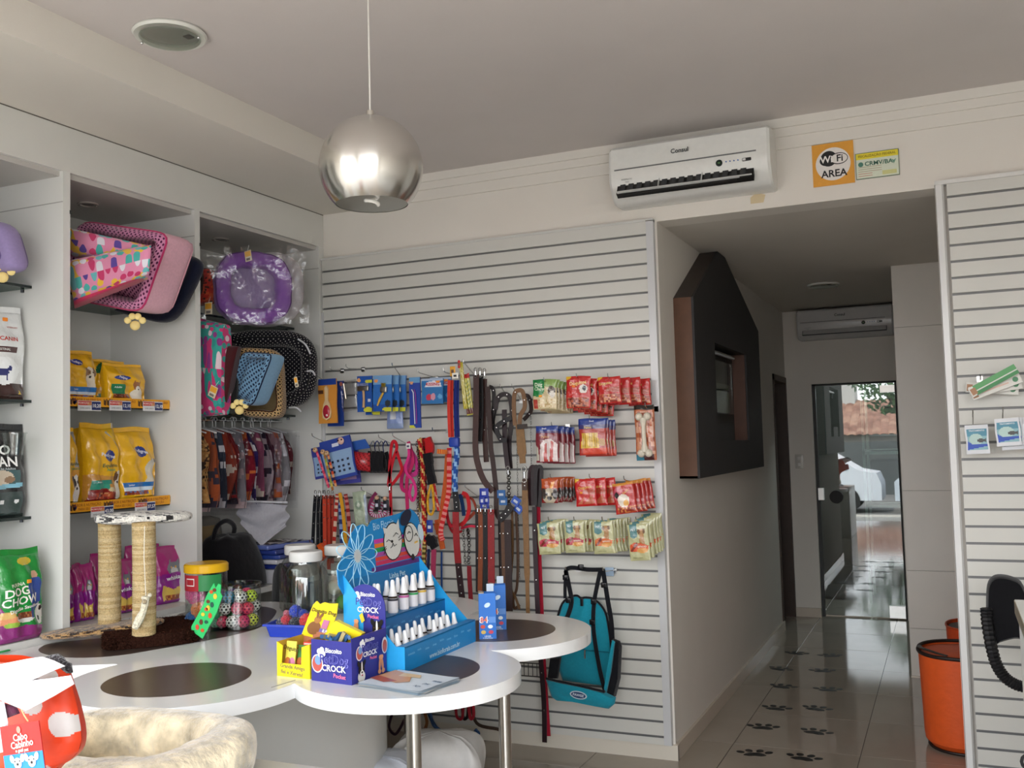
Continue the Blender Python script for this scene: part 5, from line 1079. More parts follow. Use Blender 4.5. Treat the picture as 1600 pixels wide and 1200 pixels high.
# pale green clear pack, character packs
wallpack('toy_pack', 'clear pale green pack beside the hanging collars', 'toy pack', 4.47, (549, 769), (570, 767), (548, 822), 'a9b49c', [('e', .45, .6, .28, .13, '8fa08a'), ('e', .5, .3, .3, .14, 'b9c4ae'), ('e', .45, .6, .12, .06, 'c9d0be'), ('r', .85, .05, 1, .9, '8a98a8')], [], d=.02, m=FILM)
for k, (px, py, lb) in enumerate([(590, 776, 'small black collar pack with an animal face, left one'), (603, 777, 'small black collar pack with an animal face, right one')]):
    c = onY(px, py+10, 4.46); t = thing('charm_collar', lb, 'collar', c-Vector((0, 0, .05)), 'charm collars')
    mb = MB(); mb.rbox((c.x-.016, 4.455, c.z-.035), (c.x+.016, 4.465, c.z+.02), '1b1c26', .003); mb.box((c.x-.010, 4.453, c.z-.02), (c.x+.006, 4.456, c.z-.002), 'c8c8d4'); mb.build('card', CARD, t)
    mb = MB(); mb.sphere((c.x, 4.452, c.z+.028), .012, 'c9a284', 10, 7); mb.build('animal_charm', GLOSS, t)
    strap('pet_collar', 'pink and silver checked collar loop under the small charm packs, %s' % ['left', 'right'][k], 'collar', [(584+14*k, 785), (580+14*k, 800), (588+13*k, 806), (600+8*k, 803), (603+6*k, 792)], 5, 'a83a68', 4.48+.02*k, 'checked collars', col2='b8b4bc')
strap('pet_collar', 'purple collar loop left of the small charm packs', 'collar', [(588, 770), (580, 782), (577, 798), (583, 806)], 5, '7a2a50', 4.50)
# colourful charm string across the bootie cards
def charmstring(label, a, b, cols, Y=4.37):
    P = [onY(a[0]+(b[0]-a[0])*k/11, a[1]+(b[1]-a[1])*k/11, Y) for k in range(12)]
    t = thing('charm_collar', label, 'collar', P[-1]-Vector((0, 0, .02)), 'charm collars')
    mb = MB(); mb.ribbon(P, .013, .003, cols[0], ucol=lambda i: cols[i % len(cols)]); mb.build('strap', CLOTH, t)
    mb = MB(); mb.sphere(P[0]+Vector((0, -.01, .0)), .014, 'c9a27a', 10, 7); mb.sphere(P[0]+Vector((-.005, -.022, .003)), .003, '22201c', 6, 4); mb.sphere(P[0]+Vector((.005, -.022, .003)), .003, '22201c', 6, 4); mb.build('animal_charm', GLOSS, t)
charmstring('pink charm collar crossing the bootie cards, leftmost', (494, 703), (514, 762), ['c83a5a', 'e06a7a']); charmstring('yellow charm collar crossing the bootie cards', (506, 706), (520, 766), ['c8b050', 'a86a3a', '8a9a4a']); charmstring('orange charm collar crossing the bootie cards, rightmost', (512, 708), (525, 760), ['c84a2a', 'd89a6a', '3a2a4a'])
# red harness
strap('harness', 'bright red harness hanging from its own hook, left of the pink one', 'harness', [(611, 805), (610, 760), (609, 730), (612, 695), (617, 690), (620, 700), (614, 720), (607, 755), (612, 757), (622, 745), (628, 733), (624, 718), (620, 705)], 4.2, 'bf1f2c', 4.50, hooks=[(609, 763, 4.49, .8)])
# pink bundle
for k, (lb, P_) in enumerate([('pink harness with tangled straps, foremost', [(638, 692), (639, 712), (634, 728), (636, 740), (646, 752), (650, 770), (645, 782), (640, 772), (643, 756)]), ('pink leash hanging behind the tangled harness', [(638, 690), (645, 720), (636, 750), (637, 800)]), ('magenta collar cluster in the pink bundle', [(643, 706), (650, 720), (652, 736), (643, 742), (637, 730), (645, 716)]), ('thin pink strap of the pink bundle, leftmost', [(634, 726), (628, 745), (628, 762), (634, 768)])]):
    strap('harness', lb, 'harness', P_, [4, 5, 6, 5][k % 4], ['d0347e', 'b82a60', 'c43a86', 'c02a6a'][k], 4.50+.02*k, 'pink harness bundle')
c = onY(638, 697, 4.46); t = thing('price_tag', 'white square tag on the pink harness', 'price tag', c-Vector((0, 0, .012))); mb = MB(); mb.box((c.x-.013, 4.458, c.z-.014), (c.x+.013, 4.461, c.z+.014), 'ddd8d8'); mb.box((c.x-.008, 4.457, c.z-.006), (c.x+.006, 4.4585, c.z+.004), '5a5a70'); mb.build('card', CARD, t)
# braided leashes
strap('dog_leash', 'silver chain with black grip beside the pink bundle', 'leash', [(651, 690), (655, 730), (653, 780), (654, 815)], 4, 'a8a0a4', 4.50, kind='chain')
strap('dog_leash', 'red and gold braided rope leash, long and straight, left of the yellow-black one', 'leash', [(655, 686), (660, 720), (661, 770), (664, 850)], 6, 'a81a1c', 4.48, kind='rope', col2='d0a860')
strap('dog_leash', 'red and dark braided rope leash beside the long straight one', 'leash', [(662, 684), (663, 730), (665, 800), (663, 900)], 5, 'b0221e', 4.53, kind='rope', col2='2a1414')
strap('dog_leash', 'gold chain-pattern leash at the back of the braided bundle', 'leash', [(658, 684), (654, 705), (657, 740), (655, 800)], 4, '7a6a3a', 4.56, kind='rope', col2='c8b070')
strap('harness', 'red and black padded harness next to the braided ropes', 'harness', [(668, 684), (672, 700), (668, 720)], [9, 11, 8], 'b01c20', 4.48, th=.02)
strap('harness', 'black grip sleeve below the red harness', 'harness', [(668, 708), (672, 735), (676, 756)], [12, 10, 11], '19171a', 4.46, th=.02, col2=None)
strap('dog_leash', 'yellow rope loop under the black sleeve', 'leash', [(674, 756), (669, 775), (669, 798), (674, 804), (678, 795), (677, 775), (675, 757)], 3.4, 'd8a22a', 4.47, kind='rope', col2='b88420')
strap('dog_leash', 'red rope with cream flecks under the black sleeve', 'leash', [(678, 752), (680, 772), (686, 798)], 5, 'b8262a', 4.49, kind='rope', col2='c89a80')
strap('dog_leash', 'short red and yellow collar pointing right beside the blue rope', 'collar', [(683, 705), (692, 706), (699, 706)], 6, 'c02a26', 4.45, col2='d0903a')
# red/blue flat leads
for k, (x, c) in enumerate([(702, 'c63a30'), (706, 'b83028'), (712, '1f2c72'), (715, '26357e')]):
    strap('dog_leash', ['red flat lead, leftmost of the red and blue pair bundle', 'red flat lead beside the leftmost red one', 'dark blue flat lead beside the red leads', 'dark blue flat lead, rightmost of the bundle'][k], 'leash', [(x, 594), (x-.5, 640), (x+1, 683)], 4.5, c, 4.44+.012*k, 'red and blue flat leads')
for k, (px, py, c, w, h, lb) in enumerate([(707, 580, 'e0a030', .03, .05, 'orange header card of the red leads'), (711, 587, 'e8e4da', .035, .03, 'white animal-shaped card above the blue leads'), (717, 569, 'c02a2a', .014, .04, 'small red card at the top of the blue leads')]):
    cc = onY(px, py, 4.42-.01*k); mb = MB(); mb.rbox((cc.x-w/2, cc.y, cc.z-h/2), (cc.x+w/2, cc.y+.004, cc.z+h/2), c, .004); mb.box((cc.x-w/4, cc.y-.001, cc.z-h/5), (cc.x+w/4, cc.y, cc.z+h/6), '6a5040' if k != 1 else '2a2a2a'); tag(mb.build('header_card', CARD), lb, 'card', 'header cards')
wallpack('treat_pack', 'yellow-green long snack pack with red top beside the blue leads', 'treat pack', 4.45, (716, 566), (722, 565), (716, 640), 'b9ac3a', [('n', 0, .1, 1, .9, 20, ['c8bc50', '9a8a2a', 'd8d090'])], [], d=.012)
t = wallpack('treat_pack', 'yellow snack pack with herringbone print hanging below a red cap', 'treat pack', 4.46, (721, 585), (732, 583), (719, 650), 'b8b050', [('r', 0, .88, 1, 1, 'b02a2a'), ('r', 0, .02, 1, .16, '6a4038')]+[('p', [(.1, .2+.1*k), (.5, .14+.1*k), (.5, .18+.1*k), (.1, .25+.1*k)], '7a8030') for k in range(7)]+[('p', [(.9, .2+.1*k), (.5, .14+.1*k), (.5, .18+.1*k), (.9, .25+.1*k)], '7a8030') for k in range(7)], [], d=.014)
# brown belts
BR_ = '4a2620'
strap('dog_collar', 'wide brown leather lead, leftmost of the brown belts', 'leash', [(744, 586), (744, 640), (743, 700), (748, 730), (757, 752), (770, 768)], 8, '52302a', 4.45, 'brown leather leads', kind=LE, hooks=[(743, 583, 4.44, .8)])
strap('dog_collar', 'black leather lead between the brown belts', 'leash', [(751, 588), (752, 640), (750, 690)], 6, '1d1a1c', 4.48, 'brown leather leads', kind=LE, hooks=[(750, 583, 4.46, .8)], studs=2)
strap('dog_collar', 'brown leather lead behind the black one, ending first', 'leash', [(757, 592), (756, 650), (760, 722)], 7, '4a2822', 4.50, 'brown leather leads', kind=LE, hooks=[(757, 584, 4.48, .8)], studs=2)
strap('dog_leash', 'long thin dark brown leash looping down to the leather collars', 'leash', [(762, 604), (763, 630), (765, 660), (767, 700), (770, 720), (775, 765), (776, 800), (783, 810), (791, 800), (796, 788)], 6.5, '3f221f', 4.47, kind=LE)
strap('dog_leash', 'dark brown looped handle beside the thin leash', 'leash', [(764, 604), (771, 610), (771, 640), (766, 662)], 5, '1e1618', 4.49, kind=LE, studs=2)
strap('harness', 'black leather harness, body strap at the left', 'harness', [(778, 622), (772, 645), (770, 664), (779, 680), (785, 690)], 6, '1a1618', 4.50, 'black leather harness straps', kind=LE, studs=3)
strap('harness', 'black leather harness, broad upper loop', 'harness', [(774, 640), (778, 622), (788, 616), (797, 622), (800, 650), (797, 680)], 6, '2a1a1e', 4.48, 'black leather harness straps', kind=LE, studs=3)
strap('harness', 'black leather harness, crossing strap', 'harness', [(800, 652), (788, 658), (776, 668), (782, 686), (792, 688)], 6, '17141a', 4.46, 'black leather harness straps', kind=LE, studs=3)
strap('harness', 'dark strap of the black harness hanging to the chain, left one', 'harness', [(788, 640), (789, 690), (792, 720), (794, 733)], 6.5, '331b22', 4.49, 'black leather harness straps', kind=LE)
strap('harness', 'dark strap of the black harness hanging to the chain, right one', 'harness', [(797, 670), (796, 700), (798, 732)], 5.5, '2a181e', 4.51, 'black leather harness straps', kind=LE)
strap('dog_leash', 'steel chain below the black harness', 'leash', [(795, 736), (795, 760), (795, 788)], 5, '8a8884', 4.50, kind='chain', hooks=[(794, 738, 4.49, .9)])
strap('harness', 'tan leather harness loop', 'harness', [(805, 665), (803, 640), (804, 616), (810, 610), (817, 613), (820, 635), (813, 650), (812, 668)], 5.5, '9a6c40', 4.46, 'tan harness straps', kind=LE, studs=2)
strap('harness', 'tan leather double strap hanging from the tan loop', 'harness', [(812, 664), (815, 700), (817, 724)], [11, 12, 8], 'a87a44', 4.45, 'tan harness straps', kind=LE)
strap('harness', 'dark brown band across the tan strap', 'harness', [(808, 667), (824, 666)], 6, '3a2a22', 4.44, 'tan harness straps', kind=LE)
strap('harness', 'brown knotted pieces beside the tan harness', 'harness', [(817, 618), (826, 620), (830, 640), (824, 650), (818, 656)], 5, '3c2220', 4.52, 'tan harness straps', kind=LE, studs=2)
strap('dog_leash', 'thin pale bead chain hanging right of the tan harness', 'leash', [(829, 625), (830, 700), (831, 790)], 1.6, '9aa0a4', 4.60, kind='chain')
strap('dog_leash', 'thin grey bead chain hanging left of the tan harness', 'leash', [(808, 680), (809, 780), (812, 905)], 1.6, '8a8a88', 4.60, kind='chain')
# middle tangle
strap('dog_leash', 'orange flat leash curving down beside the red dotted one', 'leash', [(700, 705), (697, 750), (692, 790), (688, 830), (692, 858)], 7.5, 'b8562a', 4.50)
strap('dog_leash', 'red dotted leash crossing the orange one', 'leash', [(702, 700), (702, 740), (701, 770), (695, 800), (689, 830), (692, 845)], 6.5, 'c0282c', 4.47, col2='d8807a')
strap('dog_leash', 'blue braided rope leash below the blue cards', 'leash', [(706, 690), (714, 705), (711, 735), (711, 768)], 8, '28509a', 4.46, kind='rope', col2='8ab0d8', hooks=[(709, 758, 4.45, 1.)])
t = thing('header_card', 'blue bunched header cards above the blue rope', 'card', onY(708, 696, 4.44)); mb = MB(); cc = onY(708, 690, 4.44); mb.rbox((cc.x-.028, 4.44, cc.z-.028), (cc.x+.028, 4.47, cc.z+.022), '2440a0', .008); mb.build('card', CARD, t)
strap('pet_collar', 'broad red collar with studs, lower end darker', 'collar', [(712, 800), (713, 840), (716, 880)], 9, 'c21f26', 4.46, kind=LE, studs=0)
strap('pet_collar', 'dark studded end of the broad red collar', 'collar', [(716, 880), (719, 910), (722, 936)], 8.5, '3a1d22', 4.46, kind=LE, studs=4)
strap('pet_collar', 'black studded collar above the broad red one', 'collar', [(711, 768), (713, 785), (714, 800)], 8, '1b1a1e', 4.47, kind=LE, studs=3)
strap('dog_leash', 'steel chain hanging left of the four leather collars', 'leash', [(723, 825), (725, 850), (727, 880)], 3.5, 'a0a09e', 4.59, kind='chain'); strap('dog_leash', 'second steel chain beside the first, nearer the leather collars', 'leash', [(731, 826), (733, 850), (732, 880)], 4.5, '98989a', 4.59, kind='chain')
strap('pet_collar', 'narrow red collar under the steel chain', 'collar', [(733, 884), (734, 910), (736, 942)], 6, 'b01c2c', 4.50, kind=LE)
for k, P_ in enumerate([[(722, 770), (730, 775), (733, 795), (728, 812), (720, 822)], [(704, 770), (698, 790), (700, 812), (706, 822), (712, 815)], [(724, 775), (738, 780), (744, 795), (745, 806)], [(715, 822), (730, 812), (742, 800)], [(720, 826), (735, 822), (748, 824)], [(700, 815), (708, 832), (722, 830)]]):
    strap('dog_leash', 'red leash loop in the tangle left of the leather collars, %s' % ['upper right loop', 'left loop', 'outer right loop', 'rising strand', 'flat strand', 'lowest strand'][k], 'leash', P_, [5, 4, 3, 4, 3, 3][k], ['b8242a', 'a81e2c', '8a3a2a', '9a4430', 'c23048', '982028'][k], 4.50+.01*k, 'red leash loops')
strap('dog_leash', 'dark blue leash strand through the red loops', 'leash', [(719, 772), (723, 790), (725, 806)], 5, '23406e', 4.53)
strap('harness', 'orange buckled strap low in the middle tangle', 'harness', [(682, 812), (684, 822), (686, 835)], [6, 10, 8], 'b8502a', 4.55)
c = onY(671, 823, 4.44); t = thing('price_tag', 'blue tag card low beside the braided ropes', 'price tag', c-Vector((0, 0, .03))); mb = MB(); mb.rbox((c.x-.018, 4.44, c.z-.030), (c.x+.018, 4.446, c.z+.034), '20388e', .008); mb.box((c.x-.009, 4.438, c.z-.010), (c.x+.009, 4.4405, c.z+.006), 'c8ccd8'); mb.build('card', CARD, t)
strap('pet_collar', 'black buckle cluster under the blue tag card', 'collar', [(667, 838), (674, 845), (680, 856)], [8, 14, 10], '18171b', 4.47, th=.02); strap('pet_collar', 'pink collar hanging under the black buckles', 'collar', [(678, 858), (677, 890), (676, 930)], 7, 'a83a5c', 4.48); strap('pet_collar', 'gold and black patterned collar under the black buckles', 'collar', [(663, 850), (662, 875), (664, 905)], 5, '5a4a20', 4.49, col2='c0a860'); strap('pet_collar', 'blue-black collar between the pink and gold collars', 'collar', [(670, 858), (669, 885), (668, 910)], 4, '22284a', 4.50)
strap('dog_leash', 'thin blue cord hanging below the orange leash', 'leash', [(690, 862), (690, 900), (691, 940)], 2.2, '2c5090', 4.60)
# the four leather collars with blue tags
FC = [(746, 747, '251a1e', 4.50), (751, 750, 'b2582c', 4.48), (758, 758, '171a1e', 4.46), (767, 768, 'b82a30', 4.44)]
for k, (a, b, c, Y) in enumerate(FC):
    strap('pet_collar', ['dark brown leather collar, leftmost of four under the blue tags', 'orange leather collar, second of four under the blue tags', 'black leather collar, third of four under the blue tags', 'red leather collar, rightmost of four under the blue tags'][k], 'collar', [(a, 796), (a+.5, 850), (b, 925)], [6, 6.5, 6.5, 9][k], c, Y, 'leather collars under the blue tags', kind=LE, hooks=[(a, 797, Y-.01, .7)], studs=2)
for k, (px, py, w, h) in enumerate([(756, 770, .05, .045), (753, 782, .03, .04), (760, 781, .03, .04), (757, 790, .05, .03)]):
    c = onY(px, py, 4.43+.012*k); mb = MB(); mb.rbox((c.x-w/2, c.y, c.z-h/2), (c.x+w/2, c.y+.004, c.z+h/2), '22369a', .008); mb.box((c.x-w*.22, c.y-.001, c.z-h*.25), (c.x+w*.22, c.y, c.z+h*.15), 'c4c8da'); tag(mb.build('hang_tag', CARD), 'blue hang tag above the four leather collars, %s' % ['topmost', 'left', 'right', 'lowest'][k], 'tag', 'blue hang tags')
for k, (px, py) in enumerate([(783, 772), (786, 783), (806, 783), (810, 795)]):
    c = onY(px, py, 4.45+.01*k); mb = MB(); mb.box((-.022, 0, -.02), (.022, .004, .02), '245a94' if k < 2 else '2a50a8', M=TR(*c) @ RY([0, 0, 35, 40][k])); mb.box((-.012, -.001, -.008), (.012, 0, .004), 'b8c0cc', M=TR(*c) @ RY([0, 0, 35, 40][k])); tag(mb.build('hang_tag', CARD), 'blue hang tag near the brown collars, %s' % ['upper left', 'lower left', 'upper right', 'lower right'][k], 'tag', 'blue hang tags')
for k, (a, b, c, w) in enumerate([(781, 784, '2a1c1a', 5), (786, 790, '7a5236', 6), (793, 796, '3a2220', 9)]):
    strap('pet_collar', ['black collar of the brown collar trio, leftmost', 'mid-brown collar of the brown collar trio', 'wide dark brown collar of the trio, rightmost'][k], 'collar', [(a, 812), (a+1, 860), (b, 955)], w, c, 4.49-.015*k, 'brown collar trio', kind=LE, studs=2)
strap('dog_leash', 'black leather piece with studs above the brown collar trio', 'leash', [(780, 812), (790, 803), (800, 790)], 9, '1f1618', 4.46, kind=LE, studs=3)
strap('dog_leash', 'thin tan cord doubled beside the brown trio', 'leash', [(800, 795), (801, 860), (798, 915), (806, 935), (812, 952)], 3, '8a6440', 4.50, kind=LE); strap('dog_leash', 'thin dark tan cord ending in a loop behind the table', 'leash', [(806, 795), (809, 860), (808, 915), (802, 935), (804, 950), (812, 945)], 3.4, '6a4a34', 4.52, kind=LE)
strap('dog_leash', 'long tan leather leash with a chrome hook at its top', 'leash', [(820, 750), (821, 800), (823, 870), (825, 958)], [8, 8, 7.5, 5], 'a87a48', 4.48, kind=LE, hooks=[(819, 742, 4.47, 1.3)])
strap('dog_leash', 'dark brown riveted end of the long tan leash', 'leash', [(820, 748), (820, 766)], 7, '5a3c2c', 4.47, kind=LE, studs=2)
for k in range(3): strap('dog_leash', 'maroon leather leash folded in a loop right of the tan leash, %s fold' % ['outer', 'middle', 'inner'][k], 'leash', [(829+4*k, 790), (827+5*k, 750), (829+5*k, 732), (835+5*k, 730), (840+3*k, 745), (839+2*k, 792)], 4.5, ['3f1a22', '2a141a', '1e1218'][k], 4.52-.02*k, 'folded maroon leashes', kind=LE)
strap('dog_leash', 'long dark maroon strap running from the folded leashes to below the table', 'leash', [(835, 792), (836, 850), (840, 950), (845, 1030), (850, 1100), (851, 1160)], 6, '341a22', 4.49, kind=LE, studs=5)
strap('dog_leash', 'long bright red strap beside the dark maroon one', 'leash', [(841, 792), (842, 850), (846, 950), (850, 1040), (857, 1150)], 5.5, 'a81e34', 4.52)
# goods seen under the table top
strap('dog_leash', 'thin brown cord bundle behind the steel leg', 'leash', [(735, 1092), (745, 1130), (780, 1140), (790, 1150)], 4, '5a463a', 4.52, kind=LE)
strap('dog_leash', 'blue rope leash lying in a curve low on the slatwall', 'leash', [(671, 1115), (680, 1135), (700, 1147), (730, 1150), (747, 1147), (742, 1140)], 5, '2a4468', 4.53, kind='rope', col2='3c5a84')
strap('pet_collar', 'red collar loop hanging under the front petal, left one', 'collar', [(712, 1100), (714, 1120), (722, 1122), (724, 1100)], 3.5, 'a02230', 4.5); strap('pet_collar', 'black collar loop hanging under the front petal', 'collar', [(722, 1100), (724, 1122), (730, 1120), (732, 1100)], 3.5, '1e1a1c', 4.52); strap('pet_collar', 'bright red collar loop hanging under the front petal, right one', 'collar', [(732, 1100), (735, 1122), (740, 1118), (739, 1098)], 4, 'b02836', 4.49)
strap('dog_leash', 'purple-brown leash loop behind the left steel leg', 'leash', [(614, 1112), (608, 1135), (616, 1147), (624, 1140), (634, 1120)], 3.5, '4a3040', 4.5)
strap('pet_collar', 'orange and black collar hanging behind the left steel leg', 'collar', [(663, 1112), (667, 1128), (664, 1140)], 4, '8a5a34', 4.5)
t = thing('wire_basket', 'grey wire grid piece hanging behind the table on the slatwall', 'wire rack', onY(830, 1055, 4.55)); 
a, b = onY(812, 1035, 4.55), onY(846, 1058, 4.55); mb = MB()
for k in range(6): mb.tube([(a.x+(b.x-a.x)*k/5, 4.55, a.z), (a.x+(b.x-a.x)*k/5, 4.55, b.z)], .002, '6a6a68', 5)
for z in (a.z, b.z): mb.tube([(a.x, 4.55, z), (b.x, 4.55, z)], .003, '6a6a68', 5)
mb.build('wire_grid', METAL, t)
# --- teal carrier
def teal_carrier():
    t = thing('pet_carrier', 'teal fabric pet car seat with black straps hanging at the right of the slatwall', 'pet carrier', onY(915, 1105, 4.5))
    TE = '1f92a8'; BK = '17181d'
    def panel(pts, Y, dy, col, name, m=PUFF, thick=.02):
        P = [onY(x, y, Y) for x, y in pts]; c = sum(P, Vector())/len(P); mb = MB(); n = len(P)
        inner = [p+(c-p)*.10 for p in P]
        front = [p+Vector((0, -thick*.3, 0)) for p in P]; fi = [p+Vector((0, -thick, 0)) for p in inner]; bk = [p+Vector((0, thick*.3, 0)) for p in P]
        mb.add(front+fi+bk, [tuple(range(n, 2*n))]+[(i, (i+1) % n, n+(i+1) % n, n+i) for i in range(n)]+[(i, 2*n+i, 2*n+(i+1) % n, (i+1) % n) for i in range(n)]+[tuple(range(2*n, 3*n))], col); mb.build(name, m, t, smooth=60); return P
    back = [(872, 965), (880, 942), (893, 932), (903, 930), (909, 934), (916, 933), (928, 935), (940, 945), (949, 962), (955, 1000), (958, 1040), (952, 1072), (880, 1063), (868, 1030)]
    P = panel(back, 4.56, 0, TE, 'back_panel')
    mb = MB(); mb.tube(smoothpts([p+Vector((0, -.012, 0)) for p in P[:11]], 4), .0055, BK, 6); mb.build('edge_binding', CLOTH, t)
    mb = MB(); mb.tube([onY(x, y, 4.535) for x, y in [(868, 1000), (915, 1016), (956, 1020)]], .003, '157488', 5); mb.build('seam', CLOTH, t)
    # right wing and left wing
    panel([(958, 998), (968, 1002), (971, 1010), (969, 1060), (962, 1088), (948, 1090), (945, 1078), (952, 1040)], 4.42, 0, BK, 'side_panel', thick=.03)
    panel([(957, 1000), (961, 1003), (955, 1050), (948, 1082), (944, 1078), (950, 1040)], 4.38, 0, TE, 'side_lining', thick=.01)
    panel([(860, 1028), (877, 1026), (872, 1060), (856, 1060)], 4.44, 0, BK, 'mesh_side', thick=.012)
    P = panel([(853, 1060), (880, 1066), (912, 1072), (942, 1080), (962, 1090), (960, 1100), (952, 1107), (935, 1104), (895, 1096), (870, 1094), (862, 1088), (858, 1075)], 4.36, 0, TE, 'front_panel', thick=.02)
    mb = MB(); mb.tube(smoothpts([onY(x, y, 4.345) for x, y in [(853, 1060), (880, 1066), (912, 1073), (945, 1081)]], 4), .006, BK, 6); mb.build('edge_binding', CLOTH, t)
    for nm, pts, w in (('strap', [(884, 892), (889, 915), (893, 940), (888, 960), (884, 968)], 5.5), ('strap', [(884, 890), (883, 915), (883, 935)], 4), ('strap', [(942, 890), (946, 915), (950, 940), (955, 970), (957, 1000)], 5.5), ('strap', [(938, 892), (932, 920), (928, 945), (927, 975), (930, 1005), (938, 1050), (946, 1082)], 5), ('strap', [(884, 890), (892, 887), (905, 888), (920, 890), (942, 890)], 5)):
        q = smoothpts([onY(x, y, 4.46) for x, y in pts], 6); mb = MB(); mb.ribbon(q, w*PXM, .004, BK); mb.build(nm, CLOTH, t)
    for x, y in ((889, 938), (928, 940), (944, 914), (926, 972), (908, 886), (884, 902)):
        c = onY(x, y, 4.45); mb = MB(); mb.rbox((c.x-.014, 4.44, c.z-.013), (c.x+.014, 4.452, c.z+.013), '101014', .004); mb.build('buckle', GLOSS, t)
    c = onY(909, 941, 4.53); mb = MB(); mb.box((c.x-.006, 4.525, c.z-.018), (c.x+.006, 4.535, c.z+.018), BK); mb.build('loop', CLOTH, t)
    c = onY(914, 1022, 4.52); mb = MB(); mb.tube([(c.x, 4.52, c.z+.02), (c.x, 4.515, c.z-.02)], .004, 'b8b8b8', 6); mb.build('zip_pull', CHROME, t)
    c = onY(904, 1086, 4.338); mb = MB(TR(*c) @ RY(6)); mb.prism([(.042*cos(a), .018*sin(a)) for a in [k*pi/10 for k in range(20)]], 0, .003, 'c4d4dc', M=RX(90)); mb.prism([(.036*cos(a), .014*sin(a)) for a in [k*pi/10 for k in range(20)]], .003, .004, '22406a', M=RX(90)); mb.text('PAWISE', lambda x, y: Vector((x, -.0055, y)), .016, 'dfe6ee'); mb.build('brand_patch', CARD, t)
teal_carrier()
hook(884, 890, 4.44, 'chrome hook holding the left strap of the teal carrier', .01); hook(942, 891, 4.44, 'chrome hook holding the right strap of the teal carrier', .01)
c = onY(952, 893, 4.60); mb = MB(); mb.rbox((c.x-.022, 4.60, c.z-.022), (c.x+.022, 4.604, c.z+.02), 'a9c0d8', .006); tag(mb.build('price_tag', CARD), 'small pale blue tag on the panel above the teal carrier', 'price tag')
# --- right slatwall
hook(1520, 645, 4.48, 'chrome hook holding the left fish card', .05); hook(1567, 642, 4.48, 'chrome hook holding the middle fish cards', .05)
def fishcard(label, tl, tr, bl, Y, n=0):
    t = wallpack('fish_card', label, 'card', Y, tl, tr, bl, 'd8dade', [('r', .08, .14, .94, .86, '8ab4bc'), ('r', .08, .60, .94, .86, '4f8ea4'), ('e', .45, .50, .3, .2, 'b4cfc8'), ('p', [(.08, .14), (.30, .18), (.94, .26), (.94, .32), (.3, .32), (.08, .44)], '2a50b4'), ('e', .66, .46, .16, .07, '4a4a48'), ('p', [(.80, .46), (.90, .56), (.90, .38)], '4a4a48')], [('TRATAMENTO', .5, .80, .075, 'e0e8ec')], d=.006, group='blue fish cards', **CARDP)
    for k in range(n): dup(t, t.location+Vector((.010*(k+1), .014*(k+1), -.008*(k+1)*(k % 2))), 'blue fish card, %s of the middle stack on the right panel' % ORD[k])
fishcard('blue fish card hanging alone at the left of the right panel', (1507, 665), (1543, 663), (1510, 710), 4.50)
fishcard('blue fish card, foremost of the middle stack on the right panel', (1553, 655), (1592, 652), (1553, 698), 4.46, 3)
fishcard('blue fish card cut by the right edge of the picture', (1597, 662), (1632, 660), (1598, 702), 4.47)
for k, (a, rot, col, top) in enumerate([((1552, 601), -28, '4f9a58', 1), ((1556, 604), -20, 'd0cbc0', 0), ((1555, 606), -8, 'd0cbc0', 0), ((1550, 607), 6, 'd0cbc0', 0)]):
    Y = 4.50+.022*k; c = onY(a[0], a[1]-6 if k == 0 else a[1], Y); w, h, d = .20, .042, .018; M = TR(*c) @ RY(rot)
    t = thing('test_kit_box', ['green and white small box, topmost of the fan on the right panel', 'white box with a green dot, second of the fan', 'white box with a green dot, third of the fan', 'white box with a green dot, lowest of the fan'][k], 'box', c-Vector((0, 0, .04)), 'fanned boxes on the right panel')
    mb = MB(M); mb.box((-w/2, 0, -h/2), (w/2, d, h/2), 'dcdad2'); mb.build('carton', CARD, t)
    mb = MB(M)
    if top: mb.box((-w/2+.02, -.0008, -.001), (w/2, 0, h/2), '5aa062'); mb.box((-w/2+.02, -.0008, -h/2), (w/2, 0, -.006), '3f8a50')
    else: mb.prism([(w/2-.022+.011*cos(q), .011*sin(q)) for q in [j*pi/8 for j in range(16)]], 0, .001, '4a8a60', M=RX(90)); mb.box((-w/2+.03, -.0008, -.006), (w/2-.05, 0, .0), 'd8b8a8')
    mb.box((-w/2+.004, -.001, -h/2+.006), (-w/2+.026, 0, h/2-.008), 'a87a54'); mb.build('printed_face', CARD, t)
hook(1532, 590, 4.50, 'chrome hook hidden behind the fanned green boxes', .02)
# ================================================================== PAW-SHAPED TABLE
ZT = .804
CIR = [(-2.267, 2.49, .385), (-1.634, 2.792, .365), (-1.655, 3.483, .380), (-2.28, 3.82, .380)]
INL = [(-2.286, 2.455, .228), (-1.63, 2.792, .228), (-1.640, 3.486, .228), (-2.28, 3.84, .228)]
PADI = [(-3.195, 2.78), (-3.175, 2.69), (-3.10, 2.625), (-2.98, 2.59), (-2.86, 2.60), (-2.76, 2.67), (-2.69, 2.83), (-2.63, 3.0), (-2.600, 3.15), (-2.605, 3.26), (-2.655, 3.39), (-2.74, 3.54), (-2.82, 3.645), (-2.93, 3.70), (-3.06, 3.67), (-3.16, 3.56), (-3.185, 3.43), (-3.05, 3.27), (-3.00, 3.13), (-3.06, 2.93)]
PADO = [(-3.218, 2.545), (-3.10, 2.49), (-2.95, 2.46), (-2.80, 2.49), (-2.64, 2.57), (-2.52, 2.75), (-2.47, 3.15), (-2.52, 3.5), (-2.64, 3.72), (-2.80, 3.82), (-2.98, 3.84), (-3.12, 3.80), (-3.218, 3.72)]
tb = thing('paw_table', 'large white paw-shaped table with dark round inlays on steel legs', 'table', (-2.2, 3.15, 0))
OC = Vector((-2.25, 3.15))
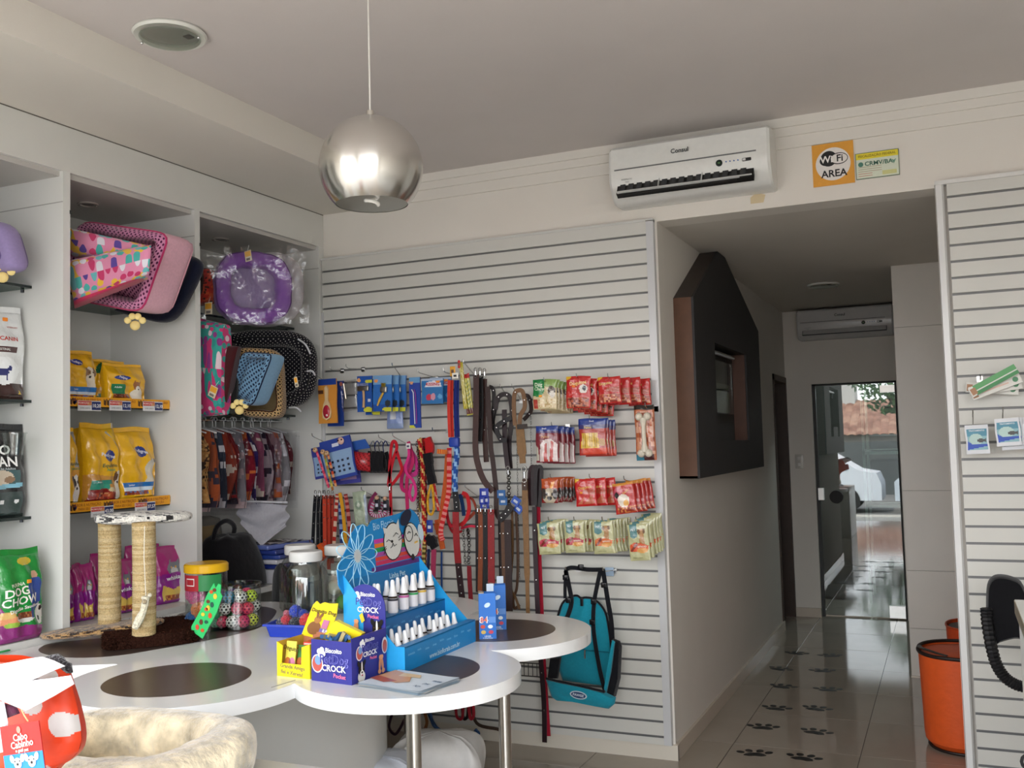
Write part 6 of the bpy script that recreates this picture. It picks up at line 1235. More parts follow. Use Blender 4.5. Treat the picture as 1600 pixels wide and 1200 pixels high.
filler = [(-2.9, 2.6), (-2.3, 2.5), (-1.64, 2.8), (-1.65, 3.48), (-2.28, 3.8), (-2.9, 3.7)]
def rayseg(o, d, a, b):
    ex, ey = b[0]-a[0], b[1]-a[1]; den = d[0]*ey-d[1]*ex
    if abs(den) < 1e-9: return None
    t = ((a[0]-o[0])*ey-(a[1]-o[1])*ex)/den; s = ((a[0]-o[0])*d[1]-(a[1]-o[1])*d[0])/den
    return t if t > 0 and 0 <= s <= 1 else None
N = 720; out = []
for k in range(N):
    a = 2*pi*k/N; d = (cos(a), sin(a)); best = 0
    for cx, cy, r in CIR:
        ox, oy = OC.x-cx, OC.y-cy; b = ox*d[0]+oy*d[1]; c = ox*ox+oy*oy-r*r; D = b*b-c
        if D > 0: best = max(best, -b+math.sqrt(D))
    for poly in (PADO, filler):
        for i in range(len(poly)):
            t = rayseg(OC, d, poly[i], poly[(i+1) % len(poly)])
            if t: best = max(best, t)
    out.append((OC.x+d[0]*best, OC.y+d[1]*best))
mb = MB(); TH = .045
vs = [(x, y, ZT) for x, y in out]+[(x, y, ZT-TH) for x, y in out]
mb.add(vs, [tuple(range(N)), tuple(range(N, 2*N))[::-1]]+[(i, N+i, N+(i+1) % N, (i+1) % N) for i in range(N)], 'f2f3f2')
TOPM = mat('table_lacquer', .16, noise=.01, nscale=5, spec=.5)
mb.build('tabletop', TOPM, tb)
for x, y, r in INL:
    mb = MB(); mb.prism([(x+r*cos(2*pi*k/72), y+r*sin(2*pi*k/72)) for k in range(72)], ZT-.001, ZT+.0008, '4a3d38'); mb.build('inlay', DARKINSET, tb)
P_ = smoothpts([(x, y, 0) for x, y in PADI], 5, closed=True)
mb = MB(); mb.prism([(p.x, p.y) for p in P_], ZT-.001, ZT+.0008, '4a3d38'); mb.build('pad_inlay', DARKINSET, tb)
s_ = onZ(461, 1063, ZT); mb = MB(); mb.box((-.0012, -.10, 0), (.0012, .002, .0009), '8a8a86', M=TR(s_.x, s_.y, ZT) @ RZ(-8)); mb.box((-.0012, -.004, -TH), (.0012, .001, 0), '8a8a86', M=TR(s_.x, s_.y-.002, ZT)); mb.build('joint_line', MATTE, tb)
for x, y in ((-1.618, 2.79), (-1.615, 3.483), (-2.26, 3.86)):
    mb = MB(); mb.lathe([(0, 0), (.024, 0), (.024, ZT-TH), (0, ZT-TH)], 'c9c4bc', 28, c=(x, y, 0)); l_ = mb.build('leg', METAL, tb)
    mb = MB(); mb.lathe([(0, 0), (.04, 0), (.04, .006), (.026, .010), (.024, .01)], 'c9c4bc', 28, c=(x, y, 0)); mb.build('foot_plate', METAL, l_)
BC = Vector((-2.55, 3.15)); R_ = .52
base = [(BC.x+R_*cos(RAD(a)), BC.y+R_*sin(RAD(a))) for a in range(-90, 91, 4)]+[(-3.17, 3.15+R_), (-3.17, 3.15-R_)]
mb = MB(); mb.prism(base, 0, ZT-TH, 'cfcfcb'); mb.build('drum_base', MELAMINE, tb)
mb = MB(); c = onZ(339, 1099, ZT-.02); mb.sphere((c.x, c.y, c.z), .006, '4a4a48', 8, 5, (1.6, .5, .5)); mb.build('edge_chip', MATTE, tb)
# ================================================================== SCRATCHING POST
t = thing('scratching_post', 'cat scratching post with two sisal columns, zebra platform and brown plush base', 'cat post', (-2.88, 2.96, ZT))
A = Vector((-2.862, 2.70, 0)); ex = Vector((.70, .714, 0)); ey = Vector((-.714, .70, 0))
Mx = Matrix(((ex.x, ey.x, 0, A.x), (ex.y, ey.y, 0, A.y), (0, 0, 1, ZT+.0008), (0, 0, 0, 1)))
FM = mat('brown_plush', .95, noise=.35, nscale=120, bump=1., bscale=140, spec=.05)
mb = MB(Mx); mb.grid(lambda u, v: (lambda a, z: Vector((.165+.17*math.copysign(abs(cos(a))**.28, cos(a))*(1+.015*sin(25*a)), .19+.195*math.copysign(abs(sin(a))**.28, sin(a))*(1+.012*sin(31*a)), z)))(2*pi*u, .002+.045*v), 90, 5, '2e1a13', cu=True); mb.grid(lambda u, v: (lambda a: Vector((.165+.17*v*math.copysign(abs(cos(a))**.28, cos(a)), .19+.195*v*math.copysign(abs(sin(a))**.28, sin(a)), .047+.004*(1-v**4))))(2*pi*u), 90, 8, '3a2018', cu=True); 
random.seed(11)
for k in range(3200):                                                  # pile tufts along the edge and top
    if k % 3: a = random.random()*2*pi; z = random.uniform(.004, .046); q = Vector((.165+.17*math.copysign(abs(cos(a))**.28, cos(a)), .19+.195*math.copysign(abs(sin(a))**.28, sin(a)), z)); nn_ = Vector((cos(a), sin(a), .2))
    else: q = Vector((random.uniform(0, .33), random.uniform(0, .38), .048)); nn_ = Vector((random.uniform(-1, 1), random.uniform(-1, 1), .8))
    nn_ = (nn_+Vector((random.uniform(-.5, .5), random.uniform(-.5, .5), random.uniform(-.5, .3)))).normalized()*random.uniform(.006, .012); e_ = nn_.orthogonal().normalized()*.0022
    mb.add([q-e_, q+e_, q+nn_], [(0, 1, 2)], ['2a1610', '40261c', '4c2e22', '33201a'][k % 4])
mb.build('plush_base', FM, t)
ZB = ZT+.050
p1 = onZ(171, 978, ZB); p2 = onZ(225, 990, ZB)
zt1 = onY(171, 817, p1.y).z; zt2 = onY(226, 816, p2.y).z
for p, zt in ((p1, zt1), (p2, zt2)):
    n = 62
    def fn(u, v, p=p, zt=zt): a = 2*pi*u; r = .041+.0022*abs(sin(pi*v*n)); return Vector((p.x+r*cos(a)+.003*sin(3*v), p.y+r*sin(a), ZB-.004+(zt-ZB+.004)*v))
    mb = MB(); mb.grid(fn, 24, n*4, lambda u, v: ['c9b285', 'd2bd92', 'bfa678'][int(hsh(int(v*n), 0)*3)], cu=True); mb.build('sisal_post', ROPE, t)
def oval(c, ax, ay, a, b, th, col, name, m, ripple=.0):
    ax, ay = Vector(ax).normalized(), Vector(ay).normalized(); az = ax.cross(ay)
    def fn(u, v):
        q = 2*pi*u; s_ = sin(pi*v)**.5; e = -cos(pi*v); return c+ax*a*cos(q)*s_*(1+ripple*sin(7*q))+ay*b*sin(q)*s_+az*th/2*math.copysign(abs(e)**.6, e)
    mb = MB(); mb.grid(fn, 110, 26, col, cu=True); return mb.build(name, m, t, smooth=60)
def zebra(u, v):
    w = sin(u*60+5*sin(v*14)+3*sin(u*17)); return '1b1817' if (sin(u*75+6*sin(v*9)+2*sin(u*13)) > .45 and (.50 < u < .74 or .80 < u < .9)) or (sin(u*43+9)*sin(v*21+u*30) > .82) else 'e6e2d8'
def leo(u, v):
    a = sin(u*75+3*sin(v*14))*sin(v*26+3*sin(u*30)); return '2a1c12' if a > .25 else ('6a4a28' if a > .05 else 'b08a58')
ctop = (p1+p2)/2; yt = (p1.y+p2.y)/2
ca, cb = onY(150, 812, p1.y-.02), onY(299, 814, p2.y+.22)
cc = Vector(((ca.x+cb.x)/2, (ca.y+cb.y)/2, (zt1+zt2)/2+.012)); dd = (cb-ca); dd.z = 0
oval(cc, dd, Vector((-dd.y, dd.x, 0)), dd.length/2, .13, .046, zebra, 'zebra_platform', FUR)
l0, l1 = onZ(62, 997, ZT+.02), onZ(256, 972, ZT+.06); l0.z = ZT+.022; lc = (l0+l1)/2; lc.z = ZT+.045; dd = l1-l0
oval(lc+Vector((0, 0, 0)), dd, Vector((-dd.y, dd.x, 0)), dd.length/2, .085, .034, leo, 'leopard_platform', FUR, .01)
m0 = onY(226, 830, p2.y-.05); mb = MB(); mb.tube([onY(226, 822, p2.y-.045), onY(225, 870, p2.y-.05), onY(228, 933, p2.y-.05)], .0016, 'e6e0d0', 5); toy = mb.build('toy_string', CLOTH, t)
mb = MB(); a_, b_2, c_2 = onY(229, 932, p2.y-.055), onY(224, 955, p2.y-.06), onY(211, 981, p2.y-.065); mb.tube([a_, (a_+b_2)/2, b_2, (b_2+c_2)/2, c_2], [.012, .013, .012, .016, .012], 'e4dcc2', 10); mb.sphere(onY(226, 940, p2.y-.065), .010, 'a8987a', 10, 6); mb.sphere(onY(234, 930, p2.y-.055), .008, 'e4dcc2', 8, 6); mb.sphere(onY(223, 934, p2.y-.055), .006, 'e4dcc2', 8, 6); mb.build('hanging_mouse', FUR, toy)
# ================================================================== JARS
def jar(px, py, r, h, lid, lidh, label, cat='jar', neck=.72, lr=None, sq=False, loc=None, glass=JAR, lidcol='e6e6e2'):
    c = onZ(px, py, ZT) if loc is None else Vector(loc); c.z = ZT+.001; t = thing('storage_jar', label, cat, c, 'jars on the paw table'); hb = h-lidh
    if neck < 1: pr = [(0, .004), (r*.9, .002), (r, .015), (r, hb*.72), (r*.94, hb*.82), (r*neck, hb*.95), (r*neck, hb+.004)]
    else: pr = [(0, .003), (r, .003), (r, hb)]
    mb = MB(); mb.lathe(pr+[(q[0]-.002, q[1]) for q in pr[::-1][:-1]]+[(0, .007)], 'dfe6e6', 40, c=c); mb.build('glass_body' if neck < 1 else 'clear_body', glass, t)
    if lid:
        R = lr or r*neck*1.06; mb = MB(); mb.lathe([(0, h), (R*.93, h), (R, h-.006), (R, h-lidh*.92), (R*.97, h-lidh), (R*.9, h-lidh), (0, h-lidh*.5)], lidcol, 40, c=c); mb.build('lid', SATIN, t)
    return t, c
j1, c1 = jar(479, 970, .094, .292, True, .042, 'large glass jar with white lid, foremost of the three', neck=.70)
jar(470, 953, .094, .292, True, .042, 'large glass jar with white lid standing behind the foremost one', neck=.70)
j3, c3 = jar(533, 955, .094, .292, True, .042, 'large glass jar with white lid partly behind the blue display', neck=.70)
for k, (dx, dy, r, col, lb) in enumerate([(-.02, -.02, .032, 'd8cfbe', 'cream ball in the jar behind the blue display'), (.02, -.01, .033, '6aa84f', 'green ball at the bottom of the jar behind the blue display')]):
    z = c3.z+.008+r+(.066 if k == 0 else 0); mb = MB(); mb.sphere((c3.x+dx, c3.y+dy, z), r, col, 18, 12, (1, 1, 1)); tag(mb.build('toy_ball', MATTE), lb, 'ball')
j4, c4 = jar(323, 984, .083, .270, True, .036, 'clear jar with yellow lid and red label holding pom-pom balls', neck=1.0, lr=.088, lidcol='e8b41c')
mb = MB()
def labf(a0, a1, z0, z1, col, r, name='label_band'):
    mb = MB(); mb.grid(lambda u, v: Vector((c4.x+r*cos(RAD(a0+(a1-a0)*u)), c4.y+r*sin(RAD(a0+(a1-a0)*u)), c4.z+z0+(z1-z0)*v)), 24, 2, col); return mb.build(name, CARD, j4)
labf(-155, -70, .165, .228, 'b02a34', .0838); labf(-70, -5, .165, .228, '2f8a4c', .0838); labf(-112, -82, .185, .215, 'e8e4e0', .0843, 'label_patch'); labf(-110, -84, .189, .211, 'b02a34', .0848, 'label_patch')
def ball(c, r, col, label, fuzzy=False, holes=None, grp='balls in the yellow-lidded jar'):
    t = thing('toy_ball', label, 'ball', c-Vector((0, 0, r)), grp)
    if fuzzy:
        mb = MB()
        def fn(u, v):
            a = 2*pi*u; b = pi*(v-.5); q = r*(.86+.22*hsh(int(u*30), int(v*18))); return c+Vector((cos(b)*cos(a), cos(b)*sin(a), sin(b)))*q
        mb.grid(fn, 30, 18, col, cu=True); mb.build('pompom', FUR, t)
    else:
        mb = MB(); mb.grid(lambda u, v: c+Vector((cos(pi*(v-.5))*cos(2*pi*u), cos(pi*(v-.5))*sin(2*pi*u), sin(pi*(v-.5))))*r, 36, 20, (lambda u, v: holes if ((u*9+.5*(int(v*7) % 2)) % 1-.5)**2*(.2+cos(pi*(v-.5))**2)+((v*7) % 1-.5)**2 < .07 else col) if holes else col, cu=True); mb.build('shell', GLOSS, t)
    return t
for dx, dy, z, r, col, lb in [(-.030, -.030, .145, .040, 'e85a9a', 'pink pom-pom ball in the yellow-lidded jar'), (-.005, -.035, .085, .034, 'f08a4a', 'orange pom-pom ball in the yellow-lidded jar'), (-.038, -.030, .045, .036, '2a6ab0', 'blue pom-pom ball in the yellow-lidded jar'), (.035, .02, .045, .038, '3a9a5a', 'green pom-pom ball in the yellow-lidded jar'), (.03, .03, .13, .036, '8a3a9a', 'purple pom-pom ball in the yellow-lidded jar')]:
    ball(c4+Vector((dx, dy, z)), r, col, lb, True)
j5, c5 = jar(372, 980, .092, .176, False, 0, 'wide clear tub full of coloured rattle balls', neck=1.0)
mb = MB(); mb.lathe([(.093, .165), (.097, .170), (.097, .178), (.090, .178), (.090, .165)], 'd8dada', 40, c=c5); mb.build('rim', JAR, j5)
BL_ = [(-.055, -.045, .028, 'e04a6a'), (-.015, -.062, .028, 'e9e6e0'), (.030, -.055, .027, 'e84a72'), (.060, -.022, .027, 'd8e04a'), (-.065, 0, .028, 'e04a5a'), (.0, -.01, .027, 'e9e6e0'), (.055, .03, .027, 'e9e6e0'), (-.03, .045, .027, '4aa85a'), (.02, .055, .027, 'e84a72'),
       (-.045, -.040, .078, 'e9e6e0'), (.005, -.055, .080, 'e85a7a'), (.045, -.040, .076, 'e84a60'), (-.062, .012, .080, 'd84a3a'), (.065, .015, .078, 'e9e6e0'), (0, .02, .078, 'e04a6a'), (-.03, .055, .078, '3a8a9a'),
       (-.030, -.045, .125, '3a7aa0'), (.020, -.05, .124, 'e9e6e0'), (.055, -.012, .122, 'c8e03a'), (-.058, .01, .126, '3a9a5a'), (0, .005, .126, 'e9e6e0'), (.03, .045, .124, 'e84a72'), (-.03, .05, .125, '6a3a8a')]
nm = {'e04a6a': 'pink-red', 'e9e6e0': 'white holed', 'e84a72': 'pink', 'd8e04a': 'yellow-green', 'e04a5a': 'red', '4aa85a': 'green', 'e85a7a': 'light pink', 'e84a60': 'coral', 'd84a3a': 'brick red', '3a8a9a': 'teal', '3a7aa0': 'blue', 'c8e03a': 'lime', '3a9a5a': 'dark green', '6a3a8a': 'purple'}
lay = {.02: 'bottom', .07: 'middle', .12: 'top'}
for x, y, z, col in BL_:
    L = 'bottom' if z < .05 else ('middle' if z < .1 else 'top'); S = ('front left' if x < -.02 else 'front right' if x > .02 else 'front centre') if y < -.015 else ('rear left' if x < -.02 else 'rear right' if x > .02 else 'rear centre')
    ca_, sa_ = cos(RAD(32)), sin(RAD(32))
    ball(c5+Vector((x*ca_-y*sa_, x*sa_+y*ca_, z+.004)), .0255, col, '%s rattle ball in the clear tub, %s layer, %s' % (nm[col], L, S), False, '2a2a2a' if col in ('e9e6e0', 'c8e03a', 'd8e04a') else ('8a2a40' if col.startswith('e') else '203a30'), 'rattle balls in the clear tub')
# green bone-shaped card
def cardpoly(name, label, cat, pts, Y, d, col, extra=None, group=None, Ys=None):
    P = [onY(x, y, (Ys[i] if Ys else Y)) for i, (x, y) in enumerate(pts)]; n = len(P); lo = min(P, key=lambda p: p.z); t = thing(name, label, cat, lo, group)
    mb = MB(); Q = [p+Vector((0, d, 0)) for p in P]; mb.add(P+Q, [tuple(range(n)), tuple(range(n, 2*n))[::-1]]+[(i, (i+1) % n, n+(i+1) % n, n+i) for i in range(n)], col); mb.build('card', CARD, t)
    if extra: extra(t)
    return t
YC = 2.93
def gc(t):
    mb = MB()
    for k, (x, y) in enumerate([(330, 925), (336, 932), (325, 940), (331, 945), (322, 952), (328, 962), (317, 960), (314, 972), (322, 972), (308, 980), (316, 985), (325, 950), (335, 922)]):
        c = onY(x, y, YC-.002); mb.prism([(c.x+.009*cos(q), c.z+.009*sin(q)*(.8+.4*(k % 2))) for q in [j*pi/4 for j in range(8)]], 0, .001, ['c8502a', 'e0c040', '6a3a2a', '2a5a4a', 'd0503a'][k % 5], M=Matrix(((1, 0, 0, 0), (0, 0, -1, YC-.001), (0, 1, 0, 0), (0, 0, 0, 1))))
    mb.build('printed_animals', CARD, t)
cardpoly('toy_card', 'bright green printed card leaning against the yellow-lidded jar', 'card', [(330, 918), (334, 911), (337, 919), (341, 912), (345, 914), (344, 926), (347, 932), (338, 958), (316, 998), (311, 994), (299, 986), (299, 979), (318, 944), (322, 932)], YC, .004, '38c06a', gc)
# blue tray of toys
c = onZ(462, 992, ZT); t = thing('toy_tray', 'blue plastic tray holding pom-pom cat toys', 'tray', (c.x, c.y, ZT)); M = TR(c.x, c.y, ZT+.001) @ RZ(8)
mb = MB(M); w, d, h = .19, .13, .05
mb.box((-w/2*.85, -d/2*.85, 0), (w/2*.85, d/2*.85, .004), '2238a0')
for q in range(4):
    Rr = RZ(90*q); a, b = (w, d) if q % 2 == 0 else (d, w)
    v = [Rr @ Vector(p) for p in ((-a/2*.85, -b/2*.85, 0), (a/2*.85, -b/2*.85, 0), (a/2, -b/2, h), (-a/2, -b/2, h), (-a/2*.85, -b/2*.85+.003, 0), (a/2*.85, -b/2*.85+.003, 0), (a/2, -b/2+.003, h), (-a/2, -b/2+.003, h))]
    mb.add(v, [(0, 1, 2, 3), (4, 5, 6, 7), (0, 1, 5, 4), (1, 2, 6, 5), (2, 3, 7, 6), (3, 0, 4, 7)], '2a44b8')
    mb.add([Rr @ Vector(p) for p in ((-a/2-.008, -b/2-.008, h), (a/2+.008, -b/2-.008, h), (a/2, -b/2, h), (-a/2, -b/2, h), (-a/2-.008, -b/2-.008, h-.008), (a/2+.008, -b/2-.008, h-.008))], [(0, 1, 2, 3), (0, 1, 5, 4)], '2a44b8')
mb.build('tray', GLOSS, t)
for k, (x, y, z, r, col, lb) in enumerate([(-.055, .0, .045, .026, '4a4a58', 'grey furry toy in the blue tray, leftmost'), (-.03, -.02, .060, .020, 'c03040', 'small red furry toy in the blue tray'), (-.01, .02, .085, .026, '2a44b8', 'blue pom-pom topping the toys in the tray'), (.025, .02, .075, .020, '1f3aa0', 'dark blue pom-pom beside the topmost one'), (.055, -.01, .055, .030, 'd02a2a', 'red furry ball at the right of the blue tray'), (-.05, .02, .078, .013, 'c06a7a', 'small pink-checked toy at the left of the blue tray'), (.01, -.02, .045, .026, '2a3038', 'dark furry toy in the middle of the blue tray')]):
    ball(M @ Vector((x, y, z)), r, col, lb, True, None, 'furry toys in the blue tray')
q_ = M @ Vector((.01, .0, .07)); mb = MB(); mb.tube(smoothpts([q_, q_+Vector((.0, 0, .05)), q_+Vector((.012, 0, .12))], 4), .0012, '3a3a44', 5); tag(mb.build('toy_wand', MATTE), 'thin dark wire wand sticking up from the blue tray', 'toy wand')
# ================================================================== PRINTED BOXES
PU = '35368c'
def facef(o, x, y, n, off=.001):                                       # 2-D face coords -> world
    o, x, y, n = Vector(o), Vector(x).normalized(), Vector(y).normalized(), Vector(n).normalized(); return lambda a, b: o+x*a+y*b+n*off
def fprism(mb, f, pts, col): P = [f(a, b) for a, b in pts]; mb.add(P, [tuple(range(len(P)))], col)
def ell(cx, cy, rx, ry, rot=0, n=20): return [(cx+rx*cos(q)*cos(RAD(rot))-ry*sin(q)*sin(RAD(rot)), cy+rx*cos(q)*sin(RAD(rot))+ry*sin(q)*cos(RAD(rot))) for q in [2*pi*k/n for k in range(n)]]
def lay(o, x, y, n):
    st = [0]
    def L(): st[0] += 1; return facef(o, x, y, n, .0008+.00035*st[0])
    return L
def collie(mb, L, x, y, s):
    fprism(mb, L(), ell(x, y-.9*s, .75*s, .7*s), 'e8e6e2'); fprism(mb, L(), ell(x, y, .62*s, .85*s), '1c1a1a'); fprism(mb, L(), ell(x-.55*s, y+.65*s, .26*s, .42*s, 30), '1c1a1a'); fprism(mb, L(), ell(x+.55*s, y+.65*s, .26*s, .42*s, -30), '1c1a1a')
    fprism(mb, L(), ell(x+.02*s, y+.2*s, .13*s, .70*s), 'f0eeea'); fprism(mb, L(), ell(x, y-.5*s, .40*s, .38*s), 'f0eeea'); fprism(mb, L(), ell(x, y-.38*s, .16*s, .12*s), '151313'); fprism(mb, L(), ell(x, y-.72*s, .18*s, .10*s), 'b8505a')
    for q in (-1, 1): fprism(mb, L(), ell(x+q*.30*s, y+.12*s, .08*s, .08*s), '6a4a2a')
def biscuit(mb, L, x, y, s, rot):
    for q, r in ((rot, 0), (rot+18, .55*s)):
        fprism(mb, L(), ell(x+r, y, .28*s, s, q), 'd08a5a'); 
        for e in (-1, 1): fprism(mb, L(), ell(x+r-e*s*sin(RAD(q)), y+e*s*cos(RAD(q)), .40*s, .34*s, q), 'dc9a6a')
def crocklogo(mb, L, x, y, s):
    fprism(mb, L(), ell(x-.43*s, y-.10*s, .17*s, .21*s), 'e6e6ee'); fprism(mb, L(), ell(x-.43*s, y-.10*s, .145*s, .18*s), 'c05a50'); fprism(mb, L(), ell(x-.40*s, y-.02*s, .10*s, .11*s), '7aa0d0')
    for a, b in ((-.36, .18), (-.28, .22), (-.32, .11), (-.24, .14)): fprism(mb, L(), ell(x+a*s, y+b*s, .07*s, .07*s), 'f2f2f2')
    f = L(); mb.text('Biscoito', f, .15*s, 'f2f2f6', (x+.07*s, y+.22*s)); mb.text('PetDog', f, .28*s, '8a8ad8', (x+.07*s, y+.02*s)); f = L(); mb.text('PetDog', f, .27*s, PU, (x+.07*s, y+.02*s), bold=False); mb.text('CROCK', f, .20*s, 'f4f4f4', (x+.07*s, y-.18*s)); mb.text('Pocket', f, .13*s, 'f07aa0', (x+.24*s, y-.34*s), rot=-3)
P1, P2, P3 = Vector((-1.854, 2.572, ZT)), Vector((-1.694, 2.555, ZT)), Vector((-1.686, 2.742, ZT)); P4 = P1+(P3-P2)
t = thing('display_box', 'dark blue biscuit box with rounded back card and border collie print', 'display box', (P1+P3)/2, 'counter display boxes'); H_ = .128
def wallbox(mb, a, b, h, th, col, inner=None):
    a, b = Vector(a), Vector(b); n = (b-a).cross(Vector((0, 0, 1))).normalized()*-th; v = [a, b, b+Vector((0, 0, h)), a+Vector((0, 0, h))]; v += [p+n for p in v]
    mb.add(v, [(0, 1, 2, 3), (4, 5, 6, 7), (0, 1, 5, 4), (1, 2, 6, 5), (2, 3, 7, 6), (3, 0, 4, 7)], [col, inner or col, col, col, inner or col, col])
mb = MB(); wallbox(mb, P1, P2, H_, .002, PU, '9a7a5a'); wallbox(mb, P2, P3, H_+.012, .002, PU, '9a7a5a'); wallbox(mb, P4, P1, H_, .002, PU, '9a7a5a'); mb.add([P1, P2, P3, P4], [(0, 1, 2, 3)], '9a7a5a'); mb.build('tray', CARD, t)
x_ = (P3-P4).normalized(); W_ = (P3-P4).length; z_ = Vector((0, 0, 1)); n_ = x_.cross(z_)
bp = [(0, 0), (W_, 0), (W_, .20)]+[(W_/2+W_/2*cos(RAD(a)), .20+.075*sin(RAD(a))) for a in range(10, 171, 10)]+[(0, .20)]
mb = MB(); mb.prism(bp, -.002, .001, PU, M=frame(P4, x_, z_, n_)); mb.build('back_card', CARD, t)
L = lay(P4, x_, z_, n_); mb = MB(); crocklogo(mb, L, W_*.52, .215, .125); collie(mb, L, W_*.80, .135, .030); biscuit(mb, L, W_*.25, .135, .020, -15); fprism(mb, L(), [(W_*.38, .175), (W_*.46, .185), (W_*.52, .160), (W_*.44, .150)], 'e6c830'); mb.build('back_print', CARD, t)
x1 = (P2-P1).normalized(); n1 = x1.cross(z_); L = lay(P1, x1, z_, n1); mb = MB(); crocklogo(mb, L, .083, .068, .135); mb.build('front_print', CARD, t)
x2 = (P3-P2).normalized(); n2 = x2.cross(z_); L = lay(P2, x2, z_, n2); mb = MB(); crocklogo(mb, L, .085, .098, .105); collie(mb, L, .045, .040, .026); biscuit(mb, L, .140, .035, .022, -8)
fprism(mb, L(), ell(.165, .090, .016, .026), 'c8ccd8'); fprism(mb, L(), ell(.165, .088, .012, .020), 'b05a50'); mb.build('side_print', CARD, t)
# packs standing in the dark blue box
def yellowcard(label, pts, Y, Ys=None, seed=0, txt=None):
    def ex(t):
        P = [onY(x, y, (Ys[i] if Ys else Y)) for i, (x, y) in enumerate(pts)]; o = P[-1]; xx = (P[-2]-P[-1]); yy = (P[0]-P[-1]); W, H = xx.length, yy.length; xx.normalize(); yy.normalize(); nn = xx.cross(yy); L = lay(o, xx, yy, nn); mb = MB()
        fprism(mb, L(), ell(W*.35, H*.30, W*.24, H*.22), '8a5a30'); fprism(mb, L(), ell(W*.38, H*.58, W*.13, H*.12), 'b07a40'); fprism(mb, L(), ell(W*.33, H*.72, W*.05, H*.10, 15), '8a5a30'); fprism(mb, L(), ell(W*.46, H*.72, W*.05, H*.10, -20), '8a5a30'); fprism(mb, L(), [(W*.60, H*.35), (W*.82, H*.35), (W*.82, H*.62), (W*.60, H*.62)], 'c878a0'); fprism(mb, L(), [(W*.58, H*.22), (W*.84, H*.22), (W*.84, H*.34), (W*.58, H*.34)], '7a6ab0')
        if txt: f = L(); mb.text(txt, f, H*.16, '4a3a1a', (W*.5, H*.86)); mb.text('8,88', L(), H*.14, 'f2f2f2', (W*.82, H*.27))
        mb.build('printed_face', CARD, t)
    return cardpoly('snack_card', label, 'snack card', pts, Y, .003, 'f0d818', ex, None, Ys)
yellowcard('large yellow zigzag-topped snack card leaning out of the dark blue box', [(489, 945), (495, 939), (500, 944), (507, 941), (515, 943), (528, 943), (526, 960), (512, 1001), (471, 992)], 2.72, None, 0, 'Doguito Dog')
cardpoly('snack_card', 'crumpled yellow flap on top of the dark blue box', 'snack card', [(500, 1000), (524, 970), (566, 990), (553, 1004), (530, 1006)], 2.64, .02, 'f0d81c')
c = onY(524, 996, 2.60); mb = MB()
for k in range(9): mb.box((-.02, -.004, -.006), (.02, .004, .006), ['2f5a8a', '6a6a5a', 'b0a070', '3a6aa0'][k % 4], M=TR(c.x-.035+.010*k, c.y+.006*(k % 3), c.z-.004*(k % 2)) @ RY(20*k) @ RZ(30*k))
tag(mb.build('small_sachets', CARD), 'loose blue and grey sachets filling the dark blue box', 'sachet', None, 'stuff')
# yellow box with window
Q1 = Vector((-2.000, 2.590, ZT)); Q2 = Vector((-1.866, 2.580, ZT)); dv = Vector((.006, .135, 0)); Q3, Q4 = Q2+dv, Q1+dv; hy = .108
t = thing('display_box', 'small bright yellow box with a window and handwriting-style lettering', 'display box', (Q1+Q3)/2, 'counter display boxes')
xx = (Q2-Q1).normalized(); W = (Q2-Q1).length; nn = xx.cross(z_); mb = MB(); Mf = frame(Q1, xx, z_, nn)
for a in ([(0, 0), (W, 0), (W, .042), (0, .042)], [(0, .042), (W*.14, .042), (W*.18, hy*.9), (0, hy)], [(W*.74, .042), (W, .042), (W, hy), (W*.76, hy*.9)]): mb.prism(a, -.002, .0, 'f2e020', M=Mf)
wallbox(mb, Q2, Q3, hy, .002, 'e8cf1a', 'c9a23a'); wallbox(mb, Q3, Q4, hy+.01, .002, 'f0dc1c', 'c07a5a'); wallbox(mb, Q4, Q1, hy, .002, 'f0dc1c', 'c9a23a'); mb.add([Q1, Q2, Q3, Q4], [(0, 1, 2, 3)], 'c9a23a'); mb.build('tray', CARD, t)
L = lay(Q1, xx, z_, nn); mb = MB(); f = L(); mb.text('Grande Amigo', f, .017, '8a7a50', (W*.48, .032), rot=-3); mb.text('fiel e Xereta!', f, .017, '8a7a50', (W*.46, .013), rot=-4); mb.build('front_print', CARD, t)
L = lay(Q2, dv, z_, Vector((1, 0, 0))); mb = MB(); f = L(); mb.text('D', f, .03, '2a2410', (.02, .085)); mb.text('Doguito', f, .016, '6a5a20', (.04, .05), rot=90); mb.build('side_print', CARD, t)
for k, (u, col, lb) in enumerate([(.30, 'e8dc5a', 'pale yellow booklet inside the yellow box window, left'), (.60, '3f7a3a', 'dark green booklet inside the yellow box window, right')]):
    o = Q1+xx*(W*(u-.16))+Vector((0, .012+.012*k, .01)); M = frame(o, xx, (Vector((0, .18, 1))).normalized(), xx.cross(Vector((0, .18, 1)).normalized())) @ RZ(0); s = thing('booklet', lb, 'booklet', o, 'booklets in the yellow box')
    mb = MB(M); mb.box((0, .0, -.004), (W*.30, .098-.012*k, 0), col); mb.build('cover', CARD, s)
    mb = MB(M); 
    for q in (0, 1): mb.prism(ell(W*(.08+.13*q), .030, .013, .018), .0, .0006, 'b5652a' if q == 0 else 'c87a9a')
    mb.text('Doguito', lambda a, b: Vector((a, b, .001)), .018, '5a4a20', (W*.15, .075), rot=-8); mb.build('printed_face', CARD, s)
o = Q2+Vector((-.045, .03, .098)); mb = MB(); mb.box((0, 0, 0), (.042, .05, .010), 'd8453a', M=TR(*o) @ RZ(3)); mb.box((.003, -.001, .003), (.040, 0, .006), 'f0d8d0', M=TR(*o) @ RZ(3)); tag(mb.build('booklet', CARD), 'small red booklet at the top right corner of the yellow box', 'booklet')
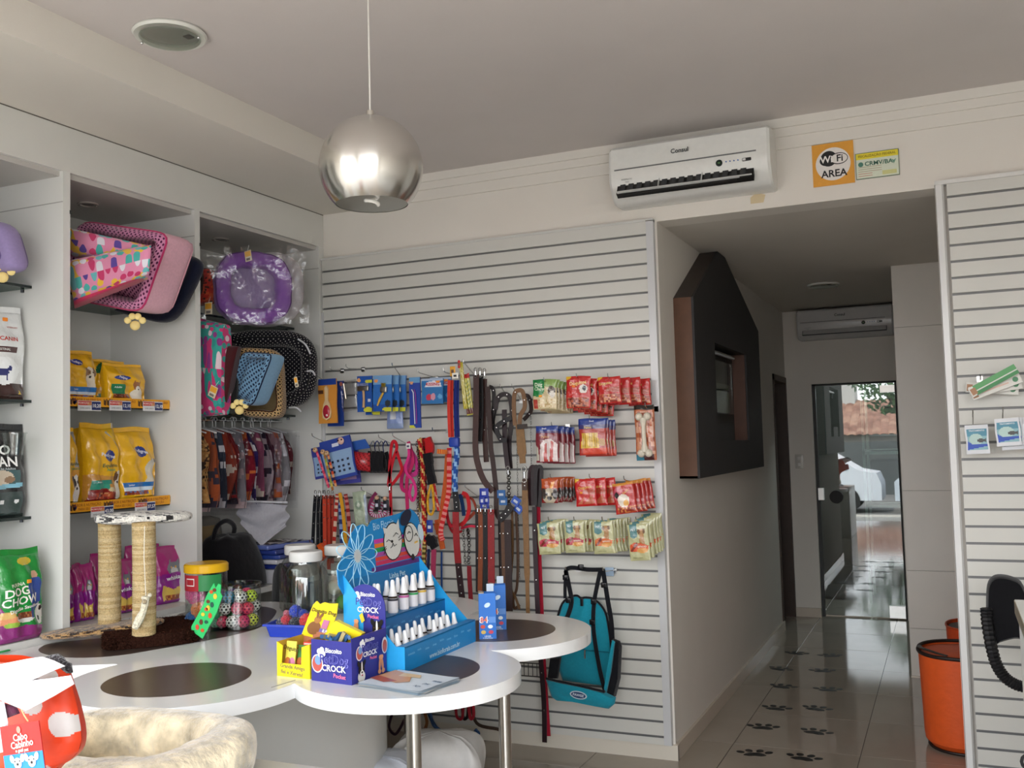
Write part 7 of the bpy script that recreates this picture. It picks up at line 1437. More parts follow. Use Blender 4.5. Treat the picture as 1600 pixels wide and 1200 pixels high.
# --- light blue bottle display
XB, XF_, YA, YE = -1.852, -1.622, 2.752, 3.262
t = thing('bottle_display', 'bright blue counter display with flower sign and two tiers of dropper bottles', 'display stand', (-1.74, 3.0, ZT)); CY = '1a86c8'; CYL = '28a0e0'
side = [(XB, ZT), (XB, 1.108), (-1.737, .968), (-1.655, .884), (XF_, .884), (XF_, ZT)]
for y in (YA, YE):
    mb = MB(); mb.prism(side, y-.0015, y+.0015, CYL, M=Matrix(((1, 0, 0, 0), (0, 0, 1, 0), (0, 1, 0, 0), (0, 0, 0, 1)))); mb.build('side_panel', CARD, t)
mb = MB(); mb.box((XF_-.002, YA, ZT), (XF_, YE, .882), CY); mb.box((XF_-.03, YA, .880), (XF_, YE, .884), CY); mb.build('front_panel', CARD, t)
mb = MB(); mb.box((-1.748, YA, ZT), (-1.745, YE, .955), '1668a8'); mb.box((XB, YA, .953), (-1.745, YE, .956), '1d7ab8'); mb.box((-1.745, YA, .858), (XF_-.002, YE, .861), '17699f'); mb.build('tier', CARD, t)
sg = [(0, 0), (.52, 0), (.53, .12), (.535, .16), (.525, .20), (.50, .225), (.47, .24), (.43, .235), (.40, .228), (.34, .222), (.26, .218), (.20, .215), (.17, .19), (.14, .205), (.10, .20), (.06, .17), (.04, .13), (.0, .09), (-.035, .05), (-.035, -.01), (-.01, -.05)]
S0 = Vector((XB, YA+.005, 1.085)); Ms = frame(S0, (0, 1, 0), (-.07, 0, .86), (1, 0, .08))
mb = MB(); mb.prism([(a, b) for a, b in sg], -.0015, .0015, CY, M=Ms); mb.box((0, -.28, -.0015), (.50, .001, .0015), '1676b4', M=Ms); mb.build('sign_card', CARD, t)
fS = lambda off: (lambda a, b: Ms @ Vector((a, b, .002+off)))
mb = MB()
for k, col in enumerate(['c83aa0', 'e87a2a', '2a9a4a', 'a8489a', 'd8453a', 'c8305a']): fprism(mb, fS(.0), [(.20, .135-.018*k), (.525, .135-.018*k), (.525, .119-.018*k), (.20, .119-.018*k)], col)
fprism(mb, fS(.0), [(.17, .025), (.525, .025), (.525, .005), (.17, .005)], '5a2a7a'); mb.build('rainbow_stripes', CARD, t)
mb = MB()
for k in range(11):
    a = RAD(95+k*33); r0 = .070; cx, cy = .085+r0*cos(a)*1.0, .085+r0*sin(a)*1.05
    P = [Ms @ Vector((cx+.055*cos(q)*cos(a)-.022*sin(q)*sin(a), cy+.055*cos(q)*sin(a)+.022*sin(q)*cos(a), .0035)) for q in [j*pi/12 for j in range(24)]]; mb.tube(P, .0017, 'a8dcf2', 5, closed=True)
fprism(mb, fS(.003), ell(.085, .085, .022, .026), 'c8cccc'); mb.build('flower_drawing', CARD, t)
mb = MB(); L2 = [0]
def FS(): L2[0] += 1; return fS(.001+.0004*L2[0])
fprism(mb, FS(), ell(.325, .115, .066, .080, -12), '16181c'); fprism(mb, FS(), ell(.325, .115, .061, .075, -12), 'dcdcd6'); fprism(mb, FS(), [(.345, .17), (.375, .205), (.375, .16)], 'dcdcd6'); fprism(mb, FS(), [(.268, .15), (.262, .178), (.295, .17)], 'dcdcd6')
f = FS(); fprism(mb, f, ell(.315, .115, .008, .006), '16181c')
for P in ([(.275, .118), (.290, .125), (.303, .118)], [(.325, .135), (.345, .148), (.36, .14)], [(.30, .09), (.312, .095), (.318, .108), (.326, .094), (.342, .100)], [(.27, .10), (.245, .085)], [(.27, .092), (.25, .07)], [(.36, .115), (.392, .125)], [(.36, .125), (.39, .142)]): mb.tube([Ms @ Vector((a, b, .0065)) for a, b in P], .0014, '16181c', 4)
fprism(mb, FS(), ell(.455, .105, .058, .078, 10), '16181c'); fprism(mb, FS(), ell(.457, .105, .053, .073, 10), 'dcdcd6'); fprism(mb, FS(), ell(.425, .205, .048, .028, 30), '16203a'); fprism(mb, FS(), ell(.525, .13, .020, .038, 10), 'cfe4f0'); fprism(mb, FS(), ell(.450, .032, .012, .014), '16181c')
for P in ([(.435+.028*cos(q), .135+.034*sin(q)) for q in [j*pi/8 for j in range(17)]], [(.425, .135), (.437, .143), (.448, .137)], [(.475, .120), (.488, .130), (.497, .118)]): mb.tube([Ms @ Vector((a, b, .0075)) for a, b in P], .0016, '16181c', 4)
fprism(mb, FS(), [(.47, .095), (.495, .098), (.495, .090), (.47, .087)], 'e8c060'); mb.build('cartoon_pets', CARD, t)
mb = MB(); mb.text('Bio Florais', fS(.001), .042, 'b8e0f4', (.27, .19), bold=False, rot=4, sx=.8); mb.text('Linha Pet', fS(.001), .030, 'b8dcf0', (.335, -.025)); mb.text('floral para animais', fS(.001), .012, '7ab8e0', (.33, -.050)); mb.build('lettering', CARD, t)
fF = lambda a, b: Vector((XF_+.0012, YA+a, ZT+b)); mb = MB(); mb.text('www.bioflorais.com.br', fF, .024, 'b8dcf0', (.27, .018)); 
for k, w_ in enumerate(['ansiedade', 'medo', 'ciúme', 'stress', 'latidos', 'tristeza', 'filhote', 'idoso', 'viagem']): mb.text(w_, fF, .011, '7ac0ea', (.04+.052*k, .052+.004*sin(k*2)))
mb.build('front_lettering', CARD, t)
f3 = lambda a, b: Vector((-1.7440, YA+a, ZT+b))
for k in range(9): mb = MB(); mb.text(['calma', 'amor', 'alegria'][k % 3], f3, .012, '5aa8dc', (.05+.05*k, .115+.006*(k % 2))); mb.build('tier_lettering', CARD, t)
# bottles
def bottle(x, y, z, col, label, big=1., grp='dropper bottles on the upper tier', tilt=0):
    t = thing('dropper_bottle', label, 'bottle', (x, y, z), grp); M = TR(x, y, z) @ RY(tilt); r = .0165*big
    mb = MB(M); mb.lathe([(0, 0), (r, 0), (r, .046*big), (r*.55, .055*big), (0, .055*big)], ['3a2c22', 'e2e2e4', '3a2c22', '3a2c22'], 16); mb.build('body', GLOSS, t)
    mb = MB(M); mb.lathe([(r*1.03, .004), (r*1.03, .043*big)], 'e4e2e6', 16); mb.lathe([(r*1.04, .038*big), (r*1.04, .045*big)], col, 16); mb.build('label_band', CARD, t)
    mb = MB(M); mb.lathe([(r*.85, .052*big), (r*.80, .062*big), (r*.62, .068*big), (r*.46, .085*big), (r*.42, .098*big), (r*.25, .103*big), (0, .104*big)], 'f2f2f2', 14); mb.build('dropper_cap', SATIN, t)
    return t
NTH = ['first', 'second', 'third', 'fourth', 'fifth', 'sixth', 'seventh', 'eighth', 'ninth', 'tenth', 'eleventh']
fr = [(.07, '6a5a8a'), (.165, '3a3a44'), (.240, 'c05a9a'), (.305, '3aa05a'), (.365, 'd8b040'), (.430, '6a6a70')]
for k, (y, col) in enumerate(fr): bottle(-1.775, YA+y+.02, .9565, col, '%s bottle from the left in the front row of the upper tier' % NTH[k], 1.08)
for k, y in enumerate((.04, .12, .20, .275, .335, .395, .455)): bottle(-1.820, YA+y+.02, .9565, '8a8a90', '%s bottle from the left in the back row of the upper tier' % NTH[k], 1.0)
for k in range(9):
    if k == 4: continue
    y = .040+.050*k; bottle(-1.665, YA+y, .8615-.040, 'c0c0c4', '%s slot bottle from the left in the front row of the lower tier' % NTH[k], .95, 'dropper bottles on the lower tier', tilt=-6)
for k in range(9): bottle(-1.712, YA+.030+.052*k, .8615-.034, 'c0c0c4', '%s slot bottle from the left in the back row of the lower tier' % NTH[k], .92, 'dropper bottles on the lower tier', tilt=-6)
# small blue boxes to the right
def bluebox(x, y, rz, label, h=.168):
    t = thing('product_box', label, 'box', (x, y, ZT), 'small bright blue boxes'); M = TR(x, y, ZT) @ RZ(rz); w, d = .064, .052
    mb = MB(M)
    for a, b, c_, e in ((-w/2, -d/2, w/2, -d/2+.001), (-w/2, d/2-.001, w/2, d/2), (-w/2, -d/2, -w/2+.001, d/2), (w/2-.001, -d/2, w/2, d/2)): mb.box((a, b, 0), (c_, e, h), '1f6fc8')
    mb.box((-w/2, -d/2, 0), (w/2, d/2, .001), '1f6fc8'); mb.build('carton', CARD, t)
    mb = MB(M); mb.prism([(-w/2, -d/2), (-w/2+.02, -d/2-.004), (-w/2+.02, -d/2+.03), (-w/2, d/2)], h, h+.004, 'a89a86'); mb.box((-.001, -d/2, h), (w*.4, -d/2+.001, h+.028), 'b8c8d8', M=RX(-14)); mb.build('open_flap', CARD, t)
    f = lambda off: (lambda a, b: M @ Vector((a, -d/2-.0006-off, b))); mb = MB()
    mb.text('84', f(.0004), .034, 'f0f0f0', (-.014, .070)); mb.text('84', f(.0008), .026, 'd86a4a', (-.014, .070)); fprism(mb, f(.0), [(.004, .06), (.030, .06), (.030, .082), (.004, .082)], '5a90d8')
    for k, (a, b, c_) in enumerate(((-.018, .046, 'd04a3a'), (.010, .046, 'e8f0f4'), (-.016, .026, 'd8b85a'), (.012, .026, 'c8405a'))): fprism(mb, f(.0002), ell(a, b, .009, .007), c_)
    mb.text('LEVER', f(.0003), .009, 'd8e8f4', (0, .010)); mb.text('4 comprimidos', f(.0003), .006, 'd8e8f4', (0, .004)); fprism(mb, f(.0002), ell(.0, .125, .012, .008, 30), 'cfe6f8'); mb.build('front_print', CARD, t)
    mb = MB(M); fp = lambda a, b: M @ Vector((w/2+.0008, a, b)); fprism(mb, fp, [(-d/2, 0.02), (d/2, .02), (d/2, h*.8), (-d/2, h*.6)], '6a5a5a'); fprism(mb, lambda a, b: M @ Vector((w/2+.0012, a, b)), ell(0, .07, .018, .035), 'b89078'); mb.build('side_print', CARD, t)
p = onZ(757, 999, ZT); bluebox(p.x+.0, p.y+.03, 26, 'bright blue box numbered 84, the front one of two'); p = onZ(770, 986, ZT); bluebox(p.x+.0, p.y+.05, 26, 'bright blue box standing behind the one numbered 84', .172)
# flyers
fl4 = [Vector((*q, ZT)) for q in ((-1.690, 2.545), (-1.425, 2.490), (-1.395, 2.700), (-1.625, 2.770))]
for k in range(7):
    c = Vector((-1.535, 2.625, ZT+.0009+.0017*k)); M = TR(*c) @ RZ(-11+[0, 4, -3, 6, 2, -2, 1][k]); w, d = .245, .19; t = thing('flyer', ['pale flyer at the bottom of the stack', 'pale flyer second from the bottom of the stack', 'pale flyer third from the bottom of the stack', 'pale flyer in the middle of the stack', 'pale flyer third from the top of the stack', 'pale flyer just under the top one', 'white and orange flyer on top of the stack'][k], 'flyer', c, 'flyers in front of the biscuit box')
    mb = MB(M); mb.grid(lambda u, v: Vector(((u-.5)*w, (v-.5)*d, .0004*sin(5*u)+(.010*max(0, u-.75)**2*16*.3 if k == 6 else 0))), 16, 8, ['c8dce6', 'dfe6e8', 'c2d6e4', 'e6e2dc', 'cfe0ea', 'dde8ee', 'dce6ee'][k]); mb.grid(lambda u, v: Vector(((u-.5)*w, (v-.5)*d, -.0012)), 2, 2, 'c8d4dc'); mb.build('sheet', CARD, t)
    if k == 6:
        mb = MB(M)
        f = lambda off: (lambda a, b: Vector((a, b, .0022+off+(.010*max(0, (a/w+.5)-.75)**2*16*.3))))
        fprism(mb, f(0), [(-w/2, -.02), (-.01, -.05), (.02, -.02), (-.03, .05), (-w/2, .08)], 'd8a070'); fprism(mb, f(.0003), [(-w/2, -.04), (-.05, -.06), (-.02, -.03), (-w/2, 0)], 'b05a44'); fprism(mb, f(.0004), [(-.06, .02), (.02, .03), (.0, .06), (-.07, .06)], 'e6c89a')
        for q in range(3): mb.text(['N7', 'pet', 'saúde'][q], f(.0006), .020, '4a6a8a', (.075+.012*q, -.055+.035*q), rot=-20)
        mb.build('printed_face', CARD, t)
# ================================================================== SACKS UNDER THE TABLE
def sack(label, c, w, d, h, rz, col, shapes=(), grp='sacks under the table', name='feed_sack', m=None):
    t = thing(name, label, 'sack', (*c, 0), grp); M = TR(*c, 0) @ RZ(rz); pt = painter(col, shapes)
    def fn(u, v):
        a = 2*pi*u; e = .45; s_ = (1-abs(2*v-1)**4)**.35 if 0 < v < 1 else 0
        return Vector((w/2*math.copysign(abs(cos(a))**e, cos(a))*s_+.01*sin(5*a+7*v), d/2*math.copysign(abs(sin(a))**e, sin(a))*s_+.008*sin(9*a), h*v+.006*sin(11*a)*s_*(v > .3)))
    mb = MB(M); mb.grid(fn, 72, 30, pt, cu=True); mb.build('sack', m or mat('woven_sack', .5, noise=.03, bump=.25, bscale=10), t, smooth=70)
c = onZ(604, 1196, .30); sack('white glossy sack at the left under the table, beside the steel leg', (c.x-.05, c.y), .34, .30, .34, 35, 'd4d8e2', [('e', .80, .75, .05, .05, 'f2f6fa')])
c = onZ(684, 1150, .34); sack('large white sack behind the others under the table', (c.x, c.y+.0), .38, .26, .36, 20, 'd6d3cf')
c = onZ(705, 1197, .27); sack('white and yellow sack with dark spots under the table', (c.x+.06, c.y-.16), .44, .26, .26, 15, 'd8d2cc', [('r', .55, .5, .95, 1, 'dca42a'), ('r', .70, .75, .80, .9, 'd8d2c8'), ('e', .45, .85, .02, .04, '5a3030'), ('e', .35, .8, .02, .04, '6a2a30'), ('e', .40, .7, .02, .03, '3a2a2a')])
# ================================================================== FOREGROUND: plinth, plush bed, festive bag
mb = MB(); mb.rbox((-2.45, 1.10, 0), (-1.38, 2.06, .74), 'd2d2ce', .01); tag(mb.build('display_plinth', MELAMINE), 'low white plinth in front of the table under the plush bed, mostly below the frame', 'plinth')
pl = mat('crushed_plush', .75, noise=.5, nscale=15, bump=.8, bscale=55, spec=.2, sheen=.7)
ring_bed('pet_bed', 'cream and brown crushed-plush pet bed in the foreground at the bottom left', (-1.83, 1.77, .741), (1, .06, 0), (-.06, 1, 0), (0, 0, 1), .305, .255, .066, .125, (pl, 'dccfb2'), (pl, 'cfc0a2'), (pl, 'd0c2a4'), None, sq=3, group='pet beds', lump=.05)
ob = thing('festive_bag', 'orange-red bag with big white dots and white flap, bottom left corner', 'bag', (-1.57, 1.34, .741))
rd = mat('satin_cloth', .42, noise=.04, nscale=30, bump=.25, bscale=14, spec=.4)
Yb = 1.30; gx = lambda x, y, Y=Yb: onY(x, y, Y)
def dots(u, v):
    for a, b, ra, rb in ((.72, .835, .10, .052), (.935, .745, .085, .055), (.70, .645, .115, .05), (.30, .80, .08, .03), (.40, .50, .10, .06), (.86, .96, .10, .05), (.9, .5, .1, .06), (.1, .6, .1, .06)):
        if ((u-a)/ra)**2+((v-b)/rb)**2 < 1: return 'b4aeaa'
    return 'cc3a16'
pa, pb_, pc, pd_ = gx(-30, 1200), gx(128, 1180), gx(112, 1045), gx(-10, 1040)
zb_ = .741
def bagfn(u, v):
    zt = gx(90, 1036, Yb+.04).z; z = zb_+(zt-zb_)*v; TBL = [(1036, 96), (1050, 108), (1070, 114), (1100, 123), (1130, 129), (1150, 130), (1168, 125), (1185, 110), (1200, 88), (1230, 70)]
    py = 1036+(gx(90, 1036, Yb+.04).z-z)/((gx(90, 1036, Yb+.04).z-gx(90, 1136, Yb+.04).z)/100)
    for (y0, xa), (y1, xb) in zip(TBL, TBL[1:]):
        if py <= y1 or y1 == 1230: px = xa+(xb-xa)*min(1, max(0, (py-y0)/(y1-y0))); break
    x0, x1 = gx(-40, py, Yb+.04).x, gx(px, py, Yb+.04).x
    return (x0+x1)/2, (x1-x0)/2, z
def bf(s):
    def fn(u, v):
        xc, hw, z = bagfn(u, v); q = 2*u-1; dp = .075*(max(0, 1-abs(q)**2.4)**.5)*(1-.65*v**2.2); return Vector((xc+hw*q*s, Yb+.04-s*dp+.004*sin(13*u+6*v), z))
    return fn
mb = MB(); mb.grid(bf(1), 170, 150, dots); mb.grid(bf(-1), 40, 40, 'cc3a16'); mb.build('bag_body', rd, ob, smooth=70)
def drape(pts, Y, name, col, d=.006, m=CLOTH, puff=.012):
    P = [onY(x, y, Y[i] if isinstance(Y, list) else Y) for i, (x, y) in enumerate(pts)]; c = sum(P, Vector())/len(P)+Vector((0, -puff, 0)); n = len(P); mb = MB()
    R1 = [p+(c-p)*.35+Vector((0, -puff*.6, 0)) for p in P]; bk = [p+Vector((0, d, 0)) for p in P]
    mb.add(P+R1+[c]+bk, [(i, (i+1) % n, n+(i+1) % n, n+i) for i in range(n)]+[(n+i, n+(i+1) % n, 2*n) for i in range(n)]+[(i, (i+1) % n, 2*n+1+(i+1) % n, 2*n+1+i) for i in range(n)]+[tuple(2*n+1+i for i in range(n))], col); return mb.build(name, m, ob, smooth=70)
drape([(-20, 1042), (40, 1030), (62, 1027), (80, 1033), (98, 1042), (60, 1056), (40, 1060), (88, 1064), (106, 1056), (112, 1070), (82, 1088), (40, 1111), (0, 1094), (-20, 1090)], Yb-.060, 'white_flap', 'ece8ea', puff=.008)
drape([(64, 1030), (76, 1024), (86, 1022), (96, 1028), (100, 1034), (108, 1038), (110, 1052), (104, 1052), (92, 1040), (80, 1034)], Yb-.035, 'black_trim', '1c1418', puff=.004, m=FUR)
drape([(4, 1100), (22, 1106), (27, 1116), (6, 1124), (2, 1112)], Yb-.052, 'plum_patch', '4a2034', puff=.002)
drape([(-14, 1096), (2, 1098), (8, 1130), (6, 1175), (-14, 1180)], Yb-.064, 'white_sleeve', 'e4e2ea', puff=.006)
q = [gx(11, 1136, Yb-.072), gx(72, 1126, Yb-.072), gx(74, 1208, Yb-.072), gx(10, 1214, Yb-.072)]
xx = (q[1]-q[0]); W = xx.length; xx.normalize(); yy = (q[0]-q[3]); H = yy.length; yy = (yy-xx*yy.dot(xx)).normalized(); nn = xx.cross(yy); Mt = frame(q[3], xx, yy, nn)
mb = MB(Mt); mb.box((0, 0, -.002), (W, H, 0), 'ae221e'); tg_ = mb.build('tag_card', CARD, ob)
mb = MB(Mt); mb.box((0, 0, .0), (W, H*.42, .0006), '1f7cb4'); f = lambda a, b: Vector((a, b, .0012)); mb.text('Cabo', f, .0165, 'f0d0c8', (W*.5, H*.74), rot=2); mb.text('Cabinho', f, .0165, 'f0d0c8', (W*.52, H*.60), rot=3); mb.text('o gatil pet', f, .008, 'f0d0c8', (W*.5, H*.48)); fprism(mb, f, ell(W*.48, H*.89, .005, .006), 'e08070'); mb.build('tag_print', CARD, tg_)
mb = MB(Mt)
for a in (.36, .72):
    f = lambda p, q: Vector((p, q, .0018)); fprism(mb, f, ell(W*a, H*.24, .0095, .0095), 'f2f2f4'); fprism(mb, f, ell(W*(a-.13), H*.33, .005, .007, 20), 'f2f2f4'); fprism(mb, f, ell(W*(a+.13), H*.33, .005, .007, -20), 'f2f2f4'); f = lambda p, q: Vector((p, q, .0024)); fprism(mb, f, ell(W*a, H*.22, .003, .0025), '1c1c20'); fprism(mb, f, ell(W*(a-.06), H*.28, .0015, .0015), '1c1c20'); fprism(mb, f, ell(W*(a+.06), H*.28, .0015, .0015), '1c1c20')
mb.build('printed_pups', CARD, tg_)
mb = MB(); mb.tube([gx(44, 1127, Yb-.074), gx(38, 1118, Yb-.072), gx(33, 1108, Yb-.055)], .0012, 'e8a070', 5); mb.build('tag_string', CLOTH, ob)
# brown folded thing between bag and bed
c = gx(108, 1195, 1.42); mb = MB(); mb.grid(lambda u, v: Vector((c.x-.09+.13*u, 1.42-.02*sin(pi*v)-.008*sin(u*20), .742+.125*v*(1-.3*u))), 24, 8, 'a5764e'); mb.grid(lambda u, v: Vector((c.x-.09+.13*u, 1.44, .742+.125*v*(1-.3*u))), 12, 4, 'a5764e'); tag(mb.build('folded_cloth', CLOTH), 'brown folded cloth between the dotted bag and the plush bed', 'cloth')
# ================================================================== THIRD BAY: clothes rail and bags
ra = thing('clothes_rail', 'chrome rail of hangers under the lower right glass shelf', 'rail', (-3.50, 4.1, 1.68))
mb = MB(); mb.tube([(-3.50, 3.631, 1.690), (-3.50, 4.598, 1.690)], .008, 'c9c9c9', 10); mb.build('rail', CHROME, ra)
leob = blobmat('leopard_cloth', ['a87a48', '3a2416', 'b08850', '2a1a10', '9a6c3c'], 55)
gar = [('leopard print', None, 3.68), ('dark orange patterned', 'a8502a', 3.74), ('grey and white', '8f9096', 3.80), ('dark blue', '2a3a58', 3.85), ('slate', '4a5062', 3.90), ('orange-red', 'b84a34', 3.95), ('bright red', 'b0262a', 4.00), ('light grey', 'a8a4aa', 4.05), ('crimson', 'a01c34', 4.10), ('purple', '3a2a78', 4.15), ('rose', 'b05a7a', 4.20), ('white and pink', 'c8b4bc', 4.25), ('plum', '6a2a44', 4.30), ('pale pink', 'c89aa4', 4.35), ('silver', 'b4b0b4', 4.40), ('wine', '7a2230', 4.45)]
for k, (nm_, col, y) in enumerate(gar):
    if col: col = ''.join('%02x' % int(int(col[i:i+2], 16)*.78) for i in (0, 2, 4))
    y += .03; x = -3.42+.012*(k % 3)+(.09 if k < 2 else 0); zt_ = 1.668; L_ = .36+.05*((k*7) % 5)/4
    h = thing('clothes_hanger', 'white hanger carrying the %s pet garment on the rail' % nm_, 'hanger', (x, y, zt_-.06), 'white hangers on the rail')
    mb = MB(); mb.tube([(x-.08+.012+.012*cos(RAD(a)), y, 1.694+.012*sin(RAD(a))) for a in range(-40, 200, 30)], .0028, 'dcdcdc', 6); mb.build('hook', SATIN, h)
    mb = MB(); mb.tube([(x-.068+.10*0, y, 1.686), (x-.066, y, 1.652), (x-.14, y, 1.618)], .004, 'd8d8d8', 6); mb.tube([(x-.066, y, 1.652), (x+.06, y, 1.618)], .004, 'd8d8d8', 6); mb.build('shoulders', SATIN, h)
    g = thing('pet_garment', '%s pet garment hanging on the rail' % nm_, 'pet clothes', (x-.04, y, zt_-.05-L_), 'pet clothes on the rail')
    def fn(u, v, s=1):
        a = 2*u-1; w = (.060+.045*min(1, v*3)+.012*sin(7*v+k*2))*(1-.35*max(0, v-.6)*(k % 3)); return Vector((x-.03+a*w, y-s*(.012*(1-a*a)**.5+.007*sin(11*u+5*v+k)), 1.64-L_*v-.02*abs(a)*(v < .2)))
    if col is None:
        uvgrid('garment', lambda u, v: fn(u, v, 1), 16, 20, leob, g, su=.2, sv=.4); uvgrid('garment_back', lambda u, v: fn(u, v, -1), 8, 10, leob, g, su=.2, sv=.4)
    else:
        alt = ['c8b8a8', '2a2430', 'b8a0a0', 'c06030', 'd8d4d8'][k % 5]
        mb = MB(); mb.grid(lambda u, v: fn(u, v, 1), 16, 24, lambda u, v: alt if (.45 < v+.1*sin(6*u) < .55 and k % 2) or ((u-.5)**2+(v-.3)**2 < .02 and k % 3 == 0) or (v > .88+.05*sin(15*u)) or hsh(int(u*9), int(v*14), k) > .86 else col); mb.grid(lambda u, v: fn(u, v, -1), 8, 10, col); mb.build('garment', CLOTH, g)
    if k >= 4:
        mb = MB(); mb.grid(lambda u, v: Vector((x-.01+(2*u-1)*(.13+.015*(k % 3)), y-.018-.013*sin(9*u+4*v+k), 1.655-(L_+.05)*v-.03*abs(2*u-1)*(v < .1))), 14, 16, 'e6e6ea'); mb.build('plastic_cover', WRAP, g)
c = onX(440, 805, -3.33); t = thing('garment_bag', 'grey folded fabric hanging below the clothes', 'fabric', (c.x, c.y-.05, 1.02)); mb = MB()
mb.grid(lambda u, v: Vector((-3.40+.16*u, 4.10+.20*u+.02*sin(9*v+3*u), 1.26-.22*v*(1-.5*abs(2*u-1))-.03*u)), 14, 12, 'a4a3aa'); mb.build('grey_fold', PUFF, t); mb = MB(); mb.tube([(-3.40, 4.10, 1.265), (-3.24, 4.30, 1.245)], .006, 'c4c4c8', 6); mb.build('hem', CLOTH, t)
ZS = .829
def softbag(name, label, cat, c, w, d, h, rz, col, e=.5, top=.7, m=PUFF):
    t = thing(name, label, cat, (*c, ZS)); M = TR(*c, ZS) @ RZ(rz); mb = MB(M)
    def fn(u, v):
        a = 2*pi*u; s_ = (1-(1-top)*v**2)*(1 if v < .92 else max(0, 1-((v-.92)/.08)**2))*(min(1, (v+.03)/.06)); return Vector((w/2*math.copysign(abs(cos(a))**e, cos(a))*s_, d/2*math.copysign(abs(sin(a))**e, sin(a))*s_, h*min(1, v*1.04)+.006*sin(6*a)))
    mb.grid(fn, 48, 24, col, cu=True); mb.build('body', m, t, smooth=70); return t, M
t, M = softbag('carry_bag', 'black soft pet carry bag with handle on the white shelf of the right bay', 'bag', (-3.40, 4.02), .30, .42, .27, 0, '121114', .8, .55)
mb = MB(M); mb.tube(smoothpts([(.0, -.12, .24), (.02, -.11, .32), (.03, -.05, .345), (.02, .02, .31), (0, .03, .25)], 5), .012, '141317', 8); mb.build('handle', CLOTH, t)
t, M = softbag('carry_bag', 'grey and brown pet bag behind the black one', 'bag', (-3.60, 3.90), .24, .44, .36, 0, '6a665f', .35, .9)
mb = MB(M); mb.box((.118, -.14, .16), (.124, .12, .32), '8a7450'); mb.box((.1235, -.05, .24), (.1255, .0, .29), 'c08040'); mb.build('front_patch', CLOTH, t)
for k in range(5):
    t = thing('packaged_mat', 'blue plastic-wrapped pack, %s in the flat stack beside the black bag' % ['lowest', 'second lowest', 'middle', 'second highest', 'topmost'][k], 'package', (-3.30, 4.35, ZS+.03*k), 'blue wrapped packs in the right bay'); M = TR(-3.33+.01*(k % 2), 4.36-.01*k, ZS+.075+.026*k) @ RZ([4, -3, 6, 0, -8][k])
    mb = MB(M); mb.rbox((-.11, -.17, 0), (.11, .17, .024), ['1f2f78', 'c4c4cc', '28408c', '2a3a80', '5a6aa8'][k], .008); mb.build('pack', FILM, t)
    if k == 4: mb = MB(M); mb.grid(lambda u, v: Vector((-.09+.18*u, -.13+.26*v, .0265+.004*sin(20*u)*sin(17*v))), 20, 20, lambda u, v: 'c8c4c8' if hsh(int(u*10), int(v*10)) > .5 else '5a4a4a'); mb.build('crumpled_top', FILM, t)
mb = MB(); mb.rbox((-3.45, 4.18, ZS), (-3.235, 4.56, ZS+.073), 'b4b4ba', .01); tag(mb.build('flat_box', CARD), 'flat grey box under the blue wrapped packs', 'box')
c = onX(392, 915, -3.25); mb = MB(); mb.grid(lambda u, v: Vector((-3.44+.20*u, 3.70+.42*v, ZS+.004+.07*sin(pi*u)*sin(pi*v)*(1+.35*sin(17*u+9*v)))), 26, 30, lambda u, v: ['8a888c', '6a5a5a', 'a09ea4', '7a3a34', '3a3a40'][int(hsh(int(u*9), int(v*9))*5)]); tag(mb.build('plastic_heap', FILM), 'crumpled clear plastic heap in front of the black bag', 'plastic wrapping')
# black chair between table and shelves
def chair(label, c, rz, w, zseat, ztop, ribbed=False):
    t = thing('office_chair', label, 'chair', (*c, 0)); M = TR(*c, 0) @ RZ(rz); BK = '121215'
    def bk(s):
        def fn(u, v):
            a = 2*u-1; hw = w/2*(1-.35*v**5)*(.82+.18*min(1, v*3)); z = zseat+.10+(ztop-zseat-.10)*(v if v < 1 else 1); zc = z-.05*(a*a)*v**3; return Vector((a*hw, .20+.03*a*a*-1+s*.028*(max(0, 1-abs(a)**4))**.5*(max(0, 1-abs(2*v-1)**6))**.5, zc))
        return fn
    mb = MB(M); mb.grid(bk(-1), 26, 26, BK); mb.grid(bk(1), 26, 26, BK); mb.build('backrest', PUFF, t, smooth=80)
    mb = MB(M); mb.rbox((-w/2, -.22, zseat-.04), (w/2, .20, zseat+.03), BK, .03); mb.build('seat', PUFF, t)
    mb = MB(M); mb.tube([(0, .18, zseat-.03), (0, .25, zseat+.05), (0, .24, zseat+.25)], .018, '1c1c1e', 8); mb.build('back_bracket', MATTE, t)
    mb = MB(M); mb.lathe([(0, .10), (.025, .10), (.025, zseat-.04), (0, zseat-.04)], '2a2a2c', 16); mb.build('gas_column', METAL, t)
    for k in range(5):
        a = 2*pi*k/5+.3; e = Vector((.25*cos(a), .25*sin(a), .055)); mb = MB(M); mb.tube([(0, 0, .105), e], [.022, .012], '1c1c1e', 8); lg = mb.build('leg', MATTE, t)
        mb = MB(M @ TR(*e)); mb.lathe([(0, -.012), (.024, -.012), (.024, .012), (0, .012)], '161618', 14, M=TR(0, 0, -.030) @ RZ(math.degrees(a)) @ RX(90)); mb.build('castor', MATTE, lg)
    return t, M
p = onY(432, 885, 4.02); chair('black chair with rounded back standing behind the glass jars', (p.x+.16, 4.16), 145, .34, .48, .965)
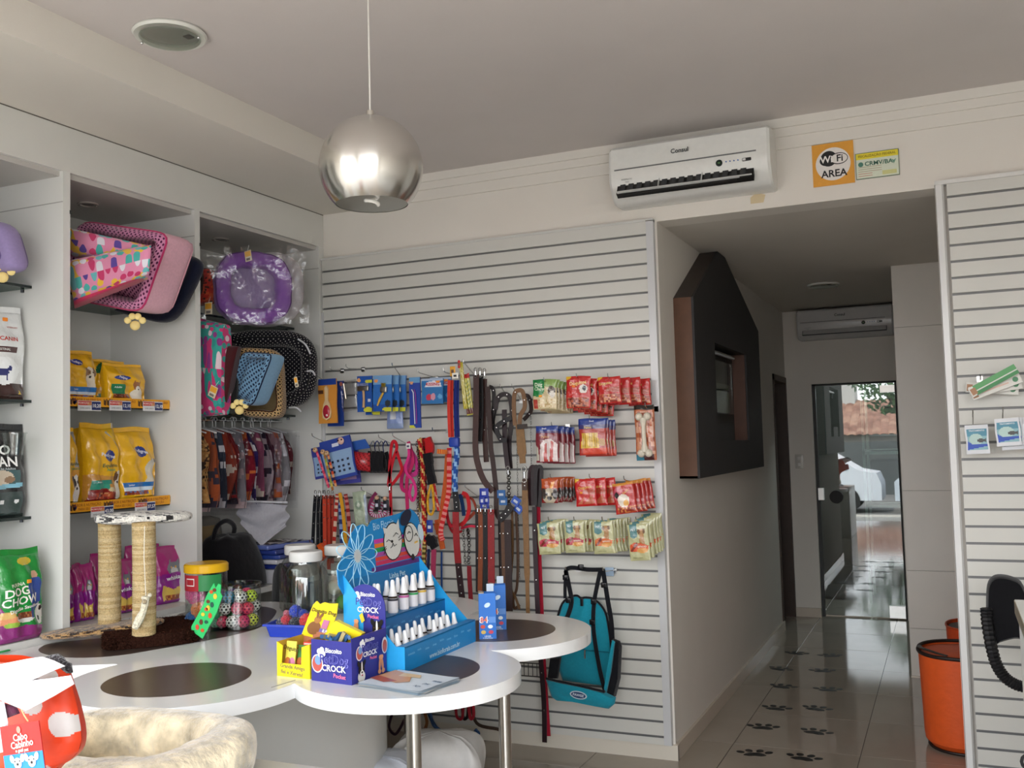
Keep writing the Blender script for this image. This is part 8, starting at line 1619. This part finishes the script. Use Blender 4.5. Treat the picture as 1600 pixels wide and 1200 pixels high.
# ================================================================== RIGHT SIDE: chair and counter
t = thing('office_chair', 'black chair with a ribbed curved armrest in front of the right slatwall', 'chair', (.42, 4.05, 0)); BK = '101013'; Yc = 4.25
def slabp(pts, Y, th, col, name, m=PUFF):
    P = [onY(x, y, Y) for x, y in pts]; P = smoothpts(P, 3, closed=True); n = len(P); c = sum(P, Vector())/n; mb = MB(); ins = [p+(c-p)*.10 for p in P]; F1 = [p+Vector((0, -th/2, 0)) for p in ins]; B1 = [p+Vector((0, th/2, 0)) for p in ins]
    mb.add(P+F1+B1, [tuple(range(n, 2*n)), tuple(range(2*n, 3*n))]+[(i, (i+1) % n, n+(i+1) % n, n+i) for i in range(n)]+[(i, (i+1) % n, 2*n+(i+1) % n, 2*n+i) for i in range(n)], col); return mb.build(name, m, t, smooth=60)
slabp([(1541, 925), (1544, 908), (1552, 899), (1564, 897), (1580, 900), (1595, 908), (1606, 930), (1625, 960), (1625, 1005), (1600, 1000), (1585, 998), (1562, 1004), (1556, 1008), (1546, 1000), (1541, 960)], Yc, .06, BK, 'backrest')
arm = smoothpts([onY(x, y, Yc-.04) for x, y in ((1541, 950), (1543, 975), (1549, 1010), (1557, 1038), (1570, 1058), (1588, 1070), (1606, 1074))], 14)
mb = MB(); mb.tube(arm, [.019+.004*abs(sin(i*1.05)) for i in range(len(arm))], BK, 8); mb.build('ribbed_arm', MATTE, t)
mb = MB(); mb.rbox((.22, 3.86, .42), (.70, 4.22, .50), BK, .03); mb.build('seat', PUFF, t)
mb = MB(); mb.lathe([(0, .08), (.03, .08), (.03, .42), (0, .42)], '2a2a2c', 16, c=(.46, 4.05, 0)); mb.build('gas_column', METAL, t)
mb = MB(); mb.tube([(.5, 4.15, .45), (.5, 4.27, .50), (.42, 4.26, .62)], .02, '1a1a1c', 8); mb.build('back_bracket', MATTE, t)
for k in range(5):
    a = 2*pi*k/5+.2; e = Vector((.46+.23*cos(a), 4.05+.23*sin(a), .03)); mb = MB(); mb.tube([(.46, 4.05, .10), e], [.022, .014], '1a1a1c', 8); mb.build('leg', MATTE, t)
c = onY(1596, 1190, 4.3); mb = MB(); mb.tube([(c.x+.03+.03*cos(a), 4.3, c.z+.03*sin(a)) for a in [k*pi/6 for k in range(12)]], .006, '3a3a3c', 6, closed=True); tag(mb.build('wire_coil', MATTE), 'small dark cable coil low at the right edge', 'cable')
t = thing('counter', 'white counter corner with a metal edge at the right side of the picture', 'counter', (.7, 2.2, 0))
mb = MB(); mb.box((.150, 1.0, 0), (1.35, 2.99, 1.045), 'dedfdc'); mb.build('carcass', MELAMINE, t)
mb = MB(); mb.box((.143, .98, 1.045), (1.37, 3.0, 1.066), 'dcdcd6'); mb.build('worktop', SATIN, t)
mb = MB(); mb.box((.1415, .98, 1.030), (.1445, 3.0, 1.064), 'b09a6a'); mb.build('metal_edge', METAL, t)
# ================================================================== BEHIND THE GLASS DOOR
t = thing('steel_rack', 'pale metal shelf rack seen through the glass door', 'rack', (-.55, 9.6, 0))
for x, y in ((-.72, 9.45), (.25, 9.45), (-.72, 9.95), (.25, 9.95)): mb = MB(); mb.box((x, y, 0), (x+.022, y+.022, 1.95), 'b9bcae'); mb.build('upright', METAL, t)
for z in (.34, .86, 1.34): mb = MB(); mb.box((-.72, 9.45, z), (.27, 9.97, z+.03), 'b4b8aa'); mb.box((-.72, 9.445, z+.04), (.27, 9.46, z+.05), 'c9ccc0'); mb.build('rack_shelf', METAL, t)
def cage(z, h, label):
    t = thing('wire_cage', label, 'cage', (-.35, 9.7, z)); mb = MB(); mb.rbox((-.66, 9.50, z), (-.18, 9.92, z+h), '2e2f31', .02); mb.build('shell', MATTE, t)
for_lamp = thing('added_fill_lamp', 'added round fill lamp brightening the rack behind the glass door', 'lamp', (-.6, 9.3, 2.36)); mb = MB(); mb.lathe([(0, 0), (.10, .01), (.11, .04), (0, .04)], 'f2f0e8', 24, c=(-.6, 9.3, 2.35)); mb.build('diffuser', mat('fill_lamp_opal', .4, emit=4.), for_lamp)  # added glowing lamp, no known source, to brighten the rack
rl = bpy.data.lights.new('rear_room_fill', 'POINT'); rl.energy = 55; rl.shadow_soft_size = .1; ro = bpy.data.objects.new('rear_room_fill', rl); COL.objects.link(ro); ro.location = (-.6, 9.3, 2.28)  # added fill light so the rack shows through the glass
cage(.892, .40, 'dark crate on the middle rack shelf behind the glass door'); cage(1.372, .15, 'dark box on the top rack shelf behind the glass door')
# ================================================================== STREET (seen mirrored in the glass door and the floor)
t = thing('house', 'low house with red tiled roof across the street, mirrored in the glass door', 'house', (-3, -18, -.35))
mb = MB(); mb.box((-11, -22, -.35), (6, -17.2, 1.55), '9a958c'); mb.build('house_wall', PLASTER, t)
mb = MB()
for i in range(70):
    x = -11.3+i*.25; mb.grid(lambda u, v: Vector((x+.25*u, -16.9-3.2*v, 1.5+1.25*v+.05*sin(pi*u))), 3, 12, lambda u, v: ['86604f', '785242', '94705c'][int(hsh(i, int(v*12))*3)])
mb.box((-11.3, -22, 1.2), (6.2, -20.1, 2.72), '7a5a4c'); mb.build('tiled_roof', mat('clay_tile', .8, noise=.2, nscale=8), t)
mb = MB(); mb.box((-4.6, -21, 2.6), (-3.0, -19.8, 3.5), 'b4b2ac'); mb.build('water_tank', PLASTER, t)
t = thing('boundary_wall', 'grey boundary wall and fence across the street, mirrored in the glass door', 'wall', (-3, -14, -.35)); mb = MB()
mb.box((-14, -15.2, -.35), (8, -15, 1.30), '5d605f'); mb.build('wall_slab', PLASTER, t)
def car(x, y, col, label):
    t = thing('car', label, 'car', (x, y, -.35), 'cars parked outside'); z = -.35
    body = [(-2.1, .3), (-2.1, .75), (-1.9, .92), (-1.1, 1.0), (-.5, 1.45), (.9, 1.47), (1.6, 1.02), (2.0, .95), (2.1, .7), (2.1, .3)]
    mb = MB(); mb.prism(body, -.8, .8, col, M=Matrix(((1, 0, 0, x), (0, 0, 1, y), (0, 1, 0, z), (0, 0, 0, 1)))); mb.build('car_body', GLOSS, t)
    win = [(-.95, 1.02), (-.45, 1.38), (.8, 1.40), (1.35, 1.02)]
    mb = MB(); mb.prism(win, -.81, .81, '2a3238', M=Matrix(((1, 0, 0, x), (0, 0, 1, y), (0, 1, 0, z), (0, 0, 0, 1)))); mb.build('car_window', GLOSS, t)
    for wx in (-1.35, 1.3):
        for wy in (-.72, .72): mb = MB(); mb.lathe([(0, -.1), (.31, -.1), (.31, .1), (0, .1)], '1a1a1a', 24, M=TR(x+wx, y+wy, z+.31) @ RX(90)); mb.build('wheel', MATTE, t)
car(-3.6, -8.2, 'd4d8dc', 'white car parked outside, mirrored at the left of the glass door'); car(.9, -8.0, 'c9d0d6', 'pale grey car parked outside, mirrored at the right of the glass door')
t = thing('street_tree', 'leafy street tree mirrored in the top of the glass door', 'tree', (-1.0, -11.5, -.35)); mb = MB(); mb.tube([(-1.0, -11.5, -.35), (-1.05, -11.5, 1.2), (-.9, -11.4, 2.4), (-1.0, -11.5, 3.4)], [.16, .13, .10, .06], '4a3f34', 10); mb.tube([(-1.0, -11.5, 1.8), (-1.6, -11.5, 2.8)], [.07, .04], '4a3f34', 8); mb.build('trunk', ROPE, t)
mb = MB(); random.seed(3)
for k in range(1500):
    a = random.random()*2*pi; r = random.random()**.5*1.7; h = random.uniform(2.1, 4.6); rr = r*(1-abs(h-3.2)/2.2)
    p = Vector((-1.0+rr*cos(a), -11.5+rr*sin(a), h)); d = Vector((random.uniform(-1, 1), random.uniform(-1, 1), random.uniform(-1, 1))).normalized()*.11; e = d.orthogonal().normalized()*.05
    mb.add([p-d, p+e, p+d, p-e], [(0, 1, 2, 3)], ['3c5a34', '4a6a3c', '2f4a2c'][k % 3])
mb.build('foliage', mat('leaf', .6, noise=.1), t, smooth=0)
